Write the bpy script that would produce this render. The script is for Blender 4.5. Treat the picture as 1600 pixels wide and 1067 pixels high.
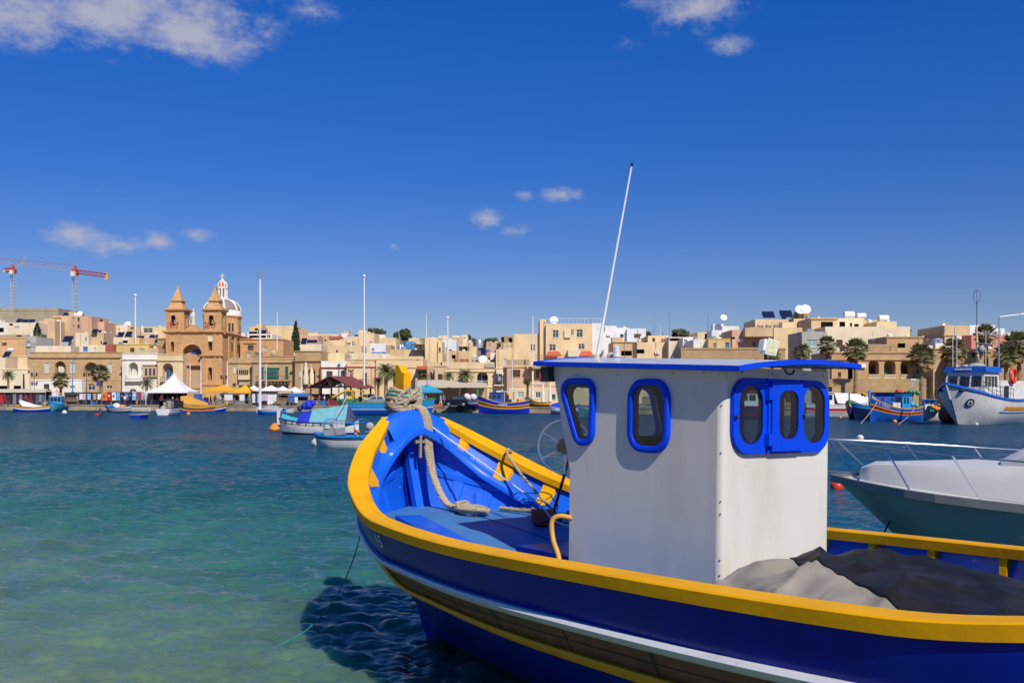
import bpy, math, random
import numpy as np
from mathutils import Vector, Matrix
for o in list(bpy.data.objects): bpy.data.objects.remove(o)
sc = bpy.context.scene
COL = sc.collection
rnd = random.Random(11)

# ------------------------------------------------------------------ camera
EYE = 2.8            # metres above the water
FOC, HOR = 1500.0, 616.0   # focal length and horizon row, in pixels of the 1600 px wide photograph
cam = bpy.data.cameras.new('camera'); camo = bpy.data.objects.new('camera', cam); COL.objects.link(camo)
cam.sensor_width = 36.0; cam.lens = 36.0 * FOC / 1600.0
cam.shift_y = (HOR - 533.5) / 1600.0
cam.clip_end = 6000; cam.clip_start = 0.1
camo.location = (0, 0, EYE); camo.rotation_euler = (math.radians(90), 0, 0)
sc.camera = camo
sc.render.resolution_x, sc.render.resolution_y = 1024, 682

# ------------------------------------------------------------------ sun, sky, exposure
SUN_EL = math.radians(43)
sh = Vector((0.435, -0.90, 0)).normalized()
SUNV = Vector((sh.x * math.cos(SUN_EL), sh.y * math.cos(SUN_EL), math.sin(SUN_EL)))
sl = bpy.data.lights.new('sun', 'SUN'); sl.energy = 3.9; sl.angle = math.radians(0.53); sl.color = (1.0, 0.92, 0.79)
slo = bpy.data.objects.new('sun', sl); COL.objects.link(slo)
slo.rotation_euler = SUNV.to_track_quat('Z', 'Y').to_euler(); slo.location = (30, -40, 60)
w = bpy.data.worlds.new('World'); sc.world = w; w.use_nodes = True
nt = w.node_tree; nt.nodes.clear(); N = nt.nodes.new; L = nt.links.new
def wmath(op, a, b=None, c=None):
    m = N('ShaderNodeMath'); m.operation = op
    for i, x in enumerate((a, b, c)):
        if x is None: continue
        if isinstance(x, (int, float)): m.inputs[i].default_value = x
        else: L(x, m.inputs[i])
    return m.outputs[0]
sky = N('ShaderNodeTexSky'); sky.sky_type = 'NISHITA'; sky.sun_disc = False
sky.sun_elevation = SUN_EL; sky.sun_rotation = math.atan2(SUNV.x, SUNV.y)
sky.air_density = 1.0; sky.dust_density = 0.0; sky.ozone_density = 2.5; sky.altitude = 0
hs = N('ShaderNodeHueSaturation'); hs.inputs['Saturation'].default_value = 1.12; hs.inputs['Value'].default_value = 1.0
hs.inputs['Hue'].default_value = 0.5
# the photograph's polarised, saturated air: one tint by height above the horizon, the same all the way round
tcs = N('ShaderNodeTexCoord'); sps = N('ShaderNodeSeparateXYZ'); L(tcs.outputs['Generated'], sps.inputs[0])
tr_ = N('ShaderNodeValToRGB'); L(sps.outputs[2], tr_.inputs[0]); ce_ = tr_.color_ramp.elements
ce_[0].position = 0.0; ce_[0].color = (.46, .47, .57, 1); ce_[1].position = .45; ce_[1].color = (.36, .54, 1.0, 1)
e_ = ce_.new(.10); e_.color = (.40, .44, .66, 1); e_ = ce_.new(.22); e_.color = (.34, .45, .80, 1)
tm_ = N('ShaderNodeMix'); tm_.data_type = 'RGBA'; tm_.blend_type = 'MULTIPLY'; tm_.inputs[0].default_value = 1.0
L(sky.outputs[0], tm_.inputs[6]); L(tr_.outputs[0], tm_.inputs[7]); L(tm_.outputs[2], hs.inputs['Color'])
# clouds: fair-weather cumulus spread over the whole sky, each one a direction, a size and a share of noise
tc = N('ShaderNodeTexCoord'); sep = N('ShaderNodeSeparateXYZ'); L(tc.outputs['Generated'], sep.inputs[0])
az = wmath('ARCTAN2', sep.outputs[0], sep.outputs[1]); el = wmath('ARCSINE', sep.outputs[2])
comb = N('ShaderNodeCombineXYZ'); L(az, comb.inputs[0]); L(wmath('MULTIPLY', el, 1.7), comb.inputs[1])
def wnoise(scale, detail, rough, off):
    n = N('ShaderNodeTexNoise'); n.inputs['Scale'].default_value = scale; n.inputs['Detail'].default_value = detail; n.inputs['Roughness'].default_value = rough
    mp = N('ShaderNodeMapping'); mp.inputs['Location'].default_value = (off, off * .7, off * .3); L(comb.outputs[0], mp.inputs[0]); L(mp.outputs[0], n.inputs['Vector'])
    return n.outputs['Fac']
nz = wnoise(26, 14, .70, 3.1); nz2 = wnoise(9, 4, .5, 8.0)
CLOUDS = [(-.40, .350, .14, .044, 1.15), (-.325, .345, .10, .038, 1.3), (-.478, .338, .095, .036, 1.05), (-.36, .385, .16, .03, .9), (-.262, .352, .045, .022, .6), (-.205, .374, .045, .018, .5), (-.30, .315, .06, .01, .25), (.190, .376, .072, .030, 1.0), (.222, .340, .030, .014, .7), (.13, .385, .04, .015, .4), (.12, .35, .02, .012, .25),
          (-.425, .150, .042, .018, 1.0), (-.388, .143, .045, .016, .95), (-.355, .148, .032, .013, .85), (-.318, .155, .024, .011, .8), (-.40, .132, .02, .006, .4), (-.123, .152, .007, .006, .7),
          (-.026, .180, .024, .017, 1.05), (.004, .168, .026, .011, .9), (.053, .204, .030, .013, .9), (.010, .205, .020, .008, .6), (-.402, .198, .012, .005, .35), (-.49, .088, .03, .012, .35),
          (.80, .33, .16, .03, .9), (1.5, .22, .2, .03, .8), (2.5, .35, .25, .05, .8), (-1.2, .28, .22, .04, .9), (-2.2, .2, .2, .03, .8), (-.9, .17, .07, .015, .7)]
dens = None
for (ca, ce, ra, re, k) in CLOUDS:
    da = wmath('DIVIDE', wmath('SUBTRACT', az, ca), ra); de = wmath('DIVIDE', wmath('SUBTRACT', el, ce), re)
    r2 = wmath('ADD', wmath('MULTIPLY', da, da), wmath('MULTIPLY', de, de))
    g = wmath('MULTIPLY', wmath('SUBTRACT', 1.0, wmath('MINIMUM', wmath('SQRT', r2), 1.6)), k)
    dens = g if dens is None else wmath('MAXIMUM', dens, g)
core = wmath('ADD', wmath('MULTIPLY', dens, 1.35), wmath('MULTIPLY', wmath('SUBTRACT', nz, .5), 3.4))
core = wmath('ADD', core, wmath('MULTIPLY', wmath('SUBTRACT', nz2, .5), .9))
mr = N('ShaderNodeMapRange'); mr.interpolation_type = 'SMOOTHSTEP'; L(core, mr.inputs[0])
mr.inputs[1].default_value = 0.10; mr.inputs[2].default_value = 1.7; mr.inputs[3].default_value = 0; mr.inputs[4].default_value = 0.88
gate = N('ShaderNodeMapRange'); L(dens, gate.inputs[0]); gate.inputs[1].default_value = -.02; gate.inputs[2].default_value = .35
cov = wmath('MULTIPLY', mr.outputs[0], gate.outputs[0])
mix = N('ShaderNodeMix'); mix.data_type = 'RGBA'; L(cov, mix.inputs[0]); L(hs.outputs[0], mix.inputs[6]); mix.inputs[7].default_value = (3.9, 3.95, 4.7, 1)
bg = N('ShaderNodeBackground'); bg.inputs['Strength'].default_value = 0.095; L(mix.outputs[2], bg.inputs['Color'])
wo = N('ShaderNodeOutputWorld'); L(bg.outputs[0], wo.inputs['Surface'])
sc.view_settings.view_transform = 'Standard'; sc.view_settings.look = 'None'; sc.view_settings.gamma = 1.0
sc.view_settings.exposure = 0.3; sc.view_settings.use_curve_mapping = False
sc.cycles.max_bounces = 6; sc.cycles.transparent_max_bounces = 10; sc.cycles.caustics_reflective = False; sc.cycles.caustics_refractive = False
sc.cycles.sample_clamp_indirect = 4.0

# ------------------------------------------------------------------ mesh helpers
class MB:
    def __init__(s): s.v = []; s.f = []; s.m = []
    def add(s, vs, fs, m=0):
        n = len(s.v); s.v.extend([tuple(p) for p in vs]); s.f.extend([tuple(n + i for i in f) for f in fs]); s.m.extend([m] * len(fs)); return s
    def box(s, a, b, m=0):
        (x0, y0, z0), (x1, y1, z1) = a, b
        return s.add([(x0, y0, z0), (x1, y0, z0), (x1, y1, z0), (x0, y1, z0), (x0, y0, z1), (x1, y0, z1), (x1, y1, z1), (x0, y1, z1)],
                     [(3, 2, 1, 0), (4, 5, 6, 7), (0, 1, 5, 4), (1, 2, 6, 5), (2, 3, 7, 6), (3, 0, 4, 7)], m)
    def cbox(s, c, d, m=0): return s.box([c[i] - d[i] / 2 for i in range(3)], [c[i] + d[i] / 2 for i in range(3)], m)
    def loft(s, loops, m=0, closed=True, caps=True):
        n = len(loops[0]); vs = [p for l in loops for p in l]; fs = []
        for i in range(len(loops) - 1):
            for j in range(n if closed else n - 1):
                k = (j + 1) % n; fs.append((i * n + j, i * n + k, (i + 1) * n + k, (i + 1) * n + j))
        if caps and closed: fs.append(tuple(range(n))[::-1]); fs.append(tuple((len(loops) - 1) * n + j for j in range(n)))
        return s.add(vs, fs, m)
    def tube(s, path, r, n=6, m=0, caps=True):
        P = [Vector(p) for p in path]; loops = []; up = None
        for i, p in enumerate(P):
            t = (P[min(i + 1, len(P) - 1)] - P[max(i - 1, 0)])
            if t.length < 1e-9: t = Vector((0, 0, 1))
            t.normalize()
            if up is None: up = Vector((0, 0, 1)) if abs(t.z) < .9 else Vector((1, 0, 0))
            a = t.cross(up)
            if a.length < 1e-6: a = t.orthogonal()
            a.normalize(); b = a.cross(t).normalized(); up = b
            rr = r[i] if isinstance(r, (list, tuple)) else r
            loops.append([p + a * math.cos(2 * math.pi * k / n) * rr + b * math.sin(2 * math.pi * k / n) * rr for k in range(n)])
        return s.loft(loops, m, True, caps)
    def bar(s, a, b, wd, m=0):     # square bar between two points
        return s.tube([a, b], wd * .7071, 4, m)
    def lathe(s, prof, c=(0, 0, 0), n=12, m=0, sy=1.0):
        loops = [[(c[0] + r * math.cos(2 * math.pi * k / n), c[1] + sy * r * math.sin(2 * math.pi * k / n), c[2] + z) for k in range(n)] for r, z in prof]
        return s.loft(loops, m)
    def grid(s, rows, m=0): return s.loft(rows, m, closed=False, caps=False)
    def prism(s, poly, y0, y1, m=0):    # poly of (x, z), extruded along y
        n = len(poly); vs = [(x, y0, z) for x, z in poly] + [(x, y1, z) for x, z in poly]
        return s.add(vs, [tuple(range(n)), tuple(range(2 * n - 1, n - 1, -1))] + [(j, n + j, n + (j + 1) % n, (j + 1) % n) for j in range(n)], m)
    def ball(s, c, r, n=12, k=8, m=0, sz=1.0):
        return s.lathe([(max(1e-4, r * math.sin(math.pi * i / k)), -r * sz * math.cos(math.pi * i / k)) for i in range(k + 1)], c, n, m)
    def xf(s, M, start=0):
        for i in range(start, len(s.v)): s.v[i] = tuple(M @ Vector(s.v[i]))
        return s
    def mesh(s, name, mats, smooth=None):
        me = bpy.data.meshes.new(name); me.from_pydata(s.v, [], s.f)
        for mt in (mats if isinstance(mats, (list, tuple)) else [mats]): me.materials.append(mt)
        if any(s.m): me.polygons.foreach_set('material_index', s.m)
        if smooth is not None:
            me.polygons.foreach_set('use_smooth', [True] * len(s.f))
            if smooth: me.set_sharp_from_angle(angle=math.radians(smooth))
        me.update(); return me
    def build(s, name, mats, parent=None, smooth=None, loc=None):
        return link(name, s.mesh(name, mats, smooth), parent, loc)
def link(name, me, parent=None, loc=None):
    o = bpy.data.objects.new(name, me); COL.objects.link(o)
    if parent is not None: o.parent = parent
    if loc is not None: o.location = loc
    return o
def tag(o, label=None, cat=None, group=None, kind=None):
    if label: o['label'] = label
    if cat: o['category'] = cat
    if group: o['group'] = group
    if kind: o['kind'] = kind
    return o
def thing(name, label, cat, loc=(0, 0, 0), rz=0.0, group=None):
    o = bpy.data.objects.new(name, None); COL.objects.link(o); o.empty_display_size = .3
    o.location = loc; o.rotation_euler = (0, 0, rz); return tag(o, label, cat, group)
def copy_tree(o, parent=None):
    c = o.copy(); COL.objects.link(c); c.parent = parent
    for ch in list(o.children): copy_tree(ch, c)
    return c
def mono(xs, ys):
    n = len(xs); d = [(ys[i + 1] - ys[i]) / (xs[i + 1] - xs[i]) for i in range(n - 1)]
    mm = [d[0]] + [0 if d[i - 1] * d[i] <= 0 else 2 * d[i - 1] * d[i] / (d[i - 1] + d[i]) for i in range(1, n - 1)] + [d[-1]]
    def f(x):
        i = 0
        while i < n - 2 and x >= xs[i + 1]: i += 1
        h = xs[i + 1] - xs[i]; t = (x - xs[i]) / h
        return ys[i] * (1 + 2 * t) * (1 - t) ** 2 + mm[i] * h * t * (1 - t) ** 2 + ys[i + 1] * t * t * (3 - 2 * t) + mm[i + 1] * h * t * t * (t - 1)
    return f
def spline(pts, sub=8):
    P = [Vector(p) for p in pts]; P = [P[0] * 2 - P[1]] + P + [P[-1] * 2 - P[-2]]; out = []
    for i in range(1, len(P) - 2):
        a, b, c, d = P[i - 1:i + 3]
        for k in range(sub):
            t = k / sub; out.append(.5 * ((2 * b) + (c - a) * t + (2 * a - 5 * b + 4 * c - d) * t * t + (3 * b - a - 3 * c + d) * t ** 3))
    out.append(P[-2]); return out
def frange(a, b, n): return [a + (b - a) * i / (n - 1) for i in range(n)]
def rrect(x0, z0, x1, z1, r, k=6):       # rounded rectangle, counter-clockwise
    out = []
    for cx, cz, a0 in ((x1 - r, z1 - r, 0), (x0 + r, z1 - r, 90), (x0 + r, z0 + r, 180), (x1 - r, z0 + r, 270)):
        for i in range(k + 1):
            a = math.radians(a0 + 90 * i / k); out.append((cx + r * math.cos(a), cz + r * math.sin(a)))
    return out
def rpoly(poly, r, k=6):                 # rounded convex polygon (counter-clockwise)
    out = []; n = len(poly)
    for i in range(n):
        p = Vector(poly[i]); a = (Vector(poly[i - 1]) - p).normalized(); b = (Vector(poly[(i + 1) % n]) - p).normalized()
        th = a.angle(b); d = r / math.tan(th / 2); s0 = p + a * d; s1 = p + b * d
        for j in range(k + 1):
            t = j / k; q = s0 * (1 - t) ** 2 + p * 2 * t * (1 - t) + s1 * t * t; out.append((q.x, q.y))
    return out
def inset(loop, d):                      # move a ccw loop inward by d
    n = len(loop); out = []
    for i in range(n):
        a = Vector(loop[i - 1]); b = Vector(loop[(i + 1) % n]); t = b - a
        t = t.normalized() if t.length > 1e-9 else Vector((1, 0)); out.append((loop[i][0] - t.y * d, loop[i][1] + t.x * d))
    return out
def ray_poly(c, p, poly):
    d = (p[0] - c[0], p[1] - c[1]); best = None; n = len(poly)
    for i in range(n):
        a, b = poly[i], poly[(i + 1) % n]; ex, ey = b[0] - a[0], b[1] - a[1]; den = d[0] * ey - d[1] * ex
        if abs(den) < 1e-12: continue
        t = ((a[0] - c[0]) * ey - (a[1] - c[1]) * ex) / den; u = ((a[0] - c[0]) * d[1] - (a[1] - c[1]) * d[0]) / den
        if t > 1e-9 and -1e-6 <= u <= 1 + 1e-6 and (best is None or t < best): best = t
    return (c[0] + d[0] * best, c[1] + d[1] * best)
def plate(mb, cells, d0, d1, put, m=0, mi=None):
    """plate made of convex cells, each with one hole; put(x, z, d) gives the 3-D point; outer edges are closed where cells say so"""
    for outer, hole, edges in cells:
        if hole is None:
            n = len(outer)
            mb.add([put(x, z, d0) for x, z in outer] + [put(x, z, d1) for x, z in outer], [tuple(range(n)), tuple(range(2 * n - 1, n - 1, -1))], m); ring = outer
        else:
            c = (sum(p[0] for p in hole) / len(hole), sum(p[1] for p in hole) / len(hole)); n = len(hole)
            ring = [ray_poly(c, p, outer) for p in hole]
            for q in outer:
                i = min(range(n), key=lambda i: (ring[i][0] - q[0]) ** 2 + (ring[i][1] - q[1]) ** 2)
                if len(outer) <= 8: ring[i] = q
            vs = [put(x, z, d0) for x, z in hole] + [put(x, z, d0) for x, z in ring] + [put(x, z, d1) for x, z in hole] + [put(x, z, d1) for x, z in ring]; fs = []
            for i in range(n):
                j = (i + 1) % n; fs += [(i, n + i, n + j, j), (2 * n + j, 3 * n + j, 3 * n + i, 2 * n + i), (j, 2 * n + j, 2 * n + i, i)]
            mb.add(vs, fs, m)
            if mi is not None:
                for q in range(n): mb.m[-3 * n + 3 * q + 1] = mi
        if mi is not None and hole is None: mb.m[-1] = mi
        if edges:
            n2 = len(outer); mb.add([put(x, z, d0) for x, z in outer] + [put(x, z, d1) for x, z in outer], [(i, n2 + i, n2 + (i + 1) % n2, (i + 1) % n2) for i in range(n2)], m)
    return mb
def sweep_loop(mb, loop, prof, put, m=0):  # profile of (inset, depth) swept round a closed loop
    ls = []
    for ins, d in prof: ls.append([put(x, z, d) for x, z in inset(loop, ins)])
    k = len(ls); n = len(loop); vs = [p for l in ls for p in l]; fs = []
    for a in range(k):
        b = (a + 1) % k
        for i in range(n): fs.append((a * n + i, a * n + (i + 1) % n, b * n + (i + 1) % n, b * n + i))
    return mb.add(vs, fs, m)
def text_mesh(txt, size):
    cu = bpy.data.curves.new('lettering', 'FONT'); cu.body = txt; cu.size = size; cu.align_x = 'CENTER'; cu.align_y = 'CENTER'; cu.resolution_u = 3
    o = bpy.data.objects.new('lettering', cu); COL.objects.link(o)
    dg = bpy.context.evaluated_depsgraph_get(); me = bpy.data.meshes.new_from_object(o.evaluated_get(dg)); bpy.data.objects.remove(o)
    return me
def letter(txt, size, place, m, parent, name='lettering', bold=0.0, cut=3):
    me = text_mesh(txt, size)
    import bmesh
    bm = bmesh.new(); bm.from_mesh(me); bmesh.ops.subdivide_edges(bm, edges=bm.edges[:], cuts=0)
    for v in bm.verts: v.co = Vector(place(v.co.x, v.co.y))
    bm.to_mesh(me); bm.free(); me.materials.clear(); me.materials.append(m)
    return link(name, me, parent)

# ------------------------------------------------------------------ materials
MATS = {}
def mat(name, col, rough=.6, metal=0.0, var=.10, scale=3.0, bump=0.0, bscale=40.0, stain=None, stain_amt=.5, stain_scale=1.2, coat=0.0, streak=False, spec=.5, chips=None, chip_amt=.62, chip_scale=9.0):
    if name in MATS: return MATS[name]
    m = bpy.data.materials.new(name); m.use_nodes = True; t = m.node_tree; b = t.nodes['Principled BSDF']; MATS[name] = m
    b.inputs['Roughness'].default_value = rough; b.inputs['Metallic'].default_value = metal; b.inputs['Specular IOR Level'].default_value = spec
    if coat: b.inputs['Coat Weight'].default_value = coat; b.inputs['Coat Roughness'].default_value = .12
    g = t.nodes.new('ShaderNodeNewGeometry')
    def noise(sc_, det=4, vec=None, ro=.55):
        n = t.nodes.new('ShaderNodeTexNoise'); n.inputs['Scale'].default_value = sc_; n.inputs['Detail'].default_value = det; n.inputs['Roughness'].default_value = ro
        t.links.new(vec if vec is not None else g.outputs['Position'], n.inputs['Vector']); return n.outputs['Fac']
    def rng(x, a, b_, c, d):
        r = t.nodes.new('ShaderNodeMapRange'); t.links.new(x, r.inputs[0])
        for i, v in enumerate((a, b_, c, d)): r.inputs[i + 1].default_value = v
        return r.outputs[0]
    def mixc(fac, a, c2, mode='MIX'):
        x = t.nodes.new('ShaderNodeMix'); x.data_type = 'RGBA'; x.blend_type = mode
        if isinstance(fac, float): x.inputs[0].default_value = fac
        else: t.links.new(fac, x.inputs[0])
        for i, q in ((6, a), (7, c2)):
            if isinstance(q, tuple): x.inputs[i].default_value = (*q[:3], 1)
            else: t.links.new(q, x.inputs[i])
        return x.outputs[2]
    c = mixc(rng(noise(scale), .3, .7, 0, 1), tuple(v * (1 - var) for v in col), tuple(min(1, v * (1 + var)) for v in col))
    if stain is not None:
        vec = None
        if streak:
            mp = t.nodes.new('ShaderNodeMapping'); mp.inputs['Scale'].default_value = (1, 1, .22); t.links.new(g.outputs['Position'], mp.inputs[0]); vec = mp.outputs[0]
        c = mixc(rng(noise(stain_scale, 6, vec, .65), .48, .72, 0, stain_amt), c, stain)
    if chips is not None:
        c = mixc(rng(noise(chip_scale, 8, None, .6), chip_amt, chip_amt + .02, 0, 1), c, chips)
    t.links.new(c, b.inputs['Base Color'])
    if bump:
        bp = t.nodes.new('ShaderNodeBump'); bp.inputs['Strength'].default_value = bump; bp.inputs['Distance'].default_value = .02
        t.links.new(noise(bscale, 5), bp.inputs['Height']); t.links.new(bp.outputs[0], b.inputs['Normal'])
    return m
def glass(name, tint=(.75, .82, .85), dirt=.06):
    if name in MATS: return MATS[name]
    m = bpy.data.materials.new(name); m.use_nodes = True; t = m.node_tree; t.nodes.clear(); MATS[name] = m
    tr = t.nodes.new('ShaderNodeBsdfTransparent'); tr.inputs[0].default_value = (*tint, 1)
    gl = t.nodes.new('ShaderNodeBsdfGlossy'); gl.inputs['Roughness'].default_value = .03
    df = t.nodes.new('ShaderNodeBsdfDiffuse'); df.inputs[0].default_value = (.55, .58, .58, 1)
    fr = t.nodes.new('ShaderNodeFresnel'); fr.inputs[0].default_value = 1.5
    m1 = t.nodes.new('ShaderNodeMixShader'); m2 = t.nodes.new('ShaderNodeMixShader'); m2.inputs[0].default_value = dirt
    t.links.new(fr.outputs[0], m1.inputs[0]); t.links.new(tr.outputs[0], m1.inputs[1]); t.links.new(gl.outputs[0], m1.inputs[2])
    t.links.new(m1.outputs[0], m2.inputs[1]); t.links.new(df.outputs[0], m2.inputs[2])
    o = t.nodes.new('ShaderNodeOutputMaterial'); t.links.new(m2.outputs[0], o.inputs[0]); return m

# ------------------------------------------------------------------ sightings: (plate, x, y) read off enlargements of the photograph -> bearing and height at a given distance
PLATES = {'A': (0, 390, 3.953), 'B': (200, 420, 4.447), 'C': (460, 480, 4.447), 'D': (700, 450, 4.447), 'E': (1000, 440, 4.447), 'F': (1280, 460, 4.447),
          'a': (0, 475, 5.93), 'b': (180, 500, 6.883), 'c': (340, 500, 6.883), 'd': (480, 510, 6.883), 'e': (640, 490, 6.667), 'g': (780, 490, 6.275), 'h': (1290, 500, 6.275), 'k': (1430, 470, 5.335),
          'm': (430, 600, 9.7), 'p': (0, 0, 1)}
def SX(pl, x, Y): o = PLATES[pl]; return (o[0] + x / o[2] - 800) / FOC * Y
def SZ(pl, y, Y): o = PLATES[pl]; return EYE - (o[1] + y / o[2] - HOR) / FOC * Y
def PX(pl, x): o = PLATES[pl]; return o[0] + x / o[2]
def quay_y(px):            # distance of the quay edge along a bearing
    ks = [(-500, 186), (0, 172), (300, 164), (840, 142), (1000, 134), (1290, 125), (1400, 112), (1500, 103), (1600, 100), (2200, 94)]
    for (a, b), (c, d) in zip(ks, ks[1:]):
        if px <= c: return b + (d - b) * (px - a) / (c - a)
    return ks[-1][1]
# ------------------------------------------------------------------ water
def water_material():
    m = bpy.data.materials.new('sea_water'); m.use_nodes = True; t = m.node_tree; b = t.nodes['Principled BSDF']
    g = t.nodes.new('ShaderNodeNewGeometry'); N = t.nodes.new; L = t.links.new
    sp = N('ShaderNodeSeparateXYZ'); L(g.outputs['Position'], sp.inputs[0])
    def M(op, a, c=None):
        x = N('ShaderNodeMath'); x.operation = op
        for i, q in enumerate((a, c)):
            if q is None: continue
            if isinstance(q, (int, float)): x.inputs[i].default_value = q
            else: L(q, x.inputs[i])
        return x.outputs[0]
    def noise(scale, det, ro, vec=None):
        n = N('ShaderNodeTexNoise'); n.inputs['Scale'].default_value = scale; n.inputs['Detail'].default_value = det; n.inputs['Roughness'].default_value = ro
        L(vec or g.outputs['Position'], n.inputs['Vector']); return n.outputs['Fac']
    # the bottom drops away from the near shore: sand shows through by the camera, deep water beyond
    nbig = noise(.09, 4, .6)
    dist = M('ADD', M('ADD', M('ADD', sp.outputs[1], 2.0), M('MULTIPLY', sp.outputs[0], 1.0)), M('MULTIPLY', M('SUBTRACT', nbig, .5), 16))
    lg = M('LOGARITHM', M('MAXIMUM', M('ADD', dist, 8.0), 2.0), 10.0)
    r = N('ShaderNodeValToRGB'); cr = r.color_ramp; mr = N('ShaderNodeMapRange'); L(lg, mr.inputs[0]); mr.inputs[1].default_value = .85; mr.inputs[2].default_value = 2.2
    L(mr.outputs[0], r.inputs[0])
    stops = [(0.0, (.200, .205, .125)), (.17, (.145, .190, .118)), (.35, (.036, .140, .108)), (.52, (.007, .088, .122)), (.72, (.005, .066, .125)), (1.0, (.004, .058, .130))]
    cr.elements[0].position = 0; cr.elements[0].color = (*stops[0][1], 1); cr.elements[1].position = 1; cr.elements[1].color = (*stops[-1][1], 1)
    for p, c in stops[1:-1]: e = cr.elements.new(p); e.color = (*c, 1)
    mott = noise(.55, 5, .6); mx = N('ShaderNodeMix'); mx.data_type = 'RGBA'; mx.blend_type = 'MULTIPLY'
    rr = N('ShaderNodeMapRange'); L(mott, rr.inputs[0]); rr.inputs[1].default_value = .3; rr.inputs[2].default_value = .7; rr.inputs[3].default_value = .72; rr.inputs[4].default_value = 1.12
    cc = N('ShaderNodeCombineColor'); 
    for i in range(3): L(rr.outputs[0], cc.inputs[i])
    mx.inputs[0].default_value = 1.0; L(r.outputs[0], mx.inputs[6]); L(cc.outputs[0], mx.inputs[7])
    # cat's-paws: long patches of rougher and smoother water, drawn out across the wind; their light and dark sheen is also painted into the colour
    mpg = N('ShaderNodeMapping'); mpg.inputs['Scale'].default_value = (.16, .045, 1); L(g.outputs['Position'], mpg.inputs[0]); gust = noise(1.0, 7, .72, mpg.outputs[0])
    gc = N('ShaderNodeMapRange'); L(gust, gc.inputs[0]); gc.inputs[1].default_value = .3; gc.inputs[2].default_value = .7; gc.inputs[3].default_value = .68; gc.inputs[4].default_value = 1.3; L(M('MULTIPLY', rr.outputs[0], gc.outputs[0]), cc.inputs[0]); L(M('MULTIPLY', rr.outputs[0], gc.outputs[0]), cc.inputs[1]); L(M('MULTIPLY', rr.outputs[0], gc.outputs[0]), cc.inputs[2])  # ripple reflections put into the base colour as lighter and darker streaks
    gr = N('ShaderNodeMapRange'); L(gust, gr.inputs[0]); gr.inputs[1].default_value = .32; gr.inputs[2].default_value = .68; gr.inputs[3].default_value = .25; gr.inputs[4].default_value = .6
    fs = N('ShaderNodeMapRange'); L(sp.outputs[1], fs.inputs[0]); fs.inputs[1].default_value = 25; fs.inputs[2].default_value = 90; fs.inputs[3].default_value = 0; fs.inputs[4].default_value = 1
    sx = N('ShaderNodeMix'); sx.data_type = 'FLOAT'; L(fs.outputs[0], sx.inputs[0]); sx.inputs[2].default_value = .46; L(gr.outputs[0], sx.inputs[3]); L(sx.outputs[0], b.inputs['Specular IOR Level']); L(mx.outputs[2], b.inputs['Base Color'])
    rf_ = N('ShaderNodeMapRange'); L(sp.outputs[1], rf_.inputs[0]); rf_.inputs[1].default_value = 20; rf_.inputs[2].default_value = 110; rf_.inputs[3].default_value = .06; rf_.inputs[4].default_value = .15; L(rf_.outputs[0], b.inputs['Roughness']); b.inputs['IOR'].default_value = 1.333; b.subsurface_method = 'BURLEY'; b.inputs['Subsurface Weight'].default_value = .75; b.inputs['Subsurface Radius'].default_value = (.25, .6, .7); b.inputs['Subsurface Scale'].default_value = .8
    mp = N('ShaderNodeMapping'); mp.inputs['Scale'].default_value = (.75, 1.25, 1); mp.inputs['Rotation'].default_value = (0, 0, .25); L(g.outputs['Position'], mp.inputs[0])
    n1 = noise(8.0, 5, .62, mp.outputs[0]); n2 = noise(1.5, 6, .68, mp.outputs[0])
    far = N('ShaderNodeMapRange'); L(sp.outputs[1], far.inputs[0]); far.inputs[1].default_value = 15; far.inputs[2].default_value = 60; far.inputs[3].default_value = .0; far.inputs[4].default_value = 9.0
    hgt = M('ADD', M('MULTIPLY', n1, .55), M('MULTIPLY', n2, M('ADD', far.outputs[0], .35)))
    bp = N('ShaderNodeBump'); bp.inputs['Strength'].default_value = 1.0; bp.inputs['Distance'].default_value = .045; L(hgt, bp.inputs['Height'])
    # far out a pixel spans many wavelets: give them their slopes outright, more under the gusts
    nc = N('ShaderNodeTexNoise'); nc.inputs['Scale'].default_value = 1.1; nc.inputs['Detail'].default_value = 6; nc.inputs['Roughness'].default_value = .7; L(g.outputs['Position'], nc.inputs['Vector'])
    vs = N('ShaderNodeVectorMath'); vs.operation = 'SUBTRACT'; L(nc.outputs['Color'], vs.inputs[0]); vs.inputs[1].default_value = (.5, .5, .5)
    km = N('ShaderNodeMapRange'); L(sp.outputs[1], km.inputs[0]); km.inputs[1].default_value = 14; km.inputs[2].default_value = 70; km.inputs[3].default_value = 0; km.inputs[4].default_value = 2.2
    kk = M('MULTIPLY', km.outputs[0], M('ADD', .15, M('MULTIPLY', gust, .9)))
    ck = N('ShaderNodeCombineXYZ'); L(kk, ck.inputs[0]); L(kk, ck.inputs[1])
    vm = N('ShaderNodeVectorMath'); vm.operation = 'MULTIPLY'; L(vs.outputs[0], vm.inputs[0]); L(ck.outputs[0], vm.inputs[1])
    # and of those only the ones leaning towards the eye are seen (the others hide behind their crests)
    ih = N('ShaderNodeVectorMath'); ih.operation = 'MULTIPLY'; L(g.outputs['Incoming'], ih.inputs[0]); ih.inputs[1].default_value = (1, 1, 0)
    il = N('ShaderNodeVectorMath'); il.operation = 'SCALE'; L(ih.outputs[0], il.inputs[0]); L(M('MULTIPLY', km.outputs[0], M('ADD', .13, M('MULTIPLY', gust, .26))), il.inputs['Scale'])
    v0 = N('ShaderNodeVectorMath'); v0.operation = 'ADD'; L(bp.outputs[0], v0.inputs[0]); L(il.outputs[0], v0.inputs[1])
    va = N('ShaderNodeVectorMath'); va.operation = 'ADD'; L(v0.outputs[0], va.inputs[0]); L(vm.outputs[0], va.inputs[1])
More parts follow.
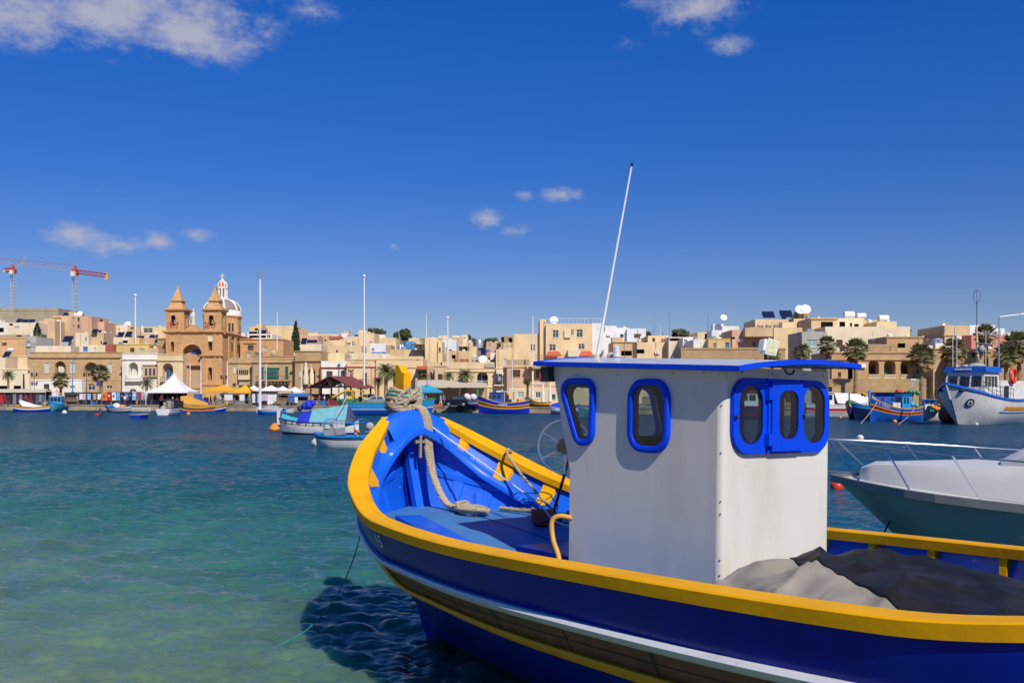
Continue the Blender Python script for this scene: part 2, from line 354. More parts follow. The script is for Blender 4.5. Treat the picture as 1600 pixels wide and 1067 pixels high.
    vn = N('ShaderNodeVectorMath'); vn.operation = 'NORMALIZE'; L(va.outputs[0], vn.inputs[0]); L(vn.outputs[0], b.inputs['Normal'])
    return m
def make_water():
    rng = np.random.default_rng(5)
    ys = np.concatenate([np.geomspace(5.5, 60.0, 900), np.geomspace(60.0, 420.0, 90)[1:]]); us = np.linspace(-1.0, 1.0, 740)
    us = np.sign(us) * (np.abs(us) * .62 + .38 * np.abs(us) ** 5)
    Yg, Ug = np.meshgrid(ys, us, indexing='ij'); Xg = Ug * (Yg * .95 + 3.0); Zg = np.zeros_like(Xg); DX = np.zeros_like(Xg); DY = np.zeros_like(Xg)
    step = np.maximum(np.gradient(ys)[:, None] * np.ones_like(Xg), (Yg * .95 + 3) * 2 / 740 * .72)
    for i in range(90):
        lam = .14 * (8.5 ** rng.random()); a = .0082 * lam ** .80 * (1.0 if lam < .6 else .6) * (.6 + .8 * rng.random()) ; th = math.radians(-108) + rng.normal(0, .55)
        k = 2 * math.pi / lam; ph = rng.random() * 6.283; fade = np.clip((lam / step - 2.6) / 3.0, 0, 1)
        q = k * (np.cos(th) * Xg + np.sin(th) * Yg) + ph + .9 * np.sin(.31 * Xg + i) * np.cos(.23 * Yg + 2 * i)
        Zg += fade * a * np.sin(q); DX -= fade * a * .9 * np.cos(th) * np.cos(q); DY -= fade * a * .9 * np.sin(th) * np.cos(q)
    gust = .75 + .5 * np.sin(.21 * Xg + 1.3 * np.sin(.13 * Yg)) * np.sin(.17 * Yg + .5)
    P = np.stack([Xg + DX * gust, Yg + DY * gust, Zg * gust], -1).reshape(-1, 3); nr, nc = Xg.shape
    idx = np.arange(nr * nc).reshape(nr, nc); F = np.stack([idx[:-1, :-1], idx[:-1, 1:], idx[1:, 1:], idx[1:, :-1]], -1).reshape(-1, 4)
    ex = np.array([(-400, -120, -.02), (400, -120, -.02), (400, 5.4, -.02), (-400, 5.4, -.02)]); n0 = len(P)
    P = np.concatenate([P, ex]); F = np.concatenate([F, [[n0, n0 + 1, n0 + 2, n0 + 3]]])
    me = bpy.data.meshes.new('water'); me.vertices.add(len(P)); me.vertices.foreach_set('co', P.astype(np.float32).ravel())
    me.loops.add(F.size); me.loops.foreach_set('vertex_index', F.astype(np.int32).ravel()); me.polygons.add(len(F))
    me.polygons.foreach_set('loop_start', np.arange(0, F.size, 4, dtype=np.int32)); me.polygons.foreach_set('use_smooth', [True] * len(F))
    me.update(calc_edges=True); me.validate(); me.materials.append(water_material()); o = link('water', me); tag(o, 'clear green harbour water turning deep blue further out', kind='structure')
make_water()
# ------------------------------------------------------------------ the big fishing boat in front: x runs aft from the bow, y to starboard
KS = [-.32, -.15, 0, .45, 1.08, 1.98, 3.24, 4.95, 7.02, 8.3, 9.2, 9.6]
hb = mono(KS, [.04, .30, .459, 1.013, 1.422, 1.649, 1.71, 1.754, 1.656, 1.3, .6, .05])
hz = mono(KS, [2.64, 2.58, 2.497, 2.158, 1.833, 1.616, 1.568, 1.606, 1.669, 1.85, 2.1, 2.3])
hk = mono([-.32, -.2, 0, .25, .5, .9, 8, 9, 9.6], [2.5, 1.6, .9, .25, -.1, -.4, -.45, -.1, 1.8])
hp = mono([-.32, 0, .6, 1.1, 2.35, 4, 6, 9.6], [1, 1.1, 1.75, 2.0, 1.75, 1.2, .95, 1.2])
def hl(s, z):
    g, k = hz(s), hk(s); t = min(1.0, max(0.0, (z - k) / (g - k))); return hb(s) * (1 - (1 - t) ** 1.8) ** hp(s)
SS = [-.32, -.27, -.2, -.12, -.05] + [0 + .07 * i for i in range(16)] + [1.2 + .14 * i for i in range(56)] + [9.1, 9.2, 9.3, 9.4, 9.5, 9.58]
def fg_mat():
    global M_
    M_ = dict(
        navy=mat('navy_gloss_paint', (.0008, .013, .25), .30, var=.2, scale=2, bump=.05, bscale=10, spec=.18, stain=(.004, .03, .16), stain_amt=.4, streak=True, chips=(.10, .14, .22), chip_amt=.755, chip_scale=12),
        blue=mat('bright_blue_paint', (.004, .115, .72), .38, var=.12, scale=2.5, bump=.06, bscale=25, chips=(.55, .50, .40), chip_amt=.672, chip_scale=5, stain=(.01, .08, .42), stain_amt=.35),
        blue2=mat('trim_blue_paint', (.002, .055, .68), .5, var=.06, bump=.02, bscale=15, spec=.12),
        deck=mat('worn_deck_paint', (.05, .19, .46), .55, var=.15, scale=4, bump=.1, bscale=60, stain=(.10, .20, .36), stain_amt=.5, stain_scale=3),
        yel=mat('yellow_paint', (.80, .385, .005), .55, spec=.1, var=.07, scale=3, bump=.08, bscale=18, stain=(.45, .20, .01), stain_amt=.4, stain_scale=2.5, chips=(.35, .17, .03), chip_amt=.74, chip_scale=16),
        white=mat('white_gloss_paint', (.65, .638, .585), .28, var=.03, scale=1.5, bump=.025, bscale=9, stain=(.47, .43, .35), stain_amt=.5, chips=(.22, .12, .06), chip_amt=.725, chip_scale=13, stain_scale=2.2, streak=True, coat=.15),
        rubw=mat('scuffed_white_paint', (.66, .68, .70), .4, var=.06, stain=(.35, .36, .36), stain_amt=.5, stain_scale=3, chips=(.25, .22, .18), chip_amt=.70),
        brown=mat('weathered_brown_paint', (.15, .062, .028), .6, var=.4, scale=6, bump=.25, bscale=22, stain=(.10, .06, .04), stain_amt=.7, stain_scale=3.5, chips=(.30, .26, .2), chip_amt=.68, chip_scale=14),
        boot=mat('dark_bottom_paint', (.012, .018, .02), .6, var=.3, bump=.2),
        yel2=mat('yellow_rub_paint', (.82, .40, .005), .5, var=.1, spec=.2, stain=(.5, .25, .02), stain_amt=.2, stain_scale=4, chips=(.2, .11, .04), chip_amt=.72), rope=mat('tan_rope', (.42, .34, .23), .85, var=.22, scale=30, bump=.3, bscale=160), rope2=mat('green_rope', (.10, .42, .34), .8, var=.2, scale=30),
        steel=mat('stainless_steel', (.62, .63, .65), .36, 1.0, var=.05), black=mat('black_rubber', (.012, .012, .013), .5, var=.2), dark=mat('cabin_interior', (.022, .028, .042), .6, var=.2),
        red=mat('faded_red_plastic', (.55, .09, .04), .45, var=.12), glass=glass('wheelhouse_glass', (.58, .68, .74), .008))
fg_mat()
fg = thing('fishing_boat', 'large blue fishing boat with yellow rails and white wheelhouse', 'fishing boat', (-1.175, 11.359, 0))
fg.rotation_euler = (math.radians(-1.0), 0, math.atan2(-math.cos(math.radians(37.76)), math.sin(math.radians(37.76))))
def band(d0, d1, out=0.0):                # d0, d1: functions of s, metres below the sheer
    mb = MB()
    for sg in (-1, 1):
        rows = []
        for s in SS:
            z0, z1 = hz(s) - d0(s), hz(s) - d1(s); row = []
            for i in range(9):
                z = max(hk(s), z0 + (z1 - z0) * i / 8); row.append((s, sg * (hl(s, z) + out), z))
            rows.append(row if sg < 0 else row[::-1])
        mb.grid(rows)
    return mb
c_ = lambda v: (lambda s: v)
dW = lambda s: .385 + .10 * max(0, 1 - max(0, s) / 2.2); dY = lambda s: .655 + .16 * max(0, 1 - max(0, s) / 2.4)
band(c_(.085), dW).build('hull_side', M_['navy'], fg, 40)
band(lambda s: dW(s) + .08, dY).build('hull_strake', M_['brown'], fg, 40)
band(lambda s: dY(s) + .075, lambda s: max(hz(s) + .45, dY(s) + .1)).build('hull_bottom', M_['navy'], fg, 40)
def strake(d, h, out, m, name):
    for sg in (-1, 1):
        loops = []
        for s in SS:
            za, zb = max(hk(s), hz(s) - d(s)), max(hk(s) - .02, hz(s) - d(s) - h)
            a, b = hl(s, za), hl(s, zb)
            loops.append([(s, sg * (a - .02), za + .004), (s, sg * (a + out * .75), za), (s, sg * (a + out), za - h * .3), (s, sg * (b + out), zb + h * .2), (s, sg * (b + out * .6), zb), (s, sg * (b - .02), zb - .004)][::sg])
        MB().loft(loops).build(name, m, fg, 50)
strake(dW, .082, .06, M_['rubw'], 'rub_rail'); strake(dY, .085, .05, M_['yel2'], 'rub_rail')
# weed line at the waterline, and the butts and seam of the brown planking
wl_ = MB()
for sg in (-1, 1): wl_.grid([[(s, sg * (hl(s, max(z, hk(s))) + .004), max(z, hk(s))) for z in (.13 + .02 * math.sin(3.1 * s) + .012 * math.sin(11 * s), .05, -.05, -.18)][::-sg] for s in [x for x in SS if .3 <= x <= 8.9]])
wl_.build('waterline_band', M_['boot'], fg, 40)
for s0 in (1.75, 2.95, 3.62, 4.55, 5.42, 6.3, 7.2):
    for sg in (-1, 1):
        sm = MB(); sm.grid([[(s0 + ds, sg * (hl(s0 + ds, hz(s0) - d) + .004), hz(s0) - d) for d in frange(dW(s0) + .085, dY(s0) - .004, 5)][::-sg] for ds in (-.006, .006)]); sm.build('plank_butt', M_['boot'], fg)
for sg in (-1, 1):
    sm = MB(); sm.grid([[(s, sg * (hl(s, hz(s) - d) + .004), hz(s) - d) for d in ((dW(s) + dY(s)) / 2 + .035, (dW(s) + dY(s)) / 2 + .043)][::-sg] for s in [x for x in SS if .5 <= x <= 9]]); sm.build('plank_seam', M_['boot'], fg)
# keel and stem below the hull
stem = MB(); stem.loft([[(s - .05, -w_, z), (s - .05, w_, z), (s + .12, w_, z), (s + .12, -w_, z)] for s, z, w_ in ((-.36, 2.66, .06), (-.26, 1.7, .055), (-.03, .95, .05), (.22, .3, .045), (.5, -.1, .045), (1.0, -.5, .045))])
stem.build('stem', M_['navy'], fg)
post = MB()
post.prism([(-.405, 2.4), (-.205, 2.4), (-.205, 3.055), (-.245, 3.06), (-.335, 3.15), (-.405, 3.155)], -.052, .052)
post.build('stem_post', M_['yel'], fg)
# cap rails: flat yellow planks along both sides
for sg in (-1, 1):
    loops = []
    for s in SS[2:-1]:
        b, z = hb(s), hz(s); w_ = .17 + .05 * math.exp(-((s - .7) / .6) ** 2) if s > .3 else .20 * max(.35, (s + .35) / .65)
        loops.append([(s, sg * (b + .02), z - .095), (s, sg * (b + .035), z - .012), (s, sg * (b + .025), z), (s, sg * (b - w_ + .01), z + .006), (s, sg * (b - w_), z - .006), (s, sg * (b - w_ + .01), z - .085)][::-sg])
    if sg < 0: port_loops = loops
    MB().loft(loops[2:]).build('cap_rail', M_['yel'], fg, 24)
tilt = mono([-.4, .3, 1.3, 2.6, 9.7], [.15, .42, .36, .05, .0])
sd = mono([-.32, .0, .45, 1.2, 5.3], [.20, .215, .29, .325, .335])
DZ = mono([-.3, .9, 1.9, 2.8, 3.6, 5.3], [1.46, 1.45, 1.38, 1.27, 1.20, 1.20])
inn = MB()
for sg in (-1, 1):
    rows = []
    for s in [x for x in SS if -.25 <= x <= 9.3]:
        zt, zm_, z1 = hz(s) - .04, hz(s) - .04 - sd(s), min(hz(s) - .36, (DZ(s) - .1 if s < 5.25 else .95)); row = []
        for k in range(4): z = zt + (zm_ - zt) * k / 3; row.append((s, sg * max(.01, hl(s, z) - .06 - tilt(s) * (hz(s) - z)), z))
        for k in range(1, 5): z = zm_ - .02 + (z1 - zm_) * k / 4; row.append((s, sg * max(.01, hl(s, z) - .06), z))
        rows.append(row[::sg])
    inn.grid(rows)
inn.build('inner_planking', M_['blue'], fg, 40)
dk = MB(); rows = []
for s in [x for x in SS if -.2 <= x <= 5.25]:
    h_ = hl(s, DZ(s)) - .05; rows.append([(s, -h_ + 2 * h_ * i / 10, DZ(s) + .02 * (1 - (i / 5 - 1) ** 2)) for i in range(11)])
dk.grid(rows); dk.build('foredeck', M_['deck'], fg, 40)
dk = MB(); rows = []
for s in [x for x in SS if 5.25 <= x <= 9.2]:
    h_ = max(.02, hl(s, 1.05) - .05); rows.append([(s, -h_ + 2 * h_ * i / 8, 1.05) for i in range(9)])
dk.grid(rows); dk.add([(5.24, -hl(5.24, 1.02) + .08, 1.02), (5.24, hl(5.24, 1.02) - .08, 1.02), (5.24, hl(5.24, 1.2) - .08, 1.21), (5.24, -hl(5.24, 1.2) + .08, 1.21)], [(0, 1, 2, 3)]); dk.build('cockpit_sole', M_['navy'], fg)
# joints between the foredeck planks
for l in (.12,):
    MB().loft([[(s, l - .008, DZ(s)), (s, l + .008, DZ(s)), (s, l + .008, DZ(s) + .026), (s, l - .008, DZ(s) + .026)] for s in frange(.4 + abs(l), 3.5, 12)]).build('deck_seam', M_['navy'], fg)
def on_side(s, z, sg, off): return Vector((s, sg * (hl(s, z) - off), z))
def on_plank(s, z, sg, off): return Vector((s, sg * (hl(s, z) - off - tilt(s) * (hz(s) - z)), z))
def rail_post(s, sg, w_=.12, ln=.26, m='yel', tap=.75):
    mb = MB(); loops = []
    for k in range(4):
        z = hz(s) - .05 - ln * k / 3; wk = w_ * (1 - (1 - tap) * k / 3) / 2; th = .05 if s < 1.4 else .085 * (1 - .45 * k / 3)
        loops.append([on_plank(s - wk, z, sg, .03), on_plank(s + wk, z, sg, .03), on_plank(s + wk, z, sg, .06 + th), on_plank(s - wk, z, sg, .06 + th)][::sg])
    mb.loft(loops); return mb.build('rail_post', M_[m], fg)
for s in (.20, .56, 1.02, 1.50, 2.05, 2.6, 3.2, 3.85, 4.47, 4.97, 5.52, 6.12, 6.75, 7.4, 8.1):
    for sg in (-1, 1): rail_post(s, sg, .06 if s < .3 else .15 if s < 1.2 else .115 if s < 4 else .07, .17 if s < .3 else sd(s) - .045 if s < 1.2 else .27 if s < 4 else .25, 'yel')
for sg in (-1, 1):          # lower stringer inside the bow
    loops = []
    for s in [x for x in SS if -.02 <= x <= 3.3]:
        z = max(DZ(s) + .12, 1.90 - .42 * s * (1 - .13 * s)); l = hl(s, z) - .05; loops.append([(s, sg * l, z + .02), (s, sg * (l - .06), z), (s, sg * (l - .06), z - .06), (s, sg * l, z - .07)][::sg])
    MB().loft(loops).build('stringer', M_['blue'], fg)
for s in (.18, .42, .68, .96, 1.26, 1.6):
    for sg in (-1, 1):
        mb = MB(); loops = []
        for k in range(5):
            z = (hz(s) - sd(s) - .10) + (DZ(s) - hz(s) + sd(s) + .10) * k / 4
            loops.append([on_side(s - .035, z, sg, .05), on_side(s + .035, z, sg, .05), on_side(s + .035, z, sg, .085), on_side(s - .035, z, sg, .085)][::sg])
        mb.loft(loops).build('frame_rib', M_['blue'], fg)
# the shelf that runs round inside the bow, its top planking above and the breasthook at the stem
def shelf_loop(s, sg, wd):
    z = hz(s) - sd(s); l = max(.02, hl(s, z) - .045 - tilt(s) * sd(s)); w_ = min(wd, l - .005); return [(s, sg * (l + .03), z + .012), (s, sg * (l - w_ * .7), z), (s, sg * (l - w_), z - .022), (s, sg * (l - w_), z - .085), (s, sg * (l - w_ * .8), z - .10), (s, sg * (l + .02), z - .10)]
path = [x for x in SS if .30 <= x <= 5.2]
z3 = hz(.35) - sd(.35); L3 = hl(.35, z3) - .045 - tilt(.35) * sd(.35)
def arch(u): a = abs(u); return Vector((.05 + .30 * a ** 1.9, u * L3, 2.415 - (2.415 - z3) * a ** 1.5))
def arch_loop(u):
    p = arch(u); a = abs(u); d = Vector((1 - a * .8, -(1 if u > 0 else -1) * a, 0)).normalized(); q = lambda k, dz: tuple(p + d * k + Vector((0, 0, dz)))
    return [q(-.03, .014), q(.07, .0), q(.10, -.022), q(.10, -.082), q(.08, -.098), q(-.03, -.098)]
lp = [shelf_loop(s, -1, .105) for s in path[::-1]][:-1] + [arch_loop(u) for u in frange(-.92, .92, 19)] + [shelf_loop(s, 1, .105) for s in path][1:]
MB().loft(lp).build('beam_shelf', M_['blue'], fg, 45)
top = lambda u, dz=0: Vector((-.02 + .03 * abs(u), .45 * u, 2.485 + .118 * (1 - abs(u) ** 1.7) + dz))
bh = MB(); us = frange(-1, 1, 17)
bh.grid([[(-.34, u * .06, 2.62) for u in us], [tuple(Vector((-.05, .45 * u, 2.485 + .13 * (1 - abs(u) ** 1.7)))) for u in us], [tuple(top(u)) for u in us]] + [[tuple(top(u).lerp(arch(.52 * u) + Vector((.03, 0, -.02)), k) + Vector((.02 * math.sin(math.pi * k), 0, 0))) for u in us] for k in (.12, .4, .7, 1.0)])
bh.build('breasthook', M_['blue'], fg, 50)
MB().loft([[(x - .05, -.05, z), (x + .05, -.05, z), (x + .05, .05, z), (x - .05, .05, z)] for x, z in ((-.16, 2.38), (-.10, 2.0), (.10, 1.42))]).build('inner_stem', M_['blue'], fg)
cr = MB(); cr.cbox((.125, -.012, 2.175), (.03, .03, .235)); cr.cbox((.125, -.012, 2.245), (.032, .125, .03))
cr.cbox((.126, -.012, 2.31), (.033, .045, .02)); cr.cbox((.126, .052, 2.245), (.033, .015, .045)); cr.cbox((.126, -.076, 2.245), (.033, .015, .045))
tag(cr.build('crucifix', mat('weathered_brass', (.30, .27, .20), .5, .2)), 'small weathered metal crucifix fixed under the arch inside the blue bow', 'crucifix').matrix_world = Matrix.Identity(4)
CRUX = bpy.data.objects['crucifix']
# hatch, side bench
MB().box((2.75, -.62, 1.18), (3.5, .35, 1.40)).build('deck_hatch', M_['navy'], fg)
bl = []
for t in frange(0, 1, 8):
    s, l, z = 1.30 + 2.1 * t, -.74 - .62 * t, 1.545 - .06 * t; bl.append([(s, l, z), (s - .10, l - .24, z), (s - .10, l - .24, z - .045), (s, l, z - .045)])
MB().loft(bl).build('side_bench', M_['blue'], fg)
for t in (.1, .8): MB().box((1.35 + 2.1 * t, -.9 - .62 * t, 1.2), (1.41 + 2.1 * t, -.78 - .62 * t, 1.5 - .06 * t)).build('bench_bracket', M_['navy'], fg)
# ---------------- wheelhouse
cab = bpy.data.objects.new('wheelhouse', None); COL.objects.link(cab); cab.parent = fg
SA, W2 = 5.18, .66
ztop = lambda s: 2.99 + (SA - s) * .04
P_side = lambda sg: (lambda x, z, d: (x, sg * (W2 - d), z))
hole2 = rrect(4.29, 2.385, 4.63, 2.86, .11); hole1 = rpoly([(3.655, 2.405), (3.79, 2.41), (3.80, 2.875), (3.44, 2.88)], .085)
zb = 1.14; hole3 = rrect(4.71, 2.385, 5.07, 2.86, .11)
wall = MB()
for sg in (-1, 1):
    cells = [([(4.0, zb), (SA - .05, zb), (SA - .05, ztop(SA)), (4.0, ztop(4.0))], hole2, False), ([(3.53, 2.14), (4.0, 2.14), (4.0, ztop(4.0)), (3.27, ztop(3.27))], hole1, False), ([(3.53, zb), (4.0, zb), (4.0, 2.14), (3.53, 2.14)], None, False)]
    if sg > 0: cells = [([(4.0, zb), (4.665, zb), (4.665, ztop(4.665)), (4.0, ztop(4.0))], hole2, False), ([(4.665, zb), (SA - .05, zb), (SA - .05, ztop(SA)), (4.665, ztop(4.665))], hole3, False)] + cells[1:]
    k0 = len(wall.f); plate(wall, cells, 0, .05, P_side(sg), 0, 1)
    if sg > 0:
        for i in range(k0, len(wall.f)): wall.f[i] = wall.f[i][::-1]
# rounded aft corners, aft wall with the window opening, front wall
for sg in (-1, 1):
    arc = [(SA - .05 + .05 * math.sin(math.radians(a)), sg * (W2 - .05 + .05 * math.cos(math.radians(a)))) for a in (0, 22, 45, 68, 90)]
    wall.grid([[(x, y, zb - .1), (x, y, ztop(SA))] for x, y in arc][::-sg])
ah = rrect(-.53, 2.42, .54, 2.86, .16)
plate(wall, [([(-W2 + .05, 2.3), (W2 - .05, 2.3), (W2 - .05, ztop(SA)), (-W2 + .05, ztop(SA))], ah, False), ([(-W2 + .05, zb - .1), (W2 - .05, zb - .1), (W2 - .05, 2.3), (-W2 + .05, 2.3)], None, False)], 0, .05, lambda x, z, d: (SA - d, x, z), 0, 1)
fh = [rrect(-.52, 2.42, -.04, 2.86, .1), rrect(.04, 2.42, .52, 2.86, .1)]
fx = lambda z: 3.53 if z < 2.14 else 3.53 - (z - 2.14) * .26 / .92
for c0, c1, h in ((-W2, 0, fh[0]), (0, W2, fh[1])): plate(wall, [([(c0, 2.14), (c0, 3.06), (c1, 3.06), (c1, 2.14)][::-1], h, False)], 0, .05, lambda x, z, d: (fx(z) + d, x, z), 0, 1)
wall.add([(3.53, -W2, zb), (3.53, W2, zb), (3.53, W2, 2.14), (3.53, -W2, 2.14)], [(3, 2, 1, 0)])
wall.build('wheelhouse_wall', [M_['white'], M_['dark']], cab, 40)
MB().box((3.6, -.6, 1.45), (5.1, .6, 1.9)).build('console', M_['dark'], cab)
MB().box((3.62, -.58, 1.9), (3.95, .58, 2.28)).build('dashboard', M_['dark'], cab)
MB().tube([(4.1 + .02 * math.cos(a), .1 + .2 * math.sin(a), 2.3 + .2 * math.cos(a)) for a in [i * math.pi / 10 for i in range(21)]], .018, 6).build('steering_wheel', M_['black'], cab)
FP = [(-.004, -.01), (-.004, .030), (.002, .037), (.043, .037), (.049, .030), (.050, -.02)]
for sg in (-1, 1):
    put = lambda x, z, d, sg=sg: (x, sg * (W2 + d), z)
    for hl_ in (hole1, hole2) + ((hole3,) if sg > 0 else ()):
        lp = inset(hl_, -.045)
        sweep_loop(MB(), lp, FP[::sg], put).build('window_frame', M_['blue2'], cab, 50)
        n = len(hl_); MB().add([put(x, z, .022) for x, z in inset(hl_, -.004)], [tuple(range(n))[::-sg]]).build('pane', M_['glass'], cab)
for h in fh:
    MB().add([(fx(z) + .02, x, z) for x, z in inset(h, -.01)], [tuple(range(len(h)))]).build('pane', M_['glass'], cab)
    sweep_loop(MB(), inset(h, -.045), FP, lambda x, z, d: (fx(z) - d, x, z)).build('window_frame', M_['blue2'], cab, 50)
put = lambda x, z, d: (SA + d, x, z)
of = rrect(-.583, 2.355, .590, 2.915, .17)
wl, wr = rrect(-.515, 2.43, -.245, 2.855, .12), rrect(.255, 2.43, .53, 2.865, .12); wm = rrect(-.085, 2.465, .150, 2.83, .085)
def half(poly, x0, x1):
    out = []
    for i in range(len(poly)):
        a, b = poly[i], poly[(i + 1) % len(poly)]
        for lim in (x0, x1):
            if (a[0] - lim) * (b[0] - lim) < 0 and False: pass
        out.append(a)
    out = [(min(max(x, x0), x1), z) for x, z in out]; res = []
    for p in out:
        if not res or abs(res[-1][0] - p[0]) + abs(res[-1][1] - p[1]) > 1e-6: res.append(p)
    return res
fr_ = MB(); plate(fr_, [(half(of, -1, -.19), wl, True), (half(of, .215, 1), wr, True), ([(-.19, 2.355), (.215, 2.355), (.215, 2.915), (-.19, 2.915)], wm, True)], .035, -.01, put)
fr_.build('window_frame', M_['blue2'], cab, 50)
hp_ = MB(); plate(hp_, [([(-.168, 2.372), (.2, 2.372), (.2, 2.895), (-.168, 2.895)], wm, True)], .062, .036, put); hp_.build('window_hatch', M_['blue2'], cab, 50)
for h in (wl, wr, wm): MB().add([put(x, z, .052 if h is wm else .026) for x, z in inset(h, -.004)], [tuple(range(len(h)))]).build('pane', M_['glass'], cab)
for z in (2.80, 2.46): MB().box((SA + .036, -.225, z - .045), (SA + .075, -.172, z + .045)).build('hinge', M_['blue2'], cab)
MB().box((SA + .036, -.20, 2.42), (SA + .05, -.174, 2.84)).build('hinge_strip', M_['blue2'], cab)
for y, z in ((.236, 2.64), (-.565, 2.63)):
    k = MB(); k.ball((SA + .05, y, z), .014, 8, 6); k.cbox((SA + .045, y, z - .014), (.012, .03, .008)); k.build('latch', M_['black'], cab)
# roof: cambered panel with a blue edging
zr = lambda s, l: 3.058 - .075 * (l - .28) ** 2 + (5.38 - s) * .040
rf = MB(); S0, S1, LW = 3.13, 5.385, .735
for dz in (0, -.026):
    rf.grid([[(s, l, zr(s, l) + dz) for l in (frange(-LW, LW, 15) if dz == 0 else frange(LW, -LW, 15))] for s in frange(S0, S1, 9)])
roof = rf.build('roof', M_['white'], cab, 40)
ed = []; per = [(s, -LW) for s in frange(S0, S1, 9)] + [(S1, l) for l in frange(-LW, LW, 15)] + [(s, LW) for s in frange(S1, S0, 9)] + [(S0, l) for l in frange(LW, -LW, 15)]
eb = MB(); loops = []
for (s, l) in per:
    ox = .012 if s >= S1 - 1e-6 else (-.012 if s <= S0 + 1e-6 else 0); oy = .012 if l >= LW - 1e-6 else (-.012 if l <= -LW + 1e-6 else 0); z = zr(s, l)
    loops.append([(s - ox, l - oy, z + .008), (s + ox, l + oy, z + .006), (s + ox, l + oy, z - .030), (s - ox, l - oy, z - .034)])
for a, b in zip(loops, loops[1:]): eb.loft([a, b], 0, True, False)
eb.build('roof_edging', M_['blue2'], roof, 30)
# things on the wheelhouse
MB().box((3.20, -.73, 2.90), (3.30, -.64, 3.03)).build('nav_light_box', M_['black'], cab); MB().box((3.195, -.736, 2.92), (3.205, -.66, 3.01)).build('nav_lens', M_['red'], cab)
MB().tube(spline([(3.56, -.64, 1.735), (3.47, -.72, 1.75), (3.42, -.76, 1.70), (3.45, -.77, 1.55), (3.56, -.80, 1.42), (3.66, -.86, 1.25)], 6), .022, 8).build('hose', mat('yellow_hose', (.62, .34, .06), .5), cab, 60)
hook = MB(); hook.tube([(SA + .1, -.02 + .055 * math.cos(a), 2.985 + .035 * math.sin(a)) for a in [math.pi + i * math.pi / 8 for i in range(9)]], .008, 5); hook.build('lifting_eye', M_['black'], cab)
an = MB(); A0, A1 = Vector((3.26, -.12, 3.12)), Vector((3.68, -.12, 4.80)); an.tube([A0, A0.lerp(A1, .12), A1], [.017, .013, .008], 6); an.build('antenna', mat('white_fibreglass', (.75, .75, .74), .35), fg, 60)
an = MB(); an.tube([A1, A1 + (A1 - A0).normalized() * .025], .012, 6); an.build('antenna_tip', M_['black'], fg)
bs = MB(); bs.tube([(3.26, -.12, 3.06), (3.26, -.12, 3.16)], .03, 8); bs.tube([(3.30, .03, 3.08), (3.20, .0, 3.17), (3.33, -.1, 3.20)], .014, 6); bs.ball((3.34, -.02, 3.15), .035, 8, 6); bs.ball((3.24, -.06, 3.14), .03, 8, 6); bs.build('antenna_base', mat('grubby_plastic', (.45, .42, .36), .6), fg)
lp = MB(); lp.lathe([(.032, 0), (.032, .03)], (3.45, -.05, 3.135), 10); lp.build('lamp_base', M_['white'], fg); lp = MB(); lp.lathe([(.027, .03), (.027, .085), (.012, .10)], (3.45, -.05, 3.135), 10); lp.build('lamp_lens', mat('clear_lens', (.5, .55, .58), .15), fg, 40)
fl = bpy.data.objects.new('floodlight', None); COL.objects.link(fl); fl.parent = fg; fl.location = (4.75, .42, 3.185); fl.rotation_euler = (math.radians(-17), math.radians(-8), math.radians(-14))
MB().add([(.035, -.05, -.07), (.035, .06, -.05), (.035, .07, .075), (.035, -.04, .075), (-.05, -.04, -.05), (-.05, .04, -.04), (-.05, .05, .06), (-.05, -.03, .06)], [(0, 1, 2, 3), (7, 6, 5, 4), (1, 0, 4, 5), (2, 1, 5, 6), (3, 2, 6, 7), (0, 3, 7, 4)]).build('lamp_housing', M_['white'], fl)
MB().add([(.039, -.042, -.058), (.039, .052, -.040), (.039, .061, .064), (.039, -.032, .064)], [(0, 1, 2, 3)]).build('lamp_lens', mat('led_panel', (.50, .50, .33), .4, var=.3, scale=70), fl)
for i in range(5): MB().box((-.045 + .015 * i, -.068, -.04), (-.037 + .015 * i, -.035, .06)).build('cooling_fin', M_['rubw'], fl)
MB().tube([(4.72, .42, 3.05), (4.72, .42, 3.14)], .012, 6).build('lamp_bracket', M_['black'], fg)
# line hauler: two wire wheels on a hub, on a leaning leg
ha = bpy.data.objects.new('line_hauler', None); COL.objects.link(ha); ha.parent = fg; ha.location = (1.80, .78, 2.25); ha.rotation_euler = (0, 0, math.radians(55))
for dy in (-.07, .07):
    mb = MB(); n = 28; mb.tube([(.29 * math.cos(2 * math.pi * i / n), dy, .29 * math.sin(2 * math.pi * i / n)) for i in range(n + 1)], .007, 5, 0, False)
    for i in range(6): a = i * math.pi / 3 + .5; mb.tube([(.05 * math.cos(a), dy * .6, .05 * math.sin(a)), (.29 * math.cos(a), dy, .29 * math.sin(a))], .006, 5)
    mb.build('wheel', M_['steel'], ha, 60)
h_ = MB(); h_.tube([(0, -.1, 0), (0, .1, 0)], .085, 14); h_.build('hub', M_['black'], ha, 40)
MB().tube([(1.84, .84, 2.2), (1.62, .74, 1.40)], .018, 6).build('hauler_leg', M_['black'], fg)
# rust-bled bolts on the wheelhouse
rust = mat('rusty_bolt', (.16, .06, .03), .8)
rb = MB()
for z in (1.49, 1.60, 1.93, 2.02, 2.37, 2.71): rb.ball((SA - .015, -W2 + .006, z), .006, 6, 4)
for y in (-.45, -.1, .3, .55): rb.ball((SA + .002, y, 2.955), .006, 6, 4)
for x in (3.6, 4.1, 4.7, 5.0): rb.ball((x, -W2 - .002, 2.95), .0055, 6, 4)
rb.build('wall_bolts', rust, cab)
# number on the bow
def on_hull(u, v, s0=1.95, d0=.20): s = s0 + u; z = hz(s) - d0 + v; return (s, -(hl(s, z) + .008), z)
letter('15', .17, on_hull, M_['rubw'], fg)

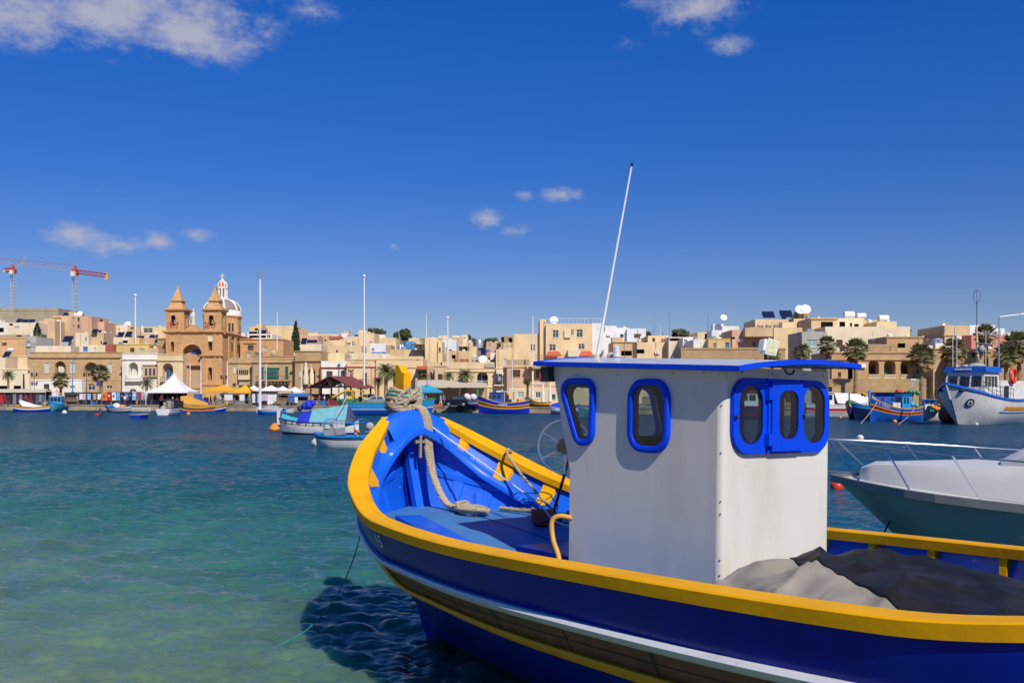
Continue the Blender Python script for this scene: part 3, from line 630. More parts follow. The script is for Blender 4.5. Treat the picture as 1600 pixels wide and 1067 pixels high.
# ---------------- things lying in or tied to the boat
fgM = fg.matrix_basis.copy() if False else (Matrix.Translation(fg.location) @ fg.rotation_euler.to_matrix().to_4x4())
CRUX.matrix_world = fgM
def inboat(mb): return mb.xf(fgM)
def rope(path, r=.016, strands=3, pitch=.09, n=5, sub=10):
    P = spline(path, sub); mb = MB(); d = 0; acc = [0]
    for a, b in zip(P, P[1:]): d += (b - a).length; acc.append(d)
    # resample
    st = pitch / 8; Q = []; k = 0; x = 0
    while x <= d:
        while k < len(acc) - 2 and acc[k + 1] < x: k += 1
        t = (x - acc[k]) / max(1e-6, acc[k + 1] - acc[k]); Q.append(P[k].lerp(P[k + 1], t)); x += st
    up = Vector((0, 0, 1))
    frames = []
    for i, p in enumerate(Q):
        t = (Q[min(i + 1, len(Q) - 1)] - Q[max(0, i - 1)]).normalized(); a = t.cross(up)
        if a.length < 1e-4: a = t.orthogonal()
        a.normalize(); b = a.cross(t); up = b; frames.append((a, b))
    for k in range(strands):
        pa = [Q[i] + (frames[i][0] * math.cos(2 * math.pi * (i / 8 + k / strands)) + frames[i][1] * math.sin(2 * math.pi * (i / 8 + k / strands))) * r * .5 for i in range(len(Q))]
        if len(pa) > 1: mb.tube(pa, r * .58, n)
    return mb
def lie(name, mb, m, label, cat, group=None): return tag(inboat(mb).build(name, m, None, 60), label, cat, group)
# lashing round the stem post
ls = MB(); gr = MB(); rr = random.Random(4)
for i in range(15):
    z = 2.555 + .022 * i * .95; rad = .150 + .045 * math.sin(math.pi * i / 14) + rr.uniform(-.012, .012); ti = rr.uniform(-.10, .10); ph = rr.uniform(0, 6)
    pa = [(-.29 + rad * 1.05 * math.cos(a), rad * math.sin(a), z + ti * math.sin(a + ph) + .012 * math.sin(3 * a)) for a in [2 * math.pi * k / 14 for k in range(15)]]
    (gr if i in (11, 13) else ls).add(*((lambda q: (q.v, q.f))(rope(pa, .021 if i % 3 else .026, 3, .10, 4, 3))))
for i in range(5):
    a0 = rr.uniform(-1.2, 1.2); pa = [(-.29 + .215 * math.cos(a0 + t * .9), .2 * math.sin(a0 + t * .9), 2.66 + .26 * t + .03 * math.sin(5 * t)) for t in frange(0, 1, 5)]
    ls.add(*((lambda q: (q.v, q.f))(rope(pa, .022, 3, .1, 4, 4))))
lie('rope_lashing', ls, M_['rope'], 'thick tan rope wound many times around the yellow stem post', 'rope')
lie('green_rope', gr, M_['rope2'], 'thin green line wound over the tan lashing below the yellow post top', 'rope')
hang = MB()
for j in range(3):
    o = (j - 1) * .036
    pa = [(-.14, .03 + o, 2.66), (-.02, .10 + o, 2.62), (.06, .13 + o, 2.45), (.12, .11 + o * .9, 2.15), (.26, .10 + o * .6, 1.82), (.50, .12 + o * .6, 1.55), (.80, .10 + o, 1.52)]
    hang.add(*((lambda q: (q.v, q.f))(rope(pa, .026, 3, .10, 5, 8))))
for j in range(4):
    r0 = .09 + .022 * j; hang.add(*((lambda q: (q.v, q.f))(rope([(1.02 + 1.25 * r0 * math.cos(a), .12 + r0 * math.sin(a), 1.515 + .02 * (j % 2) + .012 * math.sin(2 * a + j)) for a in [.8 * j + 2 * math.pi * k / 10 for k in range(11)]], .024, 3, .11, 5, 5))))
hang.add(*((lambda q: (q.v, q.f))(rope([(.78, .03, 1.53), (.86, .14, 1.56), (.80, .18, 1.58), (.74, .1, 1.57), (.83, .02, 1.56)], .028, 3, .11, 5, 6))))
lie('mooring_rope', hang, M_['rope'], 'thick pale rope hanging from the stem lashing to a coil on the foredeck', 'rope')
lie('bow_line', rope([(.06, .18, 2.42), (.9, .34, 2.02), (1.9, .30, 1.68), (2.5, .05, 1.56), (3.4, -.45, 1.62)], .011, 2, .07, 5, 8), M_['rubw'], 'thin grey line stretched from the bow arch down across the deck to the wheelhouse', 'rope')
lie('rail_line', rope([(.55, 1.02, 2.125), (.60, .92, 2.16), (.72, .84, 2.08), (1.15, .82, 1.78), (1.60, .78, 1.54), (1.72, .72, 1.51)], .017, 3, .08, 5, 8), M_['rope'], 'pale rope looped over the far yellow rail and down to the deck', 'rope')
dr = rope([(.86, .62, 1.50), (1.05, .66, 1.50), (1.3, .74, 1.505), (1.5, .72, 1.50), (1.75, .80, 1.50), (2.0, .86, 1.51), (2.3, .86, 1.52)], .026, 3, .11, 5, 8)
for (x, y) in ((1.45, .70), (1.55, .76), (1.9, .84), (2.15, .88), (2.3, .8)): dr.add(*((lambda q: (q.v, q.f))(rope([(x + .07 * math.cos(a), y + .06 * math.sin(a), 1.52 + .02 * math.sin(2 * a)) for a in [2 * math.pi * k / 8 for k in range(9)]], .02, 3, .1, 5, 4))))
lie('deck_rope', dr, M_['rope'], 'knotted tan rope lying along the foot of the far bulwark', 'rope')
bk = MB(); bk.lathe([(.02, 0), (.085, .005), (.11, .05), (.118, .16), (.122, .165), (.112, .165), (.105, .05), (.02, .02)], (1.80, .47, DZ(1.8) + .02), 20)
lie('bucket', bk, M_['red'], 'dull red round bucket standing on the shaded foredeck', 'bucket')
sh_ = rope([(2.1, .25, 1.50), (2.2, .2, 1.52), (2.3, .3, 1.54), (2.2, .33, 1.50), (2.32, .2, 1.51), (2.4, .32, 1.50)], .02, 3, .1, 5, 6)
lie('rope_scrap', sh_, mat('dark_rope', (.06, .065, .08), .8), 'small dark tangle of rope on the deck beside the red bucket', 'rope')
# engine cover: tan sheet with a black tarpaulin over it
TF = mono([5.22, 5.27, 5.40, 5.62, 6.05, 6.5, 7.0, 8.6], [1.20, 1.44, 1.55, 1.63, 1.73, 1.70, 1.655, 1.56])
def tarp_h(s, l):
    a = abs(l); base = TF(s) - (.30 * l if l > 0 else .075 * a) - .34 * max(0, a - .88) ** 1.3 * (1 if l < 0 else 1.6)
    rg = lambda x: (1 - abs(math.sin(x))) ** 2.2
    crease = .046 * rg(5.2 * s + 3.1 * l + .8 * math.sin(3 * l)) * (1 if l < -.25 else .35) + .022 * rg(3.3 * s - 4.4 * l + 1.0) + .016 * rg(8.5 * l + 1.3 * math.sin(2.2 * s)) - .018
    fold = crease + .010 * math.sin(13 * s + 5 * l + 1.5 * math.sin(6 * l)) * (.25 + min(1, max(0, -l - .2) * 1.4)) + .005 * math.sin(23 * s - 9 * l + 2 * math.sin(5 * s)) - .05 * math.exp(-((s - 5.72) / .10) ** 2 - ((l + .72) / .22) ** 2)
    base += .075 * math.exp(-((s - 5.58) / .24) ** 2 - ((l + .62) / .40) ** 2)
    return max(1.10, base + fold * (1.25 if s < 6.3 else .6))
ts_ = MB(); ts_.grid([[(s, l, tarp_h(s, l)) for l in frange(-1.42, 1.12, 120)] for s in frange(5.23, 8.6, 200)])
lie('canvas_cover', ts_, mat('tan_canvas', (.27, .245, .205), .8, var=.12, scale=6, bump=.15, bscale=30, stain=(.22, .20, .18), stain_amt=.4), 'crumpled tan canvas cover over the engine box behind the wheelhouse', 'cover')
edge = mono([-1.45, -1.2, -.9, -.68, -.58, -.46, -.3, -.05, .12, .3, .5, 1.15], [7.55, 7.06, 6.50, 6.02, 5.84, 5.62, 5.58, 5.62, 5.72, 6.0, 6.15, 6.3]); bt_ = MB(); rows = []
for l in frange(-1.40, 1.10, 120):
    e0 = edge(l); rows.append([(s, l, tarp_h(s, l) + .014 + .004 * math.sin(14 * s + 9 * l)) for s in [e0 + (8.58 - e0) * (i / 110) ** 1.2 for i in range(111)]])
bt_.grid([r[::-1] for r in rows]); bt_.grid([[(p[0], p[1], p[2]) , (p[0] - .004, p[1], p[2] - .02)] for p in [r[0] for r in rows]])
lie('tarpaulin', bt_, mat('black_tarpaulin', (.014, .0125, .012), .55, var=.3, scale=4, bump=.12, bscale=16, stain=(.04, .04, .045), stain_amt=.5, stain_scale=2.5, spec=.25, chips=(.35, .35, .33), chip_amt=.81, chip_scale=26), 'faded black tarpaulin thrown over the tan canvas cover', 'tarpaulin')
# mooring line from the bow into the water
P0 = Vector((-1.62, 10.55, 1.28)); P1 = Vector((-2.75, 11.9, -.02))
# line from the hull to the seabed
pts = [(-1.70, 11.05, 1.40), (-1.80, 10.95, .95), (-2.0, 10.85, .5), (-2.28, 10.75, .18), (-2.55, 10.7, .03), (-2.75, 10.68, -.06)]
mb = MB(); mb.tube(spline(pts, 8), .0075, 6); tag(mb.build('mooring_line', mat('dark_green_line', (.02, .24, .19), .6), None, 60), 'thin dark green line hanging from the blue bow into the clear water', 'rope')
# ------------------------------------------------------------------ other boats
def P(name, col, **k): return mat(name, col, **k)
MB_ = dict(white=P('boat_white', (.70, .70, .68), rough=.4, stain=(.45, .43, .38), stain_amt=.35, stain_scale=1.5, streak=True), blue=P('boat_blue', (.008, .10, .50), rough=.4, stain=(.02, .08, .3), stain_amt=.4), royal=P('boat_royal_blue', (.006, .03, .42), rough=.4),
           sky=P('boat_sky_blue', (.03, .26, .62), rough=.4), turq=P('boat_turquoise', (.06, .42, .50), rough=.45, stain=(.03, .25, .4), stain_amt=.3), yel=P('boat_yellow', (.70, .36, .02), rough=.45, stain=(.4, .2, .02), stain_amt=.4), orange=P('boat_orange', (.72, .25, .02), rough=.45),
           maroon=P('boat_maroon', (.12, .018, .012), rough=.5), red=P('boat_red', (.48, .02, .02), rough=.4), green=P('boat_green', (.02, .28, .10), rough=.45), dark=P('boat_dark', (.02, .022, .03), rough=.6), navy=P('boat_navy', (.008, .02, .10), rough=.5),
           boot=P('boat_rust', (.20, .06, .045), rough=.7, var=.3), wood=P('boat_wood', (.26, .17, .09), rough=.7), grey=P('boat_grey', (.30, .31, .32), rough=.6), canvas=P('grey_canvas', (.34, .33, .33), rough=.85, bump=.2, bscale=20), cream=P('cream_paint', (.62, .55, .42), rough=.6),
           wcan=P('white_canvas', (.66, .64, .62), rough=.85, bump=.2, bscale=12), bcan=P('blue_canvas', (.01, .03, .50), rough=.7, bump=.2, bscale=12), tcan=P('turquoise_canvas', (.15, .39, .45), rough=.75, var=.12, bump=.3, bscale=8), bkcan=P('black_canvas', (.02, .02, .024), rough=.8), ycan=P('ochre_canvas', (.55, .27, .03), rough=.75, bump=.3, bscale=8),
           glass=P('dark_glass', (.02, .025, .03), rough=.08), steel=M_['steel'], rope=M_['rope'], alu=P('mast_white', (.72, .72, .70), rough=.4), buoyr=P('buoy_red', (.66, .045, .015), rough=.4), buoyo=P('buoy_orange', (.72, .24, .02), rough=.45), buoyw=P('buoy_white', (.66, .64, .56), rough=.5, stain=(.3, .3, .2), stain_amt=.5))
class Boat:
    def __init__(s, name, label, cat, x, y, heading, L, B, zm, zb, zs, bands, rail='yel', inner='blue', transom=False, rake=.15, draft=.35, deck=.35, post=None, group=None, flare=1.0, rail_w=.10, rail_h=.08, thwarts=2, foredeck=.22):
        s.L, s.B, s.zm, s.zb, s.zs, s.rake, s.draft, s.flare = L, B, zm, zb, zs, rake, draft, flare
        s.root = thing(name, label, cat, (x, y, 0), math.radians(heading + 180), group)
        s.hbf = mono([0, .05, .18, .5, .85, 1], [.03, .32, .74, 1, .94, .84]) if transom else mono([0, .05, .18, .5, .82, .95, 1], [.03, .33, .75, 1, .78, .36, .04])
        T = sorted(set([0, .015, .04, .08] + [round(.12 + .04 * i, 3) for i in range(22)] + ([1.0] if transom else [.96, .985, 1.0])))
        s.T = T
        for i, (f0, f1, m) in enumerate(bands):
            mb = MB()
            for sg in (-1, 1): mb.grid([[s.pt(t, f0 + (f1 - f0) * k / 4, sg) for k in range(5)][::-sg] for t in T])
            if transom: mb.grid([[s.pt(1, f0 + (f1 - f0) * k / 6, -1), s.pt(1, f0 + (f1 - f0) * k / 6, 1)] for k in range(7)][::-1])
            mb.build('hull_band', MB_[m], s.root, 40)
        for sg in (-1, 1):
            lp = []
            for t in T: x_, y_, z_ = s.pt(t, 0, sg); b = abs(y_); lp.append([(x_, sg * (b + rail_w * .4), z_ - rail_h), (x_, sg * (b + rail_w * .4), z_ + .01), (x_, sg * max(.0, b - rail_w * .6), z_ + .01), (x_, sg * max(0, b - rail_w * .6), z_ - rail_h)][::-sg])
            MB().loft(lp).build('cap_rail', MB_[rail], s.root)
        mb = MB()
        for sg in (-1, 1): mb.grid([[(p[0], p[1] * .95, p[2]) for p in [s.pt(t, deck * 1.15 / (zm + draft) * k / 2, sg) for k in range(3)]][::sg] for t in T[1:-1]])
        mb.build('inner_lining', MB_[inner], s.root, 40)
        mb = MB(); rows = []
        for t in T[1:]:
            z_ = min(s.hz(t) - .12, max(zm - deck, s.hz(t) - deck * 1.6)); v = (s.hz(t) - z_) / (s.hz(t) + draft); y_ = abs(s.pt(t, v, 1)[1]) * .97; x_ = s.pt(t, v, 1)[0]; rows.append([(x_, -y_ + y_ * k, z_) for k in range(3)])
        mb.grid(rows); mb.build('deck', MB_[inner], s.root)
        if foredeck:
            rows = []
            for t in [q for q in T if q <= foredeck]: p = s.pt(t, .02, 1); rows.append([(p[0], -p[1], p[2]), (p[0], 0, p[2] + .04), (p[0], p[1], p[2])])
            MB().grid(rows).build('foredeck', MB_[rail if rail != 'yel' else inner], s.root)
        for k in range(thwarts):
            t = .45 + .25 * k; p = s.pt(t, .1, 1); MB().cbox((p[0], 0, s.hz(t) - .14), (.22, abs(p[1]) * 1.9, .04)).build('thwart', MB_['wood'], s.root)
        if post:
            hgt, m = post; p = s.pt(0, 0, 1); MB().box((p[0] - .12, -.05, p[2] - .5), (p[0] + .10, .05, p[2] + hgt)).build('stem_post', MB_[m], s.root)
    def hz(s, t): return s.zm + (s.zb - s.zm) * max(0, 1 - t / .55) ** 2 + (s.zs - s.zm) * max(0, (t - .55) / .45) ** 2
    def pt(s, t, v, sg):
        z = s.hz(t) + (-s.draft - s.hz(t)) * v; p = (.95 - .6 * min(1, t / .35)) * s.flare + (.25 * max(0, (t - .75) / .25) if s.hbf(1) < .1 else 0)
        return (-s.L / 2 + s.L * t + s.rake * v * s.L * .4 * max(0, 1 - t / .4) ** 2, sg * s.hbf(t) * s.B / 2 * max(0, 1 - v ** 1.6) ** p, z)
    def part(s, name, mb, m, par=None, smooth=None): return mb.build(name, MB_[m] if isinstance(m, str) else m, par or s.root, smooth)
    def cabin(s, x0, x1, w_, z0, h, m, roof='white', wins=2, rake=.1, rover=.12, roofh=.06, front=True, name='cabin'):
        mb = MB(); y = w_ / 2
        mb.loft([[(x0, -y, z0), (x1, -y, z0), (x1, y, z0), (x0, y, z0)], [(x0 + rake, -y * .95, z0 + h), (x1 - .02, -y * .95, z0 + h), (x1 - .02, y * .95, z0 + h), (x0 + rake, y * .95, z0 + h)]]); c = s.part(name, mb, m)
        s.part('cabin_roof', MB().loft([[(x0 + rake - rover, -y - rover, z0 + h), (x1 + rover, -y - rover, z0 + h), (x1 + rover, y + rover, z0 + h), (x0 + rake - rover, y + rover, z0 + h)], [(x0 + rake - rover * .6, -y, z0 + h + roofh), (x1 + rover * .6, -y, z0 + h + roofh), (x1 + rover * .6, y, z0 + h + roofh), (x0 + rake - rover * .6, y, z0 + h + roofh)]]), roof, c)
        for sg in (-1, 1):
            for k in range(wins):
                a = x0 + .2 + rake * .6 + (x1 - x0 - .3 - rake) * k / wins; b = a + (x1 - x0 - .3 - rake) / wins - .14; yy = sg * (y * .97 + .012)
                s.part('window', MB().box((a, min(yy, yy - sg * .03), z0 + h * .48), (b, max(yy, yy - sg * .03), z0 + h * .86)), 'glass', c)
        if front:
            for k in (-1, 0, 1) if w_ > 1.5 else (-.5, .5):
                s.part('window', MB().loft([[(x0 + rake * q - .03, k * w_ * .3 - w_ * .12, z0 + h * q), (x0 + rake * q + .03, k * w_ * .3 - w_ * .12, z0 + h * q), (x0 + rake * q + .03, k * w_ * .3 + w_ * .12, z0 + h * q), (x0 + rake * q - .03, k * w_ * .3 + w_ * .12, z0 + h * q)] for q in (.5, .86)]), 'glass', c)
        return c
    def mast(s, x, z0, z1, r=.04, m='alu', y=0, lean=0): return s.part('mast', MB().tube([(x, y, z0), (x + lean, y, z1)], [r, r * .7], 6), m)
    def text(s, txt, size, t, v, sg, m='white'):
        x0 = s.pt(t, 0, 1)[0]
        def pl(u, q):
            x = x0 - sg * u; tt = (x + s.L / 2) / s.L; dv = v - q / (s.hz(tt) + s.draft); p = s.pt(tt, dv, sg); return (p[0], p[1] + sg * .025, p[2])
        return letter(txt, size, pl, MB_[m], s.root)
def at(px, Y): return (px - 800) / FOC * Y
def outboard(b, x, z, m='grey', y=0, k=1.0):
    mb = MB(); mb.loft([[(x - .16 * k, y - .13 * k, z + q), (x + .2 * k, y - .13 * k, z + q), (x + .2 * k, y + .13 * k, z + q), (x - .16 * k, y + .13 * k, z + q)] for q in (.1 * k, .42 * k)]); mb.box((x - .1 * k, y - .07 * k, z - .5 * k), (x + .1 * k, y + .07 * k, z + .1 * k)); return b.part('outboard_motor', mb, m)
def canopy(b, pts_l, m, name='canvas_cover'):      # pts_l: list of (x, halfwidth, z_edge, z_ridge)
    rows = []
    for i, (x, hw, ze, zr_) in enumerate(pts_l): rows.append([(x, -hw, ze), (x, -hw * .5, (ze + zr_) / 2 + .03 * math.sin(i)), (x, 0, zr_), (x, hw * .5, (ze + zr_) / 2 - .03 * math.sin(i * 2)), (x, hw, ze)])
    mb = MB().grid(rows); mb.grid([[(p[0], p[1], p[2] - .02) for p in r][::-1] for r in rows]); return b.part(name, mb, m)
LUZ = [(0, .24, 'royal'), (.24, .31, 'yel'), (.31, .40, 'maroon'), (.40, .50, 'yel'), (.50, .86, 'royal'), (.86, 1.0, 'boot')]
# 1 far left
b = Boat('small_boat', 'blue open boat with grey canvas sheet and yellow upturned end, far left quay', 'boat', at(50, 152), 152, 8, 5.6, 1.9, .75, 1.05, 1.2, [(0, .2, 'yel'), (.2, .38, 'white'), (.38, 1.0, 'royal')], 'yel', 'yel')
canopy(b, [(1.9, .1, 1.5, 2.0), (1.2, .7, .9, 1.75), (-.6, .8, .8, 1.15), (-1.6, .5, .9, .95)], 'wcan')
# 2
b = Boat('fishing_boat', 'small grey-blue boat bow-on with white wheelhouse and red mast top', 'fishing boat', at(79, 158), 160, -78, 7.5, 2.7, .95, 1.5, .9, [(0, .12, 'sky'), (.12, .85, 'turq'), (.85, 1, 'boot')], 'sky', 'grey', True)
c = b.cabin(-.6, 1.4, 1.9, .75, 1.75, 'sky', 'white', 2); b.mast(.4, 2.5, 3.7, .06, 'red'); b.part('mast_arm', MB().tube([(.4, -.7, 2.9), (.4, 0, 3.5), (.4, .7, 2.9)], .04, 5), 'red')
# 3
b = Boat('small_boat', 'striped white and dark blue luzzu with orange nets, in front of the stalls', 'boat', at(181, 150), 151, 165, 4.6, 1.8, .7, 1.15, 1.0, [(0, .22, 'white'), (.22, .36, 'maroon'), (.36, .5, 'white'), (.5, 1.0, 'navy')], 'sky', 'wood', post=(.3, 'dark'))
b.part('net_heap', MB().lathe([(.01, 0), (.7, .02), (.55, .35), (.25, .55), (.02, .6)], (.8, 0, .6), 9), 'orange'); canopy(b, [(-.9, .2, 1.1, 1.3), (-.2, .5, .8, 1.5), (.5, .6, .7, .9)], 'wcan')
# 4
b = Boat('dinghy', 'pale green open dinghy with dark outboard at its left end', 'dinghy', at(219, 157), 157, 0, 3.7, 1.5, .55, .65, .55, [(0, .3, 'cream'), (.3, 1, 'buoyw')] if False else [(0, .3, 'cream'), (.3, 1, 'cream')], 'white', 'cream', True, rail_w=.06)
outboard(b, 1.95, .6, 'dark', k=1.2)
# 5
b = Boat('motorboat', 'white open motorboat seen from astern with black canopy and grey sheet', 'motorboat', at(259, 129), 131, 84, 4.8, 2.3, .85, 1.1, .85, [(0, .12, 'white'), (.12, 1, 'white')], 'white', 'grey', True)
canopy(b, [(-1.8, .9, 1.7, 1.95), (-.6, 1.05, 1.95, 2.2), (1.0, 1.05, 2.0, 2.2), (1.6, 1.0, 1.85, 1.95)], 'bkcan'); b.part('side_curtain', MB().box((.2, -1.05, .9), (1.4, -1.0, 1.95)), 'bkcan'); b.part('side_curtain', MB().box((-1.6, .98, .9), (1.2, 1.03, 1.9)), 'bkcan')
b.part('grey_sheet', MB().loft([[(1.3, .2, 1.95), (1.9, .3, 1.95), (1.9, .95, 1.9), (1.3, .95, 1.9)], [(1.5, .6, .95), (1.9, .62, .95), (1.9, .8, .95), (1.5, .8, .95)]]), 'canvas'); b.part('engine_cover', MB().lathe([(.4, 0), (.38, .2), (.2, .38), (.02, .42)], (1.7, -.3, .85), 8), 'canvas')
# 6
b = Boat('dinghy', 'tiny blue square-ended dinghy with grey rim floating off the quay', 'dinghy', at(215, 110), 111, 80, 2.3, 1.55, .52, .58, .52, [(0, .1, 'grey'), (.1, 1, 'royal')], 'grey', 'sky', True, rail_w=.12, foredeck=0)
# 7
b = Boat('luzzu', 'luzzu with ochre canopy, blue and yellow hull, moored before the church', 'fishing boat', at(300, 146), 147, 205, 6.2, 2.2, 1.0, 1.9, 1.3, [(0, .25, 'yel'), (.25, .4, 'navy'), (.4, .6, 'orange'), (.6, .92, 'blue'), (.92, 1, 'boot')], 'yel', 'wood', post=(.5, 'yel'))
canopy(b, [(-2.0, .55, 1.5, 2.5), (-1.0, .95, 1.3, 2.6), (.6, 1.0, 1.2, 2.0), (2.0, .8, 1.1, 1.5)], 'ycan'); canopy(b, [(-2.05, .4, 1.5, 2.2), (-2.0, .3, 1.5, 2.3)], 'dark', 'cover_opening')
# 8
b = Boat('luzzu', 'bright blue luzzu with blue canvas cover beside the ochre canopy boat', 'fishing boat', at(328, 151), 152, 20, 4.6, 1.8, .85, 1.5, 1.2, [(0, .2, 'orange'), (.2, .3, 'navy'), (.3, .45, 'white'), (.45, 1, 'royal')], 'yel', 'sky', post=(.4, 'yel'))
canopy(b, [(-.4, .8, .95, 1.1), (.6, .8, 1.0, 1.5), (1.6, .5, 1.3, 2.3)], 'bcan')
# 9
b = Boat('skiff', 'blue skiff under a sagging grey cover at the foot of the white mast', 'skiff', at(420, 130), 131, 168, 3.9, 1.7, .6, .8, .65, [(0, .3, 'sky'), (.3, 1, 'blue')], 'white', 'white', True, post=(.3, 'white'))
canopy(b, [(-1.3, .6, .75, .9), (-.3, .85, .7, 1.35), (.8, .85, .65, 1.2), (1.9, .7, .65, .9)], 'canvas')
b = Boat('skiff', 'white low motorboat tucked behind the grey-covered blue skiff', 'skiff', at(434, 145), 146, 175, 4.2, 1.6, .6, .8, .7, [(0, .3, 'white'), (.3, 1, 'white')], 'sky', 'grey', True)
# 10  moored boat with the turquoise cover
b = Boat('covered_boat', 'white moored boat with turquoise and blue covers, blue balls of canvas above', 'boat', at(498, 67.2), 67.2, 176, 5.7, 2.0, .86, 1.18, 1.0, [(0, .16, 'white'), (.16, .21, 'wood'), (.21, .62, 'white'), (.62, 1.0, 'navy')], 'navy', 'turq', rail_w=.07, rail_h=.05, deck=.25, post=(.45, 'buoyw'))
canopy(b, [(-2.6, .25, 1.12, 1.45), (-2.0, .6, .98, 1.25), (-1.25, .85, .92, 1.1)], 'turq', 'bow_cover'); canopy(b, [(-1.35, .88, .82, 1.45), (-.45, .98, .80, 1.72)], 'bcan', 'canvas_cover'); canopy(b, [(-.45, .98, .80, 1.74), (.4, 1.02, .78, 1.85), (1.2, 1.0, .78, 1.95), (2.1, .95, .80, 2.1)], 'tcan'); canopy(b, [(2.1, .95, .8, 2.1), (2.75, .6, 1.0, 1.1)], 'navy', 'canvas_cover')
b.part('sail_bundle', MB().ball((-.75, .1, 2.05), .34, 10, 7).ball((-1.0, .05, 1.98), .26, 8, 6).ball((-.45, .1, 2.2), .22, 8, 6), 'bcan', None, 60); b.part('sail_bundle', MB().ball((-1.35, 0, 1.8), .2, 8, 6), 'navy', None, 60); b.mast(-.9, 1.0, 1.9, .04, 'wood'); b.part('spar', MB().tube([(1.5, -.9, 1.25), (2.25, -.8, 2.75)], .03, 5), 'white')
for k in range(9):
    for sg in (-1, 1): p = b.pt(.12 + .09 * k, .0, sg); b.part('rail_post', MB().box((p[0] - .03, p[1] - .03, p[2] - .22), (p[0] + .03, p[1] + .03, p[2])), 'navy')
letter('JOSEPHINE' if False else 'M 117', .16, lambda u, q: (-.9 + u, -.95 + .0 * q, 1.18 + q), MB_['buoyw'], b.root) if False else None
# 11  small cuddy
b = Boat('motorboat', 'small pale grey motorboat with light blue tube canopy frame and outboard', 'motorboat', at(531, 50.6), 51.0, 158, 3.3, 1.55, .62, .78, .66, [(0, .16, 'sky'), (.16, .24, 'dark'), (.24, .92, 'white'), (.92, 1, 'dark')], 'sky', 'royal', True, rail_w=.09, deck=.3, thwarts=1)
fr = MB(); 
for x in (-.62, 1.25): fr.tube(spline([(x, -.72, .66), (x, -.72, 1.25), (x, -.55, 1.42), (x, 0, 1.50), (x, .55, 1.42), (x, .72, 1.25), (x, .72, .66)], 4), .028, 6)
for y in (-.7, .7): fr.tube([(-.62, y, 1.28), (1.25, y, 1.28)], .028, 6)
b.part('canopy_frame', fr, 'sky', None, 60)
b.part('cuddy', MB().loft([[(-.75, -.66, .64), (-.15, -.68, .64), (-.15, .68, .64), (-.75, .66, .64)], [(-.55, -.58, 1.38), (-.15, -.6, 1.42), (-.15, .6, 1.42), (-.55, .58, 1.38)]]), 'grey')
for y0, y1 in ((-.56, -.3), (-.2, .22), (.3, .55)): b.part('window', MB().box((-.16, y0, 1.0), (-.13, y1, 1.33)), 'white')
for y0 in (-.69,): b.part('window', MB().box((-.55, y0, 1.0), (-.3, y0 + .06, 1.28)), 'white')
outboard(b, 1.72, .72, 'grey', k=1.0); b.part('outboard_hood', MB().ball((1.75, .0, 1.1), .24, 10, 7), 'canvas', None, 60)
mb = MB(); rr = random.Random(3)
for i in range(9): mb.ball((1.35 + rr.uniform(-.12, .12), -.62 + rr.uniform(-.1, .1), .72 + rr.uniform(-.15, .3)), .08, 7, 5, i % 2)
mb.build('float_bundle', [MB_['buoyo'], MB_['white']], b.root, 60)
# 12 big turquoise boat behind the stem
b = Boat('trawler', 'long turquoise boat with green rail and low white wheelhouse behind the rope post', 'fishing boat', at(612, 128), 129, 4, 11.5, 3.4, 1.72, 2.3, 1.72, [(0, .07, 'green'), (.07, .42, 'sky'), (.42, .47, 'white'), (.47, .95, 'blue'), (.95, 1, 'boot')], 'green', 'grey', True, rail_h=.14)
b.cabin(-1.8, .8, 2.2, 1.4, 2.0, 'white', 'sky', 3); b.mast(-3.2, 1.5, 4.4, .06, 'sky'); b.text('BLUEFIN' if False else '', .4, .6, .2, -1) if False else None
for k in range(9): b.part('name_mark', MB().box((1.6 + .22 * k, -1.735, 1.36), (1.74 + .22 * k, -1.70, 1.52)), 'white')
# 13 bright luzzu at the quay
b = Boat('luzzu', 'royal blue luzzu with curved yellow and maroon stripes and small blue cabin', 'fishing boat', at(787, 137.5), 138, 186, 7.5, 2.7, 1.62, 2.75, 2.05, LUZ, 'yel', 'yel', post=(.75, 'green'), draft=.3, rake=.05, deck=.5)
b.cabin(-2.0, -.2, 1.8, 1.3, 1.75, 'blue', 'blue', 2); mb = MB()
for x in (.0, 1.5):
    for y in (-.8, .8): mb.tube([(x, y, 1.4), (x, y, 3.15)], .05, 5)
b.part('canopy_posts', mb, 'white'); b.part('canopy_roof', MB().box((-.3, -.95, 3.15), (1.9, .95, 3.25)), 'white'); b.part('deck_gear', MB().box((.2, -.5, 1.2), (1.1, .5, 2.1)), 'dark'); b.part('stern_boards', MB().box((2.0, -.9, 1.5), (2.6, .9, 2.15)), 'yel')
for k in range(6): b.part('name_mark', MB().box((-.9 + .22 * k, -1.365, 1.25), (-.76 + .22 * k, -1.325, 1.40)), 'white')
# 14
b = Boat('small_boat', 'small boat under a royal blue cover moored left of the wheelhouse', 'boat', at(884, 136), 136, 185, 4.6, 1.7, .8, 1.1, 1.0, [(0, .3, 'white'), (.3, .5, 'sky'), (.5, 1, 'maroon')], 'white', 'white')
canopy(b, [(-2.1, .3, 1.05, 1.4), (-1.0, .8, .85, 1.7), (.5, .85, .85, 1.6), (1.8, .5, .95, 1.2)], 'bcan')
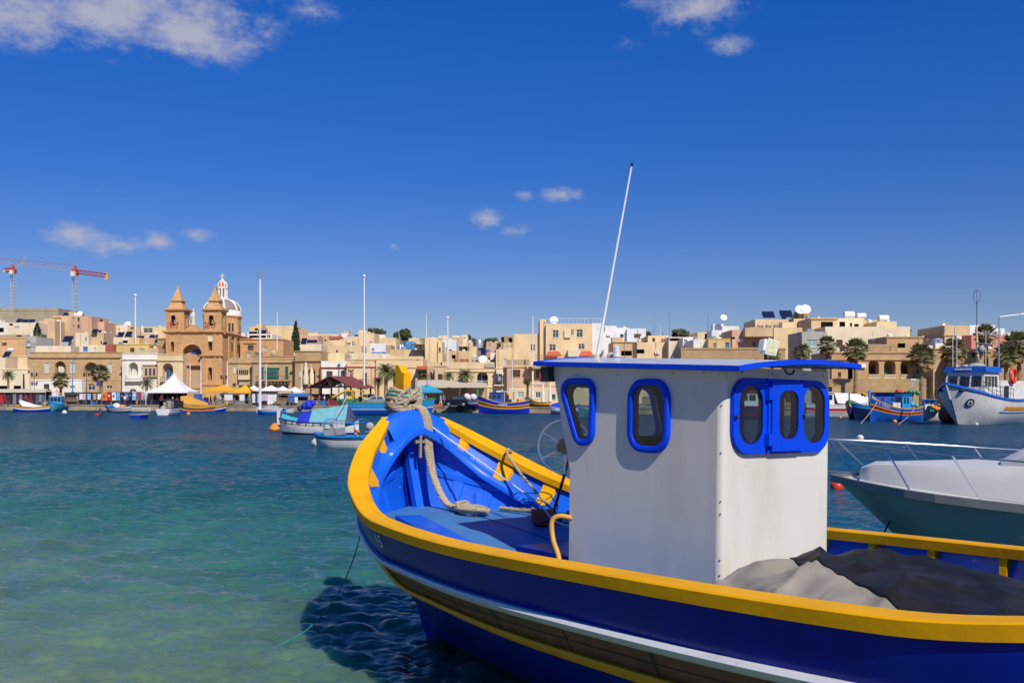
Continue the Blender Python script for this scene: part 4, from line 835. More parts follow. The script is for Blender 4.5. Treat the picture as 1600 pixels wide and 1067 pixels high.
# boats hidden in part by the wheelhouse, seen through its windows
b = Boat('fishing_boat', 'pale blue boat with white cabin, seen through the wheelhouse windows', 'fishing boat', at(945, 120), 121, 190, 7.0, 2.4, 1.0, 1.6, 1.2, [(0, .2, 'white'), (.2, .9, 'turq'), (.9, 1, 'boot')], 'blue', 'white'); b.cabin(-1.2, .8, 1.6, .9, 1.6, 'white', 'blue', 2)
b = Boat('fishing_boat', 'navy boat with red lines and white cabin, seen through the aft windows', 'fishing boat', at(1165, 108), 109, 175, 9.0, 2.8, 1.5, 2.3, 1.6, [(0, .06, 'red'), (.06, .5, 'navy'), (.5, .55, 'red'), (.55, 1, 'navy')], 'red', 'white'); b.cabin(-1.5, 1.5, 1.9, 1.2, 1.8, 'white', 'red', 3)
# 15
b = Boat('fishing_boat', 'white boat with broad red stripe, pale canvas sheet over its deck', 'fishing boat', at(1314, 116), 117, 2, 8.6, 2.8, 1.55, 2.1, 1.75, [(0, .06, 'blue'), (.06, .25, 'white'), (.25, .42, 'red'), (.42, .48, 'white'), (.48, .53, 'red'), (.53, 1, 'white')], 'white', 'white', True)
canopy(b, [(-3.6, .7, 2.0, 2.6), (-2.4, 1.2, 1.7, 2.85), (-1.0, 1.25, 1.6, 2.95), (.5, 1.2, 1.75, 3.0)], 'wcan'); b.cabin(.8, 2.4, 1.9, 1.3, 1.7, 'white', 'white', 2); b.part('deckhouse_top', MB().box((1.0, -.7, 3.1), (2.2, .7, 3.7)), 'glass'); b.mast(.2, 1.3, 2.9, .12, 'maroon')
b.part('gear', MB().ball((-.2, -.5, 1.9), .3, 8, 6).ball((-2.0, -.4, 2.9), .2, 8, 6), 'dark', None, 60)
# 16
b = Boat('luzzu', 'dark blue luzzu with green and yellow bow, bow-on beside the white boat', 'fishing boat', at(1352, 108), 110, 232, 6.5, 2.2, 1.3, 2.2, 1.6, [(0, .06, 'yel'), (.06, .2, 'green'), (.2, .3, 'yel'), (.3, 1, 'navy')], 'green', 'green', post=(.75, 'green'), draft=.3, rake=.04)
# 17 the lettered luzzu
b = Boat('luzzu', 'blue luzzu lettered on its bow, orange and dark stripes, grey bow canvas', 'fishing boat', at(1410, 98), 99.5, 197, 6.6, 2.5, 1.35, 2.5, 1.6, [(0, .22, 'blue'), (.22, .28, 'orange'), (.28, .38, 'maroon'), (.38, .44, 'orange'), (.44, .92, 'blue'), (.92, 1, 'orange')], 'yel', 'blue', post=(.7, 'sky'), draft=.25, rake=.03, deck=.5)
b.text('LT MFA1', .34, .16, .125, -1)
b.cabin(.2, 1.3, 1.2, 1.0, 1.75, 'sky', 'sky', 2); b.part('fish_box', MB().box((-.9, -.6, 1.35), (.0, .2, 1.95)), 'white')
for x, z, r in ((-.2, 1.6, .22), (1.6, 1.75, .28), (2.2, 1.6, .22)): b.part('net_float', MB().ball((x, -.4, z), r, 8, 6), 'cream' if x < 1 else 'turq', None, 60)
canopy(b, [(-3.0, .1, 2.3, 2.75), (-2.3, .6, 1.75, 2.2), (-1.6, .9, 1.45, 1.65)], 'canvas', 'bow_canvas')
# 18
b = Boat('fishing_boat', 'blue boat with long dark-roofed blue wheelhouse and three portholes, behind the lettered luzzu', 'fishing boat', at(1395, 104), 105, 182, 8.5, 2.6, 1.3, 1.9, 1.5, [(0, .2, 'sky'), (.2, 1, 'navy')], 'sky', 'blue')
c = b.cabin(-1.9, 2.0, 1.9, 1.1, 1.85, 'blue', 'dark', 0, 0, .35, .08, False)
for x in (-1.1, 0.0, 1.1): b.part('porthole', MB().lathe([(.18, -.02), (.18, .02)], (0, 0, 0), 10).xf(Matrix.Translation((x, -.965, 2.3)) @ Matrix.Rotation(math.radians(90), 4, 'X')), 'maroon' if x else 'dark', c)
b.part('life_raft', MB().lathe([(.32, 0), (.34, .12), (.2, .32), (.02, .36)], (.9, -.3, 3.03), 9), 'buoyr', c); b.mast(2.6, 1.2, 4.4, .05, 'alu'); b.part('lamp', MB().box((2.3, -.2, 4.35), (2.9, .2, 4.5)), 'white')
b.part('gantry', MB().tube(spline([(2.2, -.8, 1.4), (2.4, -.8, 4.0), (3.2, -.8, 4.2), (3.8, -.8, 3.4)], 4), .04, 5), 'turq')
# 19
b = Boat('fishing_boat', 'small white boat with blue upperworks and dark digits beside the trawler bow', 'fishing boat', at(1467, 103), 104, 168, 5.4, 2.0, .95, 1.3, 1.0, [(0, .8, 'white'), (.8, 1, 'boot')], 'white', 'white', True); b.cabin(-1.3, .0, 1.5, .8, 1.4, 'blue', 'sky', 2)
letter('311', .55, lambda u, q: (-.65 + u, -.99, 1.45 + q), MB_['dark'], b.root) if False else None
b.part('number_board', MB().box((-1.2, -1.05, 1.0), (.3, -.98, 1.75)), 'white'); letter('311', .62, lambda u, q: (-.45 + u, -1.06, 1.38 + q), MB_['dark'], b.root)
b.part('hose_drum', MB().lathe([(.22, -.06), (.22, .06)], (0, 0, 0), 12).xf(Matrix.Translation((1.5, -1.02, .75)) @ Matrix.Rotation(math.radians(90), 4, 'X')), 'grey')
# 20 trawler, bow towards the camera
b = Boat('trawler', 'large white trawler with blue bulwark edge and blue-roofed bridge, at right', 'trawler', 0, 0, 222, 17, 5.4, 2.35, 3.85, 2.6, [(0, .07, 'blue'), (.07, .86, 'white'), (.86, 1.0, 'boot')], 'blue', 'grey', True, rake=.42, draft=.5, flare=1.25, rail_w=.16, rail_h=.2, deck=.9, thwarts=0, foredeck=0)
hd = Vector((math.cos(math.radians(222)), math.sin(math.radians(222)), 0)); bowp = Vector((at(1478, 86), 86, 0)); b.root.location = bowp - hd * 8.5
TR = b
c = b.cabin(-4.9, -1.2, 3.6, 2.2, 2.65, 'white', 'blue', 4, .5, .18, .5, True, 'bridge'); b.part('lower_house', MB().box((-1.2, -1.9, 1.7), (5.5, 1.9, 4.1)), 'white'); b.part('door', MB().box((-.4, -1.93, 1.9), (.6, -1.88, 3.6)), 'dark'); b.part('window', MB().box((-1.0, 1.86, 2.9), (.2, 1.93, 3.5)), 'glass')
letter('MFA', .34, lambda u, q: (-4.62, -u, 5.10 + q), MB_['white'], b.root) if False else None
for u in range(7): b.part('name_mark', MB().box((-4.66, .72 - .22 * u, 5.02), (-4.60, .86 - .22 * u, 5.20)), 'white')
b.part('fore_mast', MB().tube([(-1.6, 0, 5.0), (-2.0, 0, 9.2)], [.17, .09], 8), P('mast_cream', (.62, .50, .24), rough=.5)); b.part('boom', MB().tube([(-1.9, 0, 7.6), (-4.2, -2.2, 7.4)], .07, 6), 'wcan'); b.part('whip_aerial', MB().tube([(-1.9, 0, 9.1), (-1.9, 0, 11.6)], .035, 5), 'dark')
lp = MB(); lp.tube([(-1.9, .33 * math.sin(a), 12.0 + .6 * math.cos(a)) for a in [i * math.pi / 8 for i in range(17)]], .02, 4); lp.tube([(-1.9, 0, 11.3), (-1.9, 0, 12.6)], .02, 4); b.part('loop_aerial', lp, 'dark')
b.part('radar', MB().ball((-2.4, -.6, 7.0), .35, 10, 7), 'grey', None, 60); b.part('crosstree', MB().box((-2.1, -1.3, 6.6), (-1.95, 1.3, 6.7)), 'dark'); b.part('net_heap', MB().ball((-2.0, 0, 5.45), .8, 10, 6, 0, .4).ball((-3.0, .5, 5.4), .55, 8, 5, 0, .4), 'canvas', None, 60)
for y in (-1.5, 1.5): b.part('whip_aerial', MB().tube([(-3.6, y, 5.2), (-3.6, y, 8.6)], .03, 4), 'wcan')
rg = MB()
for sg in (-1, 1):
    pts = [b.pt(t, 0, sg) for t in frange(.01, .5, 14)]; rg.tube([(p[0], p[1] * .95, p[2] + .95) for p in pts], .03, 5); rg.tube([(p[0], p[1] * .95, p[2] + .5) for p in pts], .025, 5)
    for p in pts: rg.tube([(p[0], p[1] * .95, p[2]), (p[0], p[1] * .95, p[2] + .95)], .025, 4)
b.part('railing', rg, 'dark')
b.part('lifebuoy', MB().grid([[((.62 + .16 * math.cos(v)) * math.cos(u), .16 * math.sin(v), (.62 + .16 * math.cos(v)) * math.sin(u)) for v in [2 * math.pi * j / 8 for j in range(9)]] for u in [2 * math.pi * i / 20 for i in range(21)]]).xf(Matrix.Translation((1.1, -2.12, 4.55))), 'buoyr', None, 60)
for t0, t1, v0, v1, m in ((.40, .80, .26, .31, 'yel'), (.40, .80, .31, .38, 'buoyo'), (.36, .80, .445, .475, 'blue')):
    for sg in (-1,):
        MB().grid([[tuple(Vector(b.pt(t, v, sg)) + Vector((0, sg * .02, 0))) for v in (v0, v1)][::-sg] for t in frange(t0, t1, 12)]).build('side_stripe', MB_[m], b.root)
p = b.pt(.10, .34, -1); e_ = MB(); e_.lathe([(.42, 0), (.42, .05)], (0, 0, 0), 16); e_.lathe([(.26, .05), (.26, .07)], (0, 0, 0), 14, 1); e_.lathe([(.14, .07), (.14, .09)], (0, 0, 0), 10, 2)
nrm = (Vector(b.pt(.14, .34, -1)) - Vector(p)).cross(Vector(b.pt(.10, .44, -1)) - Vector(p)).normalized(); nrm = -nrm if nrm.y > 0 else nrm
e_.xf(Matrix.Translation(Vector(p) + nrm * .01) @ nrm.to_track_quat('Z', 'Y').to_matrix().to_4x4()); e_.build('bow_emblem', [MB_['navy'], MB_['wcan'], MB_['maroon']], b.root)
for sg in (-1, 1):
    p = b.pt(.055, .10, sg); b.part('hawse_hole', MB().ball((p[0], p[1], p[2]), .28, 8, 6, 0, .6), 'dark')
# 21 the grey-green motor yacht on the right
YM = dict(h=mat('yacht_hull', (.27, .30, .285), .34, var=.05, scale=1, coat=.2, stain=(.12, .2, .2), stain_amt=.3), d=mat('yacht_gelcoat', (.62, .62, .60), .35, var=.04, stain=(.5, .49, .45), stain_amt=.3), f=mat('yacht_fender', (.20, .21, .22), .5))
yb = Boat('motor_yacht', 'grey-green motor yacht with white foredeck and steel bow rail, right of the wheelhouse', 'motor yacht', 0, 0, 148, 9.5, 3.2, 1.45, 1.66, 1.4, [(0, .05, 'white'), (.05, 1, 'white')], 'white', 'white', True, rake=.62, draft=.5, flare=1.15, rail_w=.09, rail_h=.09, thwarts=0, foredeck=0)
hd = Vector((math.cos(math.radians(148)), math.sin(math.radians(148)), 0)); yb.root.location = Vector((4.55, 13.65, 0)) - hd * 4.75
for ch in yb.root.children:
    nm = ch.name.split('.')[0]; ch.data.materials[0] = YM['h'] if nm == 'hull_band' else (YM['f'] if nm == 'cap_rail' else YM['d'])
rows = []
for t in yb.T: p = yb.pt(t, .01, 1); rows.append([(p[0], -p[1], p[2]), (p[0], 0, p[2] + .02), (p[0], p[1], p[2])])
yb.part('weather_deck', MB().grid(rows), YM['d'])
loops = []
for x, w_, h_ in ((-4.38, .05, .03), (-4.33, .14, .17), (-4.15, .26, .26), (-3.3, .58, .36), (-2.3, .92, .46), (-1.3, 1.1, .52), (0.2, 1.2, .55), (4.2, 1.2, .52)):
    z0 = yb.hz((x + 4.75) / 9.5) - .01; loops.append([(x, w_ * 1.04, z0), (x, w_ * 1.0, z0 + h_ * .55), (x, w_ * .85, z0 + h_ * .9), (x, w_ * .4, z0 + h_), (x, 0, z0 + h_ * 1.03), (x, -w_ * .4, z0 + h_), (x, -w_ * .85, z0 + h_ * .9), (x, -w_ * 1.0, z0 + h_ * .55), (x, -w_ * 1.04, z0)])
yb.part('coachroof', MB().loft(loops), YM['d'], None, 40)
loops = []
for x, w_, z1 in ((-2.55, .66, 1.98), (-2.0, .84, 2.28), (-1.0, .98, 2.40), (1.5, 1.05, 2.45), (4.0, 1.05, 2.4)): loops.append([(x + .1, w_ * 1.06, 1.9), (x, w_, z1 - .08), (x, w_ * .8, z1), (x, -w_ * .8, z1), (x, -w_, z1 - .08), (x + .1, -w_ * 1.06, 1.9)])
yb.part('windscreen_cover', MB().loft(loops), YM['d'], None, 40)
def railpt(t, sg, h): p = yb.pt(t, 0, sg); return (p[0] - (.12 if t < .03 else 0), p[1] * .93, p[2] + h)
rg = MB(); path = [railpt(t, -1, .50) for t in frange(.5, .0, 16)] + [railpt(t, 1, .50) for t in frange(.0, .5, 16)]
rg.tube(path, .014, 6); yb.part('bow_rail', rg, 'steel', None, 60)
for t in (.015, .09, .18, .28, .40, .5):
    for sg in (-1, 1):
        a = yb.pt(min(1, t + .035), .0, sg); yb.part('stanchion', MB().tube([(a[0], a[1] * .93, a[2]), railpt(t, sg, .5)], .012, 6), 'steel', None, 60)
yb.part('anchor_roller', MB().box((-4.84, -.04, 1.66), (-4.5, .04, 1.71)), 'steel'); yb.part('deck_chain', MB().ball((-4.45, .03, 1.68), .04, 7, 5).ball((-4.37, -.02, 1.68), .035, 7, 5).ball((-4.3, .03, 1.68), .03, 7, 5), 'dark')
yb.part('horn', MB().lathe([(.04, 0), (.05, .12)], (-4.5, .1, 2.1), 8), 'white') if False else None
tag(MB().tube([(5.15, 13.0, 1.15), (4.2, 11.6, .55), (3.5, 10.2, -.0), (3.3, 9.9, -.1)], .012, 5).build('mooring_line', MB_['dark']), 'black line running from the yacht bow down into the water', 'rope')
# floats and buoys
def buoy(name, label, px, Y, r, m, cat='buoy', group=None, sz=1.0, dz=.3):
    o = thing(name, label, cat, (at(px, Y), Y, 0), 0, group); MB().ball((0, 0, r * dz), r, 14, 9, 0, sz).build('float_body', MB_[m], o, 60); MB().tube([(.0, 0, r * (dz + sz) - .01), (.03 * r, 0, r * (dz + sz) + r * .25)], r * .12, 6).build('eyelet', MB_['dark'], o); return o
buoy('buoy', 'round red buoy floating by the grey-green yacht bow', 1308, 28.6, .20, 'buoyr'); buoy('buoy', 'white and tan round buoy seen behind the yacht bow rail', 1344, 60, .22, 'buoyw')
buoy('buoy', 'white buoy with a loop beside the small pale motorboat', 498, 53, .42, 'buoyw', sz=.7); o = buoy('buoy', 'orange conical buoy left of the turquoise covered boat', 429, 74, .45, 'buoyo', sz=.6)
MB().lathe([(.4, 0), (.15, .35), (.05, .4)], (0, 0, .2), 10).build('cone_top', MB_['buoyo'], o, 40)
buoy('buoy', 'red buoy hanging beside the small bow-on boat at the left quay', 95.6, 161, .38, 'buoyr', dz=2.6); buoy('buoy', 'pale yellow round buoy on the water at far left', 100.8, 142, .36, 'buoyw'); buoy('buoy', 'black buoy floating alone left of the tiny dinghy', 140, 140, .34, 'dark'); o = buoy('buoy', 'black and red marker buoy with pointed top on open water', 156.5, 126, .33, 'dark')
MB().lathe([(.3, .2), (.22, .6), (.05, 1.0)], (0, 0, 0), 9).build('top_mark', MB_['dark'], o); MB().ball((-.25, -.2, .15), .22, 8, 6).build('small_float', MB_['buoyr'], o, 60)
buoy('buoy', 'orange float under the ochre canopy luzzu', 294.5, 133, .28, 'buoyo'); buoy('buoy', 'large striped fender ball at the white boat with the red stripe', 1301.5, 117.5, .62, 'cream', dz=.8); buoy('buoy', 'red buoy at the bow of the green and yellow luzzu', 1332, 112, .38, 'buoyr', dz=1.0)
buoy('buoy', 'orange buoy low beside the red one near the green luzzu', 1331.5, 109, .25, 'buoyo'); buoy('buoy', 'small orange buoy in front of the lettered luzzu', 1398, 96, .22, 'buoyo'); buoy('buoy', 'big dull red buoy between the small white boat and trawler', 1482, 95.5, .95, 'boot', dz=.8); buoy('buoy', 'small pale buoy under the trawler stem', 1526, 88, .16, 'buoyw'); buoy('buoy', 'tiny yellow buoy beside the striped fender ball', 1313, 114, .2, 'buoyo')
for (x0, y0, z0, x1, y1, z1, lab) in ((1372, 98.5, 2.2, 1345, 92, .0, 'thin pale line from the lettered luzzu bow into the water'), (1430, 97, 1.4, 1404, 90, .0, 'pale line from the lettered luzzu stern to the water'), (1463, 88, 3.4, 1446, 93, .2, 'mooring line from the trawler bow down to the water')):
    tag(MB().tube(spline([(at(x0, y0), y0, z0), ((at(x0, y0) + at(x1, y1)) / 2, (y0 + y1) / 2, (z0 + z1) / 2 - .15), (at(x1, y1), y1, z1)], 5), .035, 4).build('mooring_line', MB_['rope']), lab, 'rope')
# ------------------------------------------------------------------ shore, ground, town
def terr(off):
    k = [(0, .95), (26, .95), (60, 3.2), (130, 7.5), (300, 27), (420, 33), (3000, 40)]
    for (a, b), (c, d) in zip(k, k[1:]):
        if off <= c: return b + (d - b) * (off - a) / (c - a)
    return 40
def T_(px, Y): return terr(Y - quay_y(px))
G = dict(pave=mat('promenade_paving', (.30, .26, .21), .85, var=.2, scale=.8, bump=.2, bscale=8), quay=mat('quay_stone', (.40, .31, .20), .9, var=.3, scale=1.6, bump=.5, bscale=3, stain=(.07, .06, .045), stain_amt=.75, stain_scale=.8),
         earth=mat('dry_hillside', (.26, .19, .11), .95, var=.3, scale=.12, bump=.4, bscale=.6, stain=(.07, .09, .035), stain_amt=.8, stain_scale=.06))
pxs = list(range(-900, 2700, 60)); offs = [0.0, .8, 8, 26, 60, 95, 130, 170, 210, 255, 300, 420, 900, 2600]
rows = []
for o_ in offs[1:]: rows.append([((p - 800) / FOC * (quay_y(p) + o_), quay_y(p) + o_, terr(o_) + (0 if o_ < 130 else 2.2 * math.sin(p * .013 + o_ * .02))) for p in pxs])
mb = MB(); mb.grid(rows[:3]); k0 = len(mb.f); mb.grid(rows[2:], 1); tag(mb.build('ground', [G['pave'], G['earth']], None, 60), 'paved waterfront and the dry hillside behind the town', kind='structure')
rows = [[((p - 800) / FOC * (quay_y(p) + dy), quay_y(p) + dy, z) for p in pxs] for dy, z in ((-.25, -2.0), (-.25, .2), (0, .2), (.02, .76), (-.06, .78), (-.06, .97), (.82, .97), (.82, .7))]
tag(MB().grid(rows).build('quay', G['quay']), 'low weathered stone quay along the far shore', kind='structure')

WALL = {}
def wallm(key, col, stain=(.30, .23, .15), amt=.55, brick=True, var=.1):
    m = mat('wall_' + key, col, .92, var=var, scale=.35, bump=.25, bscale=5, stain=stain, stain_amt=amt, stain_scale=.55, streak=True)
    if brick:
        t = m.node_tree; b = t.nodes['Principled BSDF']; src = b.inputs['Base Color'].links[0].from_socket
        g = t.nodes.new('ShaderNodeNewGeometry'); s_ = t.nodes.new('ShaderNodeSeparateXYZ'); t.links.new(g.outputs['Position'], s_.inputs[0]); ad = t.nodes.new('ShaderNodeMath'); t.links.new(s_.outputs[0], ad.inputs[0]); t.links.new(s_.outputs[1], ad.inputs[1])
        cb = t.nodes.new('ShaderNodeCombineXYZ'); t.links.new(ad.outputs[0], cb.inputs[0]); t.links.new(s_.outputs[2], cb.inputs[1])
        br = t.nodes.new('ShaderNodeTexBrick'); br.inputs['Scale'].default_value = 1.0; br.inputs['Brick Width'].default_value = .75; br.inputs['Row Height'].default_value = .29; br.inputs['Mortar Size'].default_value = .012
        br.inputs['Color1'].default_value = (1, 1, 1, 1); br.inputs['Color2'].default_value = (.80, .78, .74, 1); br.inputs['Mortar'].default_value = (.62, .57, .5, 1); t.links.new(cb.outputs[0], br.inputs['Vector'])
        x = t.nodes.new('ShaderNodeMix'); x.data_type = 'RGBA'; x.blend_type = 'MULTIPLY'; x.inputs[0].default_value = .8; t.links.new(src, x.inputs[6]); t.links.new(br.outputs['Color'], x.inputs[7]); t.links.new(x.outputs[2], b.inputs['Base Color'])
    WALL[key] = m
wallm('stone', (.56, .375, .20), amt=.4); wallm('dstone', (.46, .31, .165), amt=.6); wallm('church', (.62, .36, .17), (.36, .21, .10), .4); wallm('cream', (.72, .55, .32), brick=False, amt=.25); wallm('pale', (.76, .65, .46), brick=False, amt=.25)
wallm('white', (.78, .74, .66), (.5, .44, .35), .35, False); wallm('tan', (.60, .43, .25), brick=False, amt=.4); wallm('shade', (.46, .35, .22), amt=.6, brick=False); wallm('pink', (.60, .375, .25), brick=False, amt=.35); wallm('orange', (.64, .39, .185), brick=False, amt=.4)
wallm('yellow', (.68, .49, .20), brick=False, amt=.3); wallm('grey', (.42, .41, .38), brick=False); wallm('conc', (.42, .36, .26), (.25, .22, .16), .6); wallm('red', (.34, .10, .06), brick=False); wallm('rose', (.62, .25, .19), brick=False); wallm('bwhite', (.72, .73, .76), (.5, .5, .5), .3, False); wallm('ruin', (.20, .15, .10))
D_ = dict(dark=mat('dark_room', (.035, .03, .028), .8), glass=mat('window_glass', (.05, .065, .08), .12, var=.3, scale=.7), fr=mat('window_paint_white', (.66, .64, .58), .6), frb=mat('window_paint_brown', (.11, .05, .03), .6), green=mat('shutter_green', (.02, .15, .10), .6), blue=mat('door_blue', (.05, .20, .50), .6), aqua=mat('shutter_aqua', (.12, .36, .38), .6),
         wshut=mat('shutter_white', (.62, .58, .50), .7), brown=mat('shutter_brown', (.10, .035, .025), .6), iron=mat('wrought_iron', (.03, .03, .03), .6), tank=mat('white_tank', (.74, .73, .70), .5), btank=mat('blue_tank', (.03, .17, .42), .5), steel=mat('galvanised', (.45, .47, .50), .4, .5), solar=mat('solar_glass', (.012, .018, .05), .15), redaw=mat('awning_red', (.55, .12, .05), .8), wood=mat('weathered_wood', (.22, .14, .08), .8), bl=mat('deep_blue_shutter', (.02, .09, .34), .6), lead=mat('dome_lead', (.24, .20, .18), .6, var=.15), terracotta=mat('terracotta', (.42, .13, .07), .85))
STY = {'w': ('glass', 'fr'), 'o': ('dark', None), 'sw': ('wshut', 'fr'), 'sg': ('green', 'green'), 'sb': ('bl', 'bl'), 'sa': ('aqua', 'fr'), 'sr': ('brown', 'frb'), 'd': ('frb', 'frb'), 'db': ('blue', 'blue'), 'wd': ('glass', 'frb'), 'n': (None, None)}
class House:
    def __init__(s, name, label, cat, pl, x0, y0, x1, Y, depth, wm, ops=(), base=None, group=None, parapet=.25, rz=0.0, topz=None):
        s.pl, s.Y = pl, Y; X0, X1 = SX(pl, x0, Y), SX(pl, x1, Y); s.xc = (X0 + X1) / 2; pxc = PX(pl, (x0 + x1) / 2)
        s.zb = (T_(pxc, Y) - 1.0) if base is None else base; s.zt = SZ(pl, y0, Y); s.w = X1 - X0; s.depth = depth
        if s.zt - s.zb < 2: s.zb = s.zt - 2
        s.root = thing(name, label, cat, (s.xc, Y, s.zb), rz, group); s.h = s.zt - s.zb
        o = []
        for q in ops: o.append((s.lx(q[0]), s.lz(q[3]), s.lx(q[2]), s.lz(q[1]), q[4]))
        o = [q for q in o if q[1] < s.h - .05]; s.wall(o, wm, parapet)
        for q in o: s.opening(*q)
    def lx(s, x): return SX(s.pl, x, s.Y) - s.xc
    def lz(s, y): return SZ(s.pl, y, s.Y) - s.zb
    def wall(s, ops, wm, par):
        w2, h, d = s.w / 2, s.h, s.depth; mb = MB(); xs = sorted({-w2, w2} | {q for o in ops for q in (max(-w2, o[0]), min(w2, o[2]))}); zs = sorted({0, h} | {q for o in ops for q in (max(0, o[1]), min(h, o[3]))})
        for a, b in zip(xs, xs[1:]):
            for c, e in zip(zs, zs[1:]):
                mx, mz = (a + b) / 2, (c + e) / 2
                if any(o[0] < mx < o[2] and o[1] < mz < o[3] for o in ops): continue
                mb.add([(a, 0, c), (b, 0, c), (b, 0, e), (a, 0, e)], [(0, 1, 2, 3)])
        for (a, c, b, e, st) in ops:
            r = 1.6 if st.strip('A') == 'n' else .22
            if 'A' in st:
                rad = (b - a) / 2; zc = e - rad; cx = (a + b) / 2; arc = [(cx - rad * math.cos(math.pi * i / 12), zc + rad * math.sin(math.pi * i / 12)) for i in range(13)]
                for i in range(12):
                    (p, q), (u, v) = arc[i], arc[i + 1]; mb.add([(p, 0, q), (u, 0, v), (u, 0, e), (p, 0, e)], [(0, 1, 2, 3)]); mb.add([(p, 0, q), (p, r, q), (u, r, v), (u, 0, v)], [(0, 1, 2, 3)])
                e2 = zc
            else: e2 = e; mb.add([(a, 0, e), (a, r, e), (b, r, e), (b, 0, e)], [(0, 1, 2, 3)])
            mb.add([(a, 0, c), (a, r, c), (a, r, e2), (a, 0, e2)], [(0, 1, 2, 3)]); mb.add([(b, 0, e2), (b, r, e2), (b, r, c), (b, 0, c)], [(0, 1, 2, 3)]); mb.add([(b, 0, c), (b, r, c), (a, r, c), (a, 0, c)], [(0, 1, 2, 3)])
            if st.strip('A') == 'n': mb.add([(a, r, c), (b, r, c), (b, r, e), (a, r, e)], [(0, 1, 2, 3)])
        mb.add([(-w2, d, 0), (w2, d, 0), (w2, d, h), (-w2, d, h)], [(3, 2, 1, 0)]); mb.add([(-w2, 0, 0), (-w2, d, 0), (-w2, d, h), (-w2, 0, h)], [(3, 2, 1, 0)]); mb.add([(w2, 0, 0), (w2, d, 0), (w2, d, h), (w2, 0, h)], [(0, 1, 2, 3)])
        t = min(.22, w2 * .4)
        mb.add([(-w2, 0, h), (w2, 0, h), (w2, d, h), (-w2, d, h), (-w2 + t, t, h), (w2 - t, t, h), (w2 - t, d - t, h), (-w2 + t, d - t, h), (-w2 + t, t, h - par), (w2 - t, t, h - par), (w2 - t, d - t, h - par), (-w2 + t, d - t, h - par)],
               [(0, 1, 5, 4), (1, 2, 6, 5), (2, 3, 7, 6), (3, 0, 4, 7), (4, 5, 9, 8), (5, 6, 10, 9), (6, 7, 11, 10), (7, 4, 8, 11), (8, 9, 10, 11)])
        s.wallo = mb.build('wall', WALL[wm], s.root)
    def opening(s, a, c, b, e, st):
        arch = 'A' in st; pan, fr = STY[st.strip('A')]
        if pan is None: return
        f = min(.09, (b - a) * .12)
        if fr:
            mb = MB(); y0, y1 = .10, .17
            for q in ((a, c, a + f, e), (b - f, c, b, e), (a + f, c, b - f, c + f)): mb.box((q[0], y0, q[1]), (q[2], y1, q[3]))
            mx = (a + b) / 2; mb.box((mx - f * .45, y0, c + f), (mx + f * .45, y1, e - f))
            if not arch: mb.box((a + f, y0, e - f), (b - f, y1, e))
            if pan in ('wshut', 'green', 'bl', 'aqua', 'brown') and e - c > .8:
                n = max(3, int((e - c) / .22)); 
                for i in range(n): z = c + f + (e - c - 2 * f) * (i + .5) / n; mb.box((a + f, y0 + .02, z - .035), (b - f, y1 - .01, z + .035))
            elif e - c > 1.0: z = c + (e - c) * .66; mb.box((a + f, y0 + .01, z - .03), (b - f, y1 - .01, z + .03))
            w_ = mb.build('shutter' if pan in ('wshut', 'green', 'bl', 'aqua', 'brown') else ('door' if st.strip('A') in ('d', 'db') else 'window'), D_[fr], s.root)
            MB().box((a, .175, c), (b, .21, e)).build('pane', D_[pan], w_)
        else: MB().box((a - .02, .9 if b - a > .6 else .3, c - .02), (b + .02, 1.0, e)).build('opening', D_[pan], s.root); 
        if not arch and fr and b - a < 2.2: MB().box((a - .08, -.07, c - .1), (b + .08, .08, c - .005)).build('sill', s.wallo.data.materials[0], s.root)
    def cornice(s, y, h=.35, pr=.22, x0=None, x1=None, wm=None):
        a = -s.w / 2 - .02 if x0 is None else s.lx(x0); b = s.w / 2 + .02 if x1 is None else s.lx(x1); z = s.lz(y)
        MB().loft([[(a, -pr * .3, z - h), (b, -pr * .3, z - h), (b, .05, z - h), (a, .05, z - h)], [(a - pr, -pr, z - h * .4), (b + pr, -pr, z - h * .4), (b + pr, .05, z - h * .4), (a - pr, .05, z - h * .4)], [(a - pr, -pr, z), (b + pr, -pr, z), (b + pr, .05, z), (a - pr, .05, z)]]).build('cornice', WALL[wm] if wm else s.wallo.data.materials[0], s.root)
    def block(s, x0, y0, x1, y1, wm, d0=-.3, d1=.1, name='wall_block'):
        m = WALL.get(wm) or D_[wm]; return MB().box((s.lx(x0), d0, s.lz(y1)), (s.lx(x1), d1, s.lz(y0))).build(name, m, s.root)
    def railing(s, x0, x1, yb, yt, m='iron', d=-.8, n=None, thick=.04, sides=True, slab=True, slabm=None):
        a, b, z0, z1 = s.lx(x0), s.lx(x1), s.lz(yb), s.lz(yt); mb = MB(); n = n or max(3, int((b - a) / .35))
        mb.box((a, d - thick, z1 - .06), (b, d + thick, z1)); mb.box((a, d - thick * .7, z0 + .05), (b, d + thick * .7, z0 + .1))
        for i in range(n + 1): x = a + (b - a) * i / n; mb.box((x - thick * .5, d - thick * .5, z0), (x + thick * .5, d + thick * .5, z1 - .06))
        if sides and d < -.2:
            for x in (a, b): mb.box((x - thick, d, z1 - .05), (x + thick, 0, z1 - .01))
        o = mb.build('railing', WALL.get(m) or D_[m], s.root)
        if slab: MB().box((a - .1, d - .1, z0 - .2), (b + .1, .02, z0)).build('balcony_slab', WALL[slabm] if slabm else s.wallo.data.materials[0], s.root)
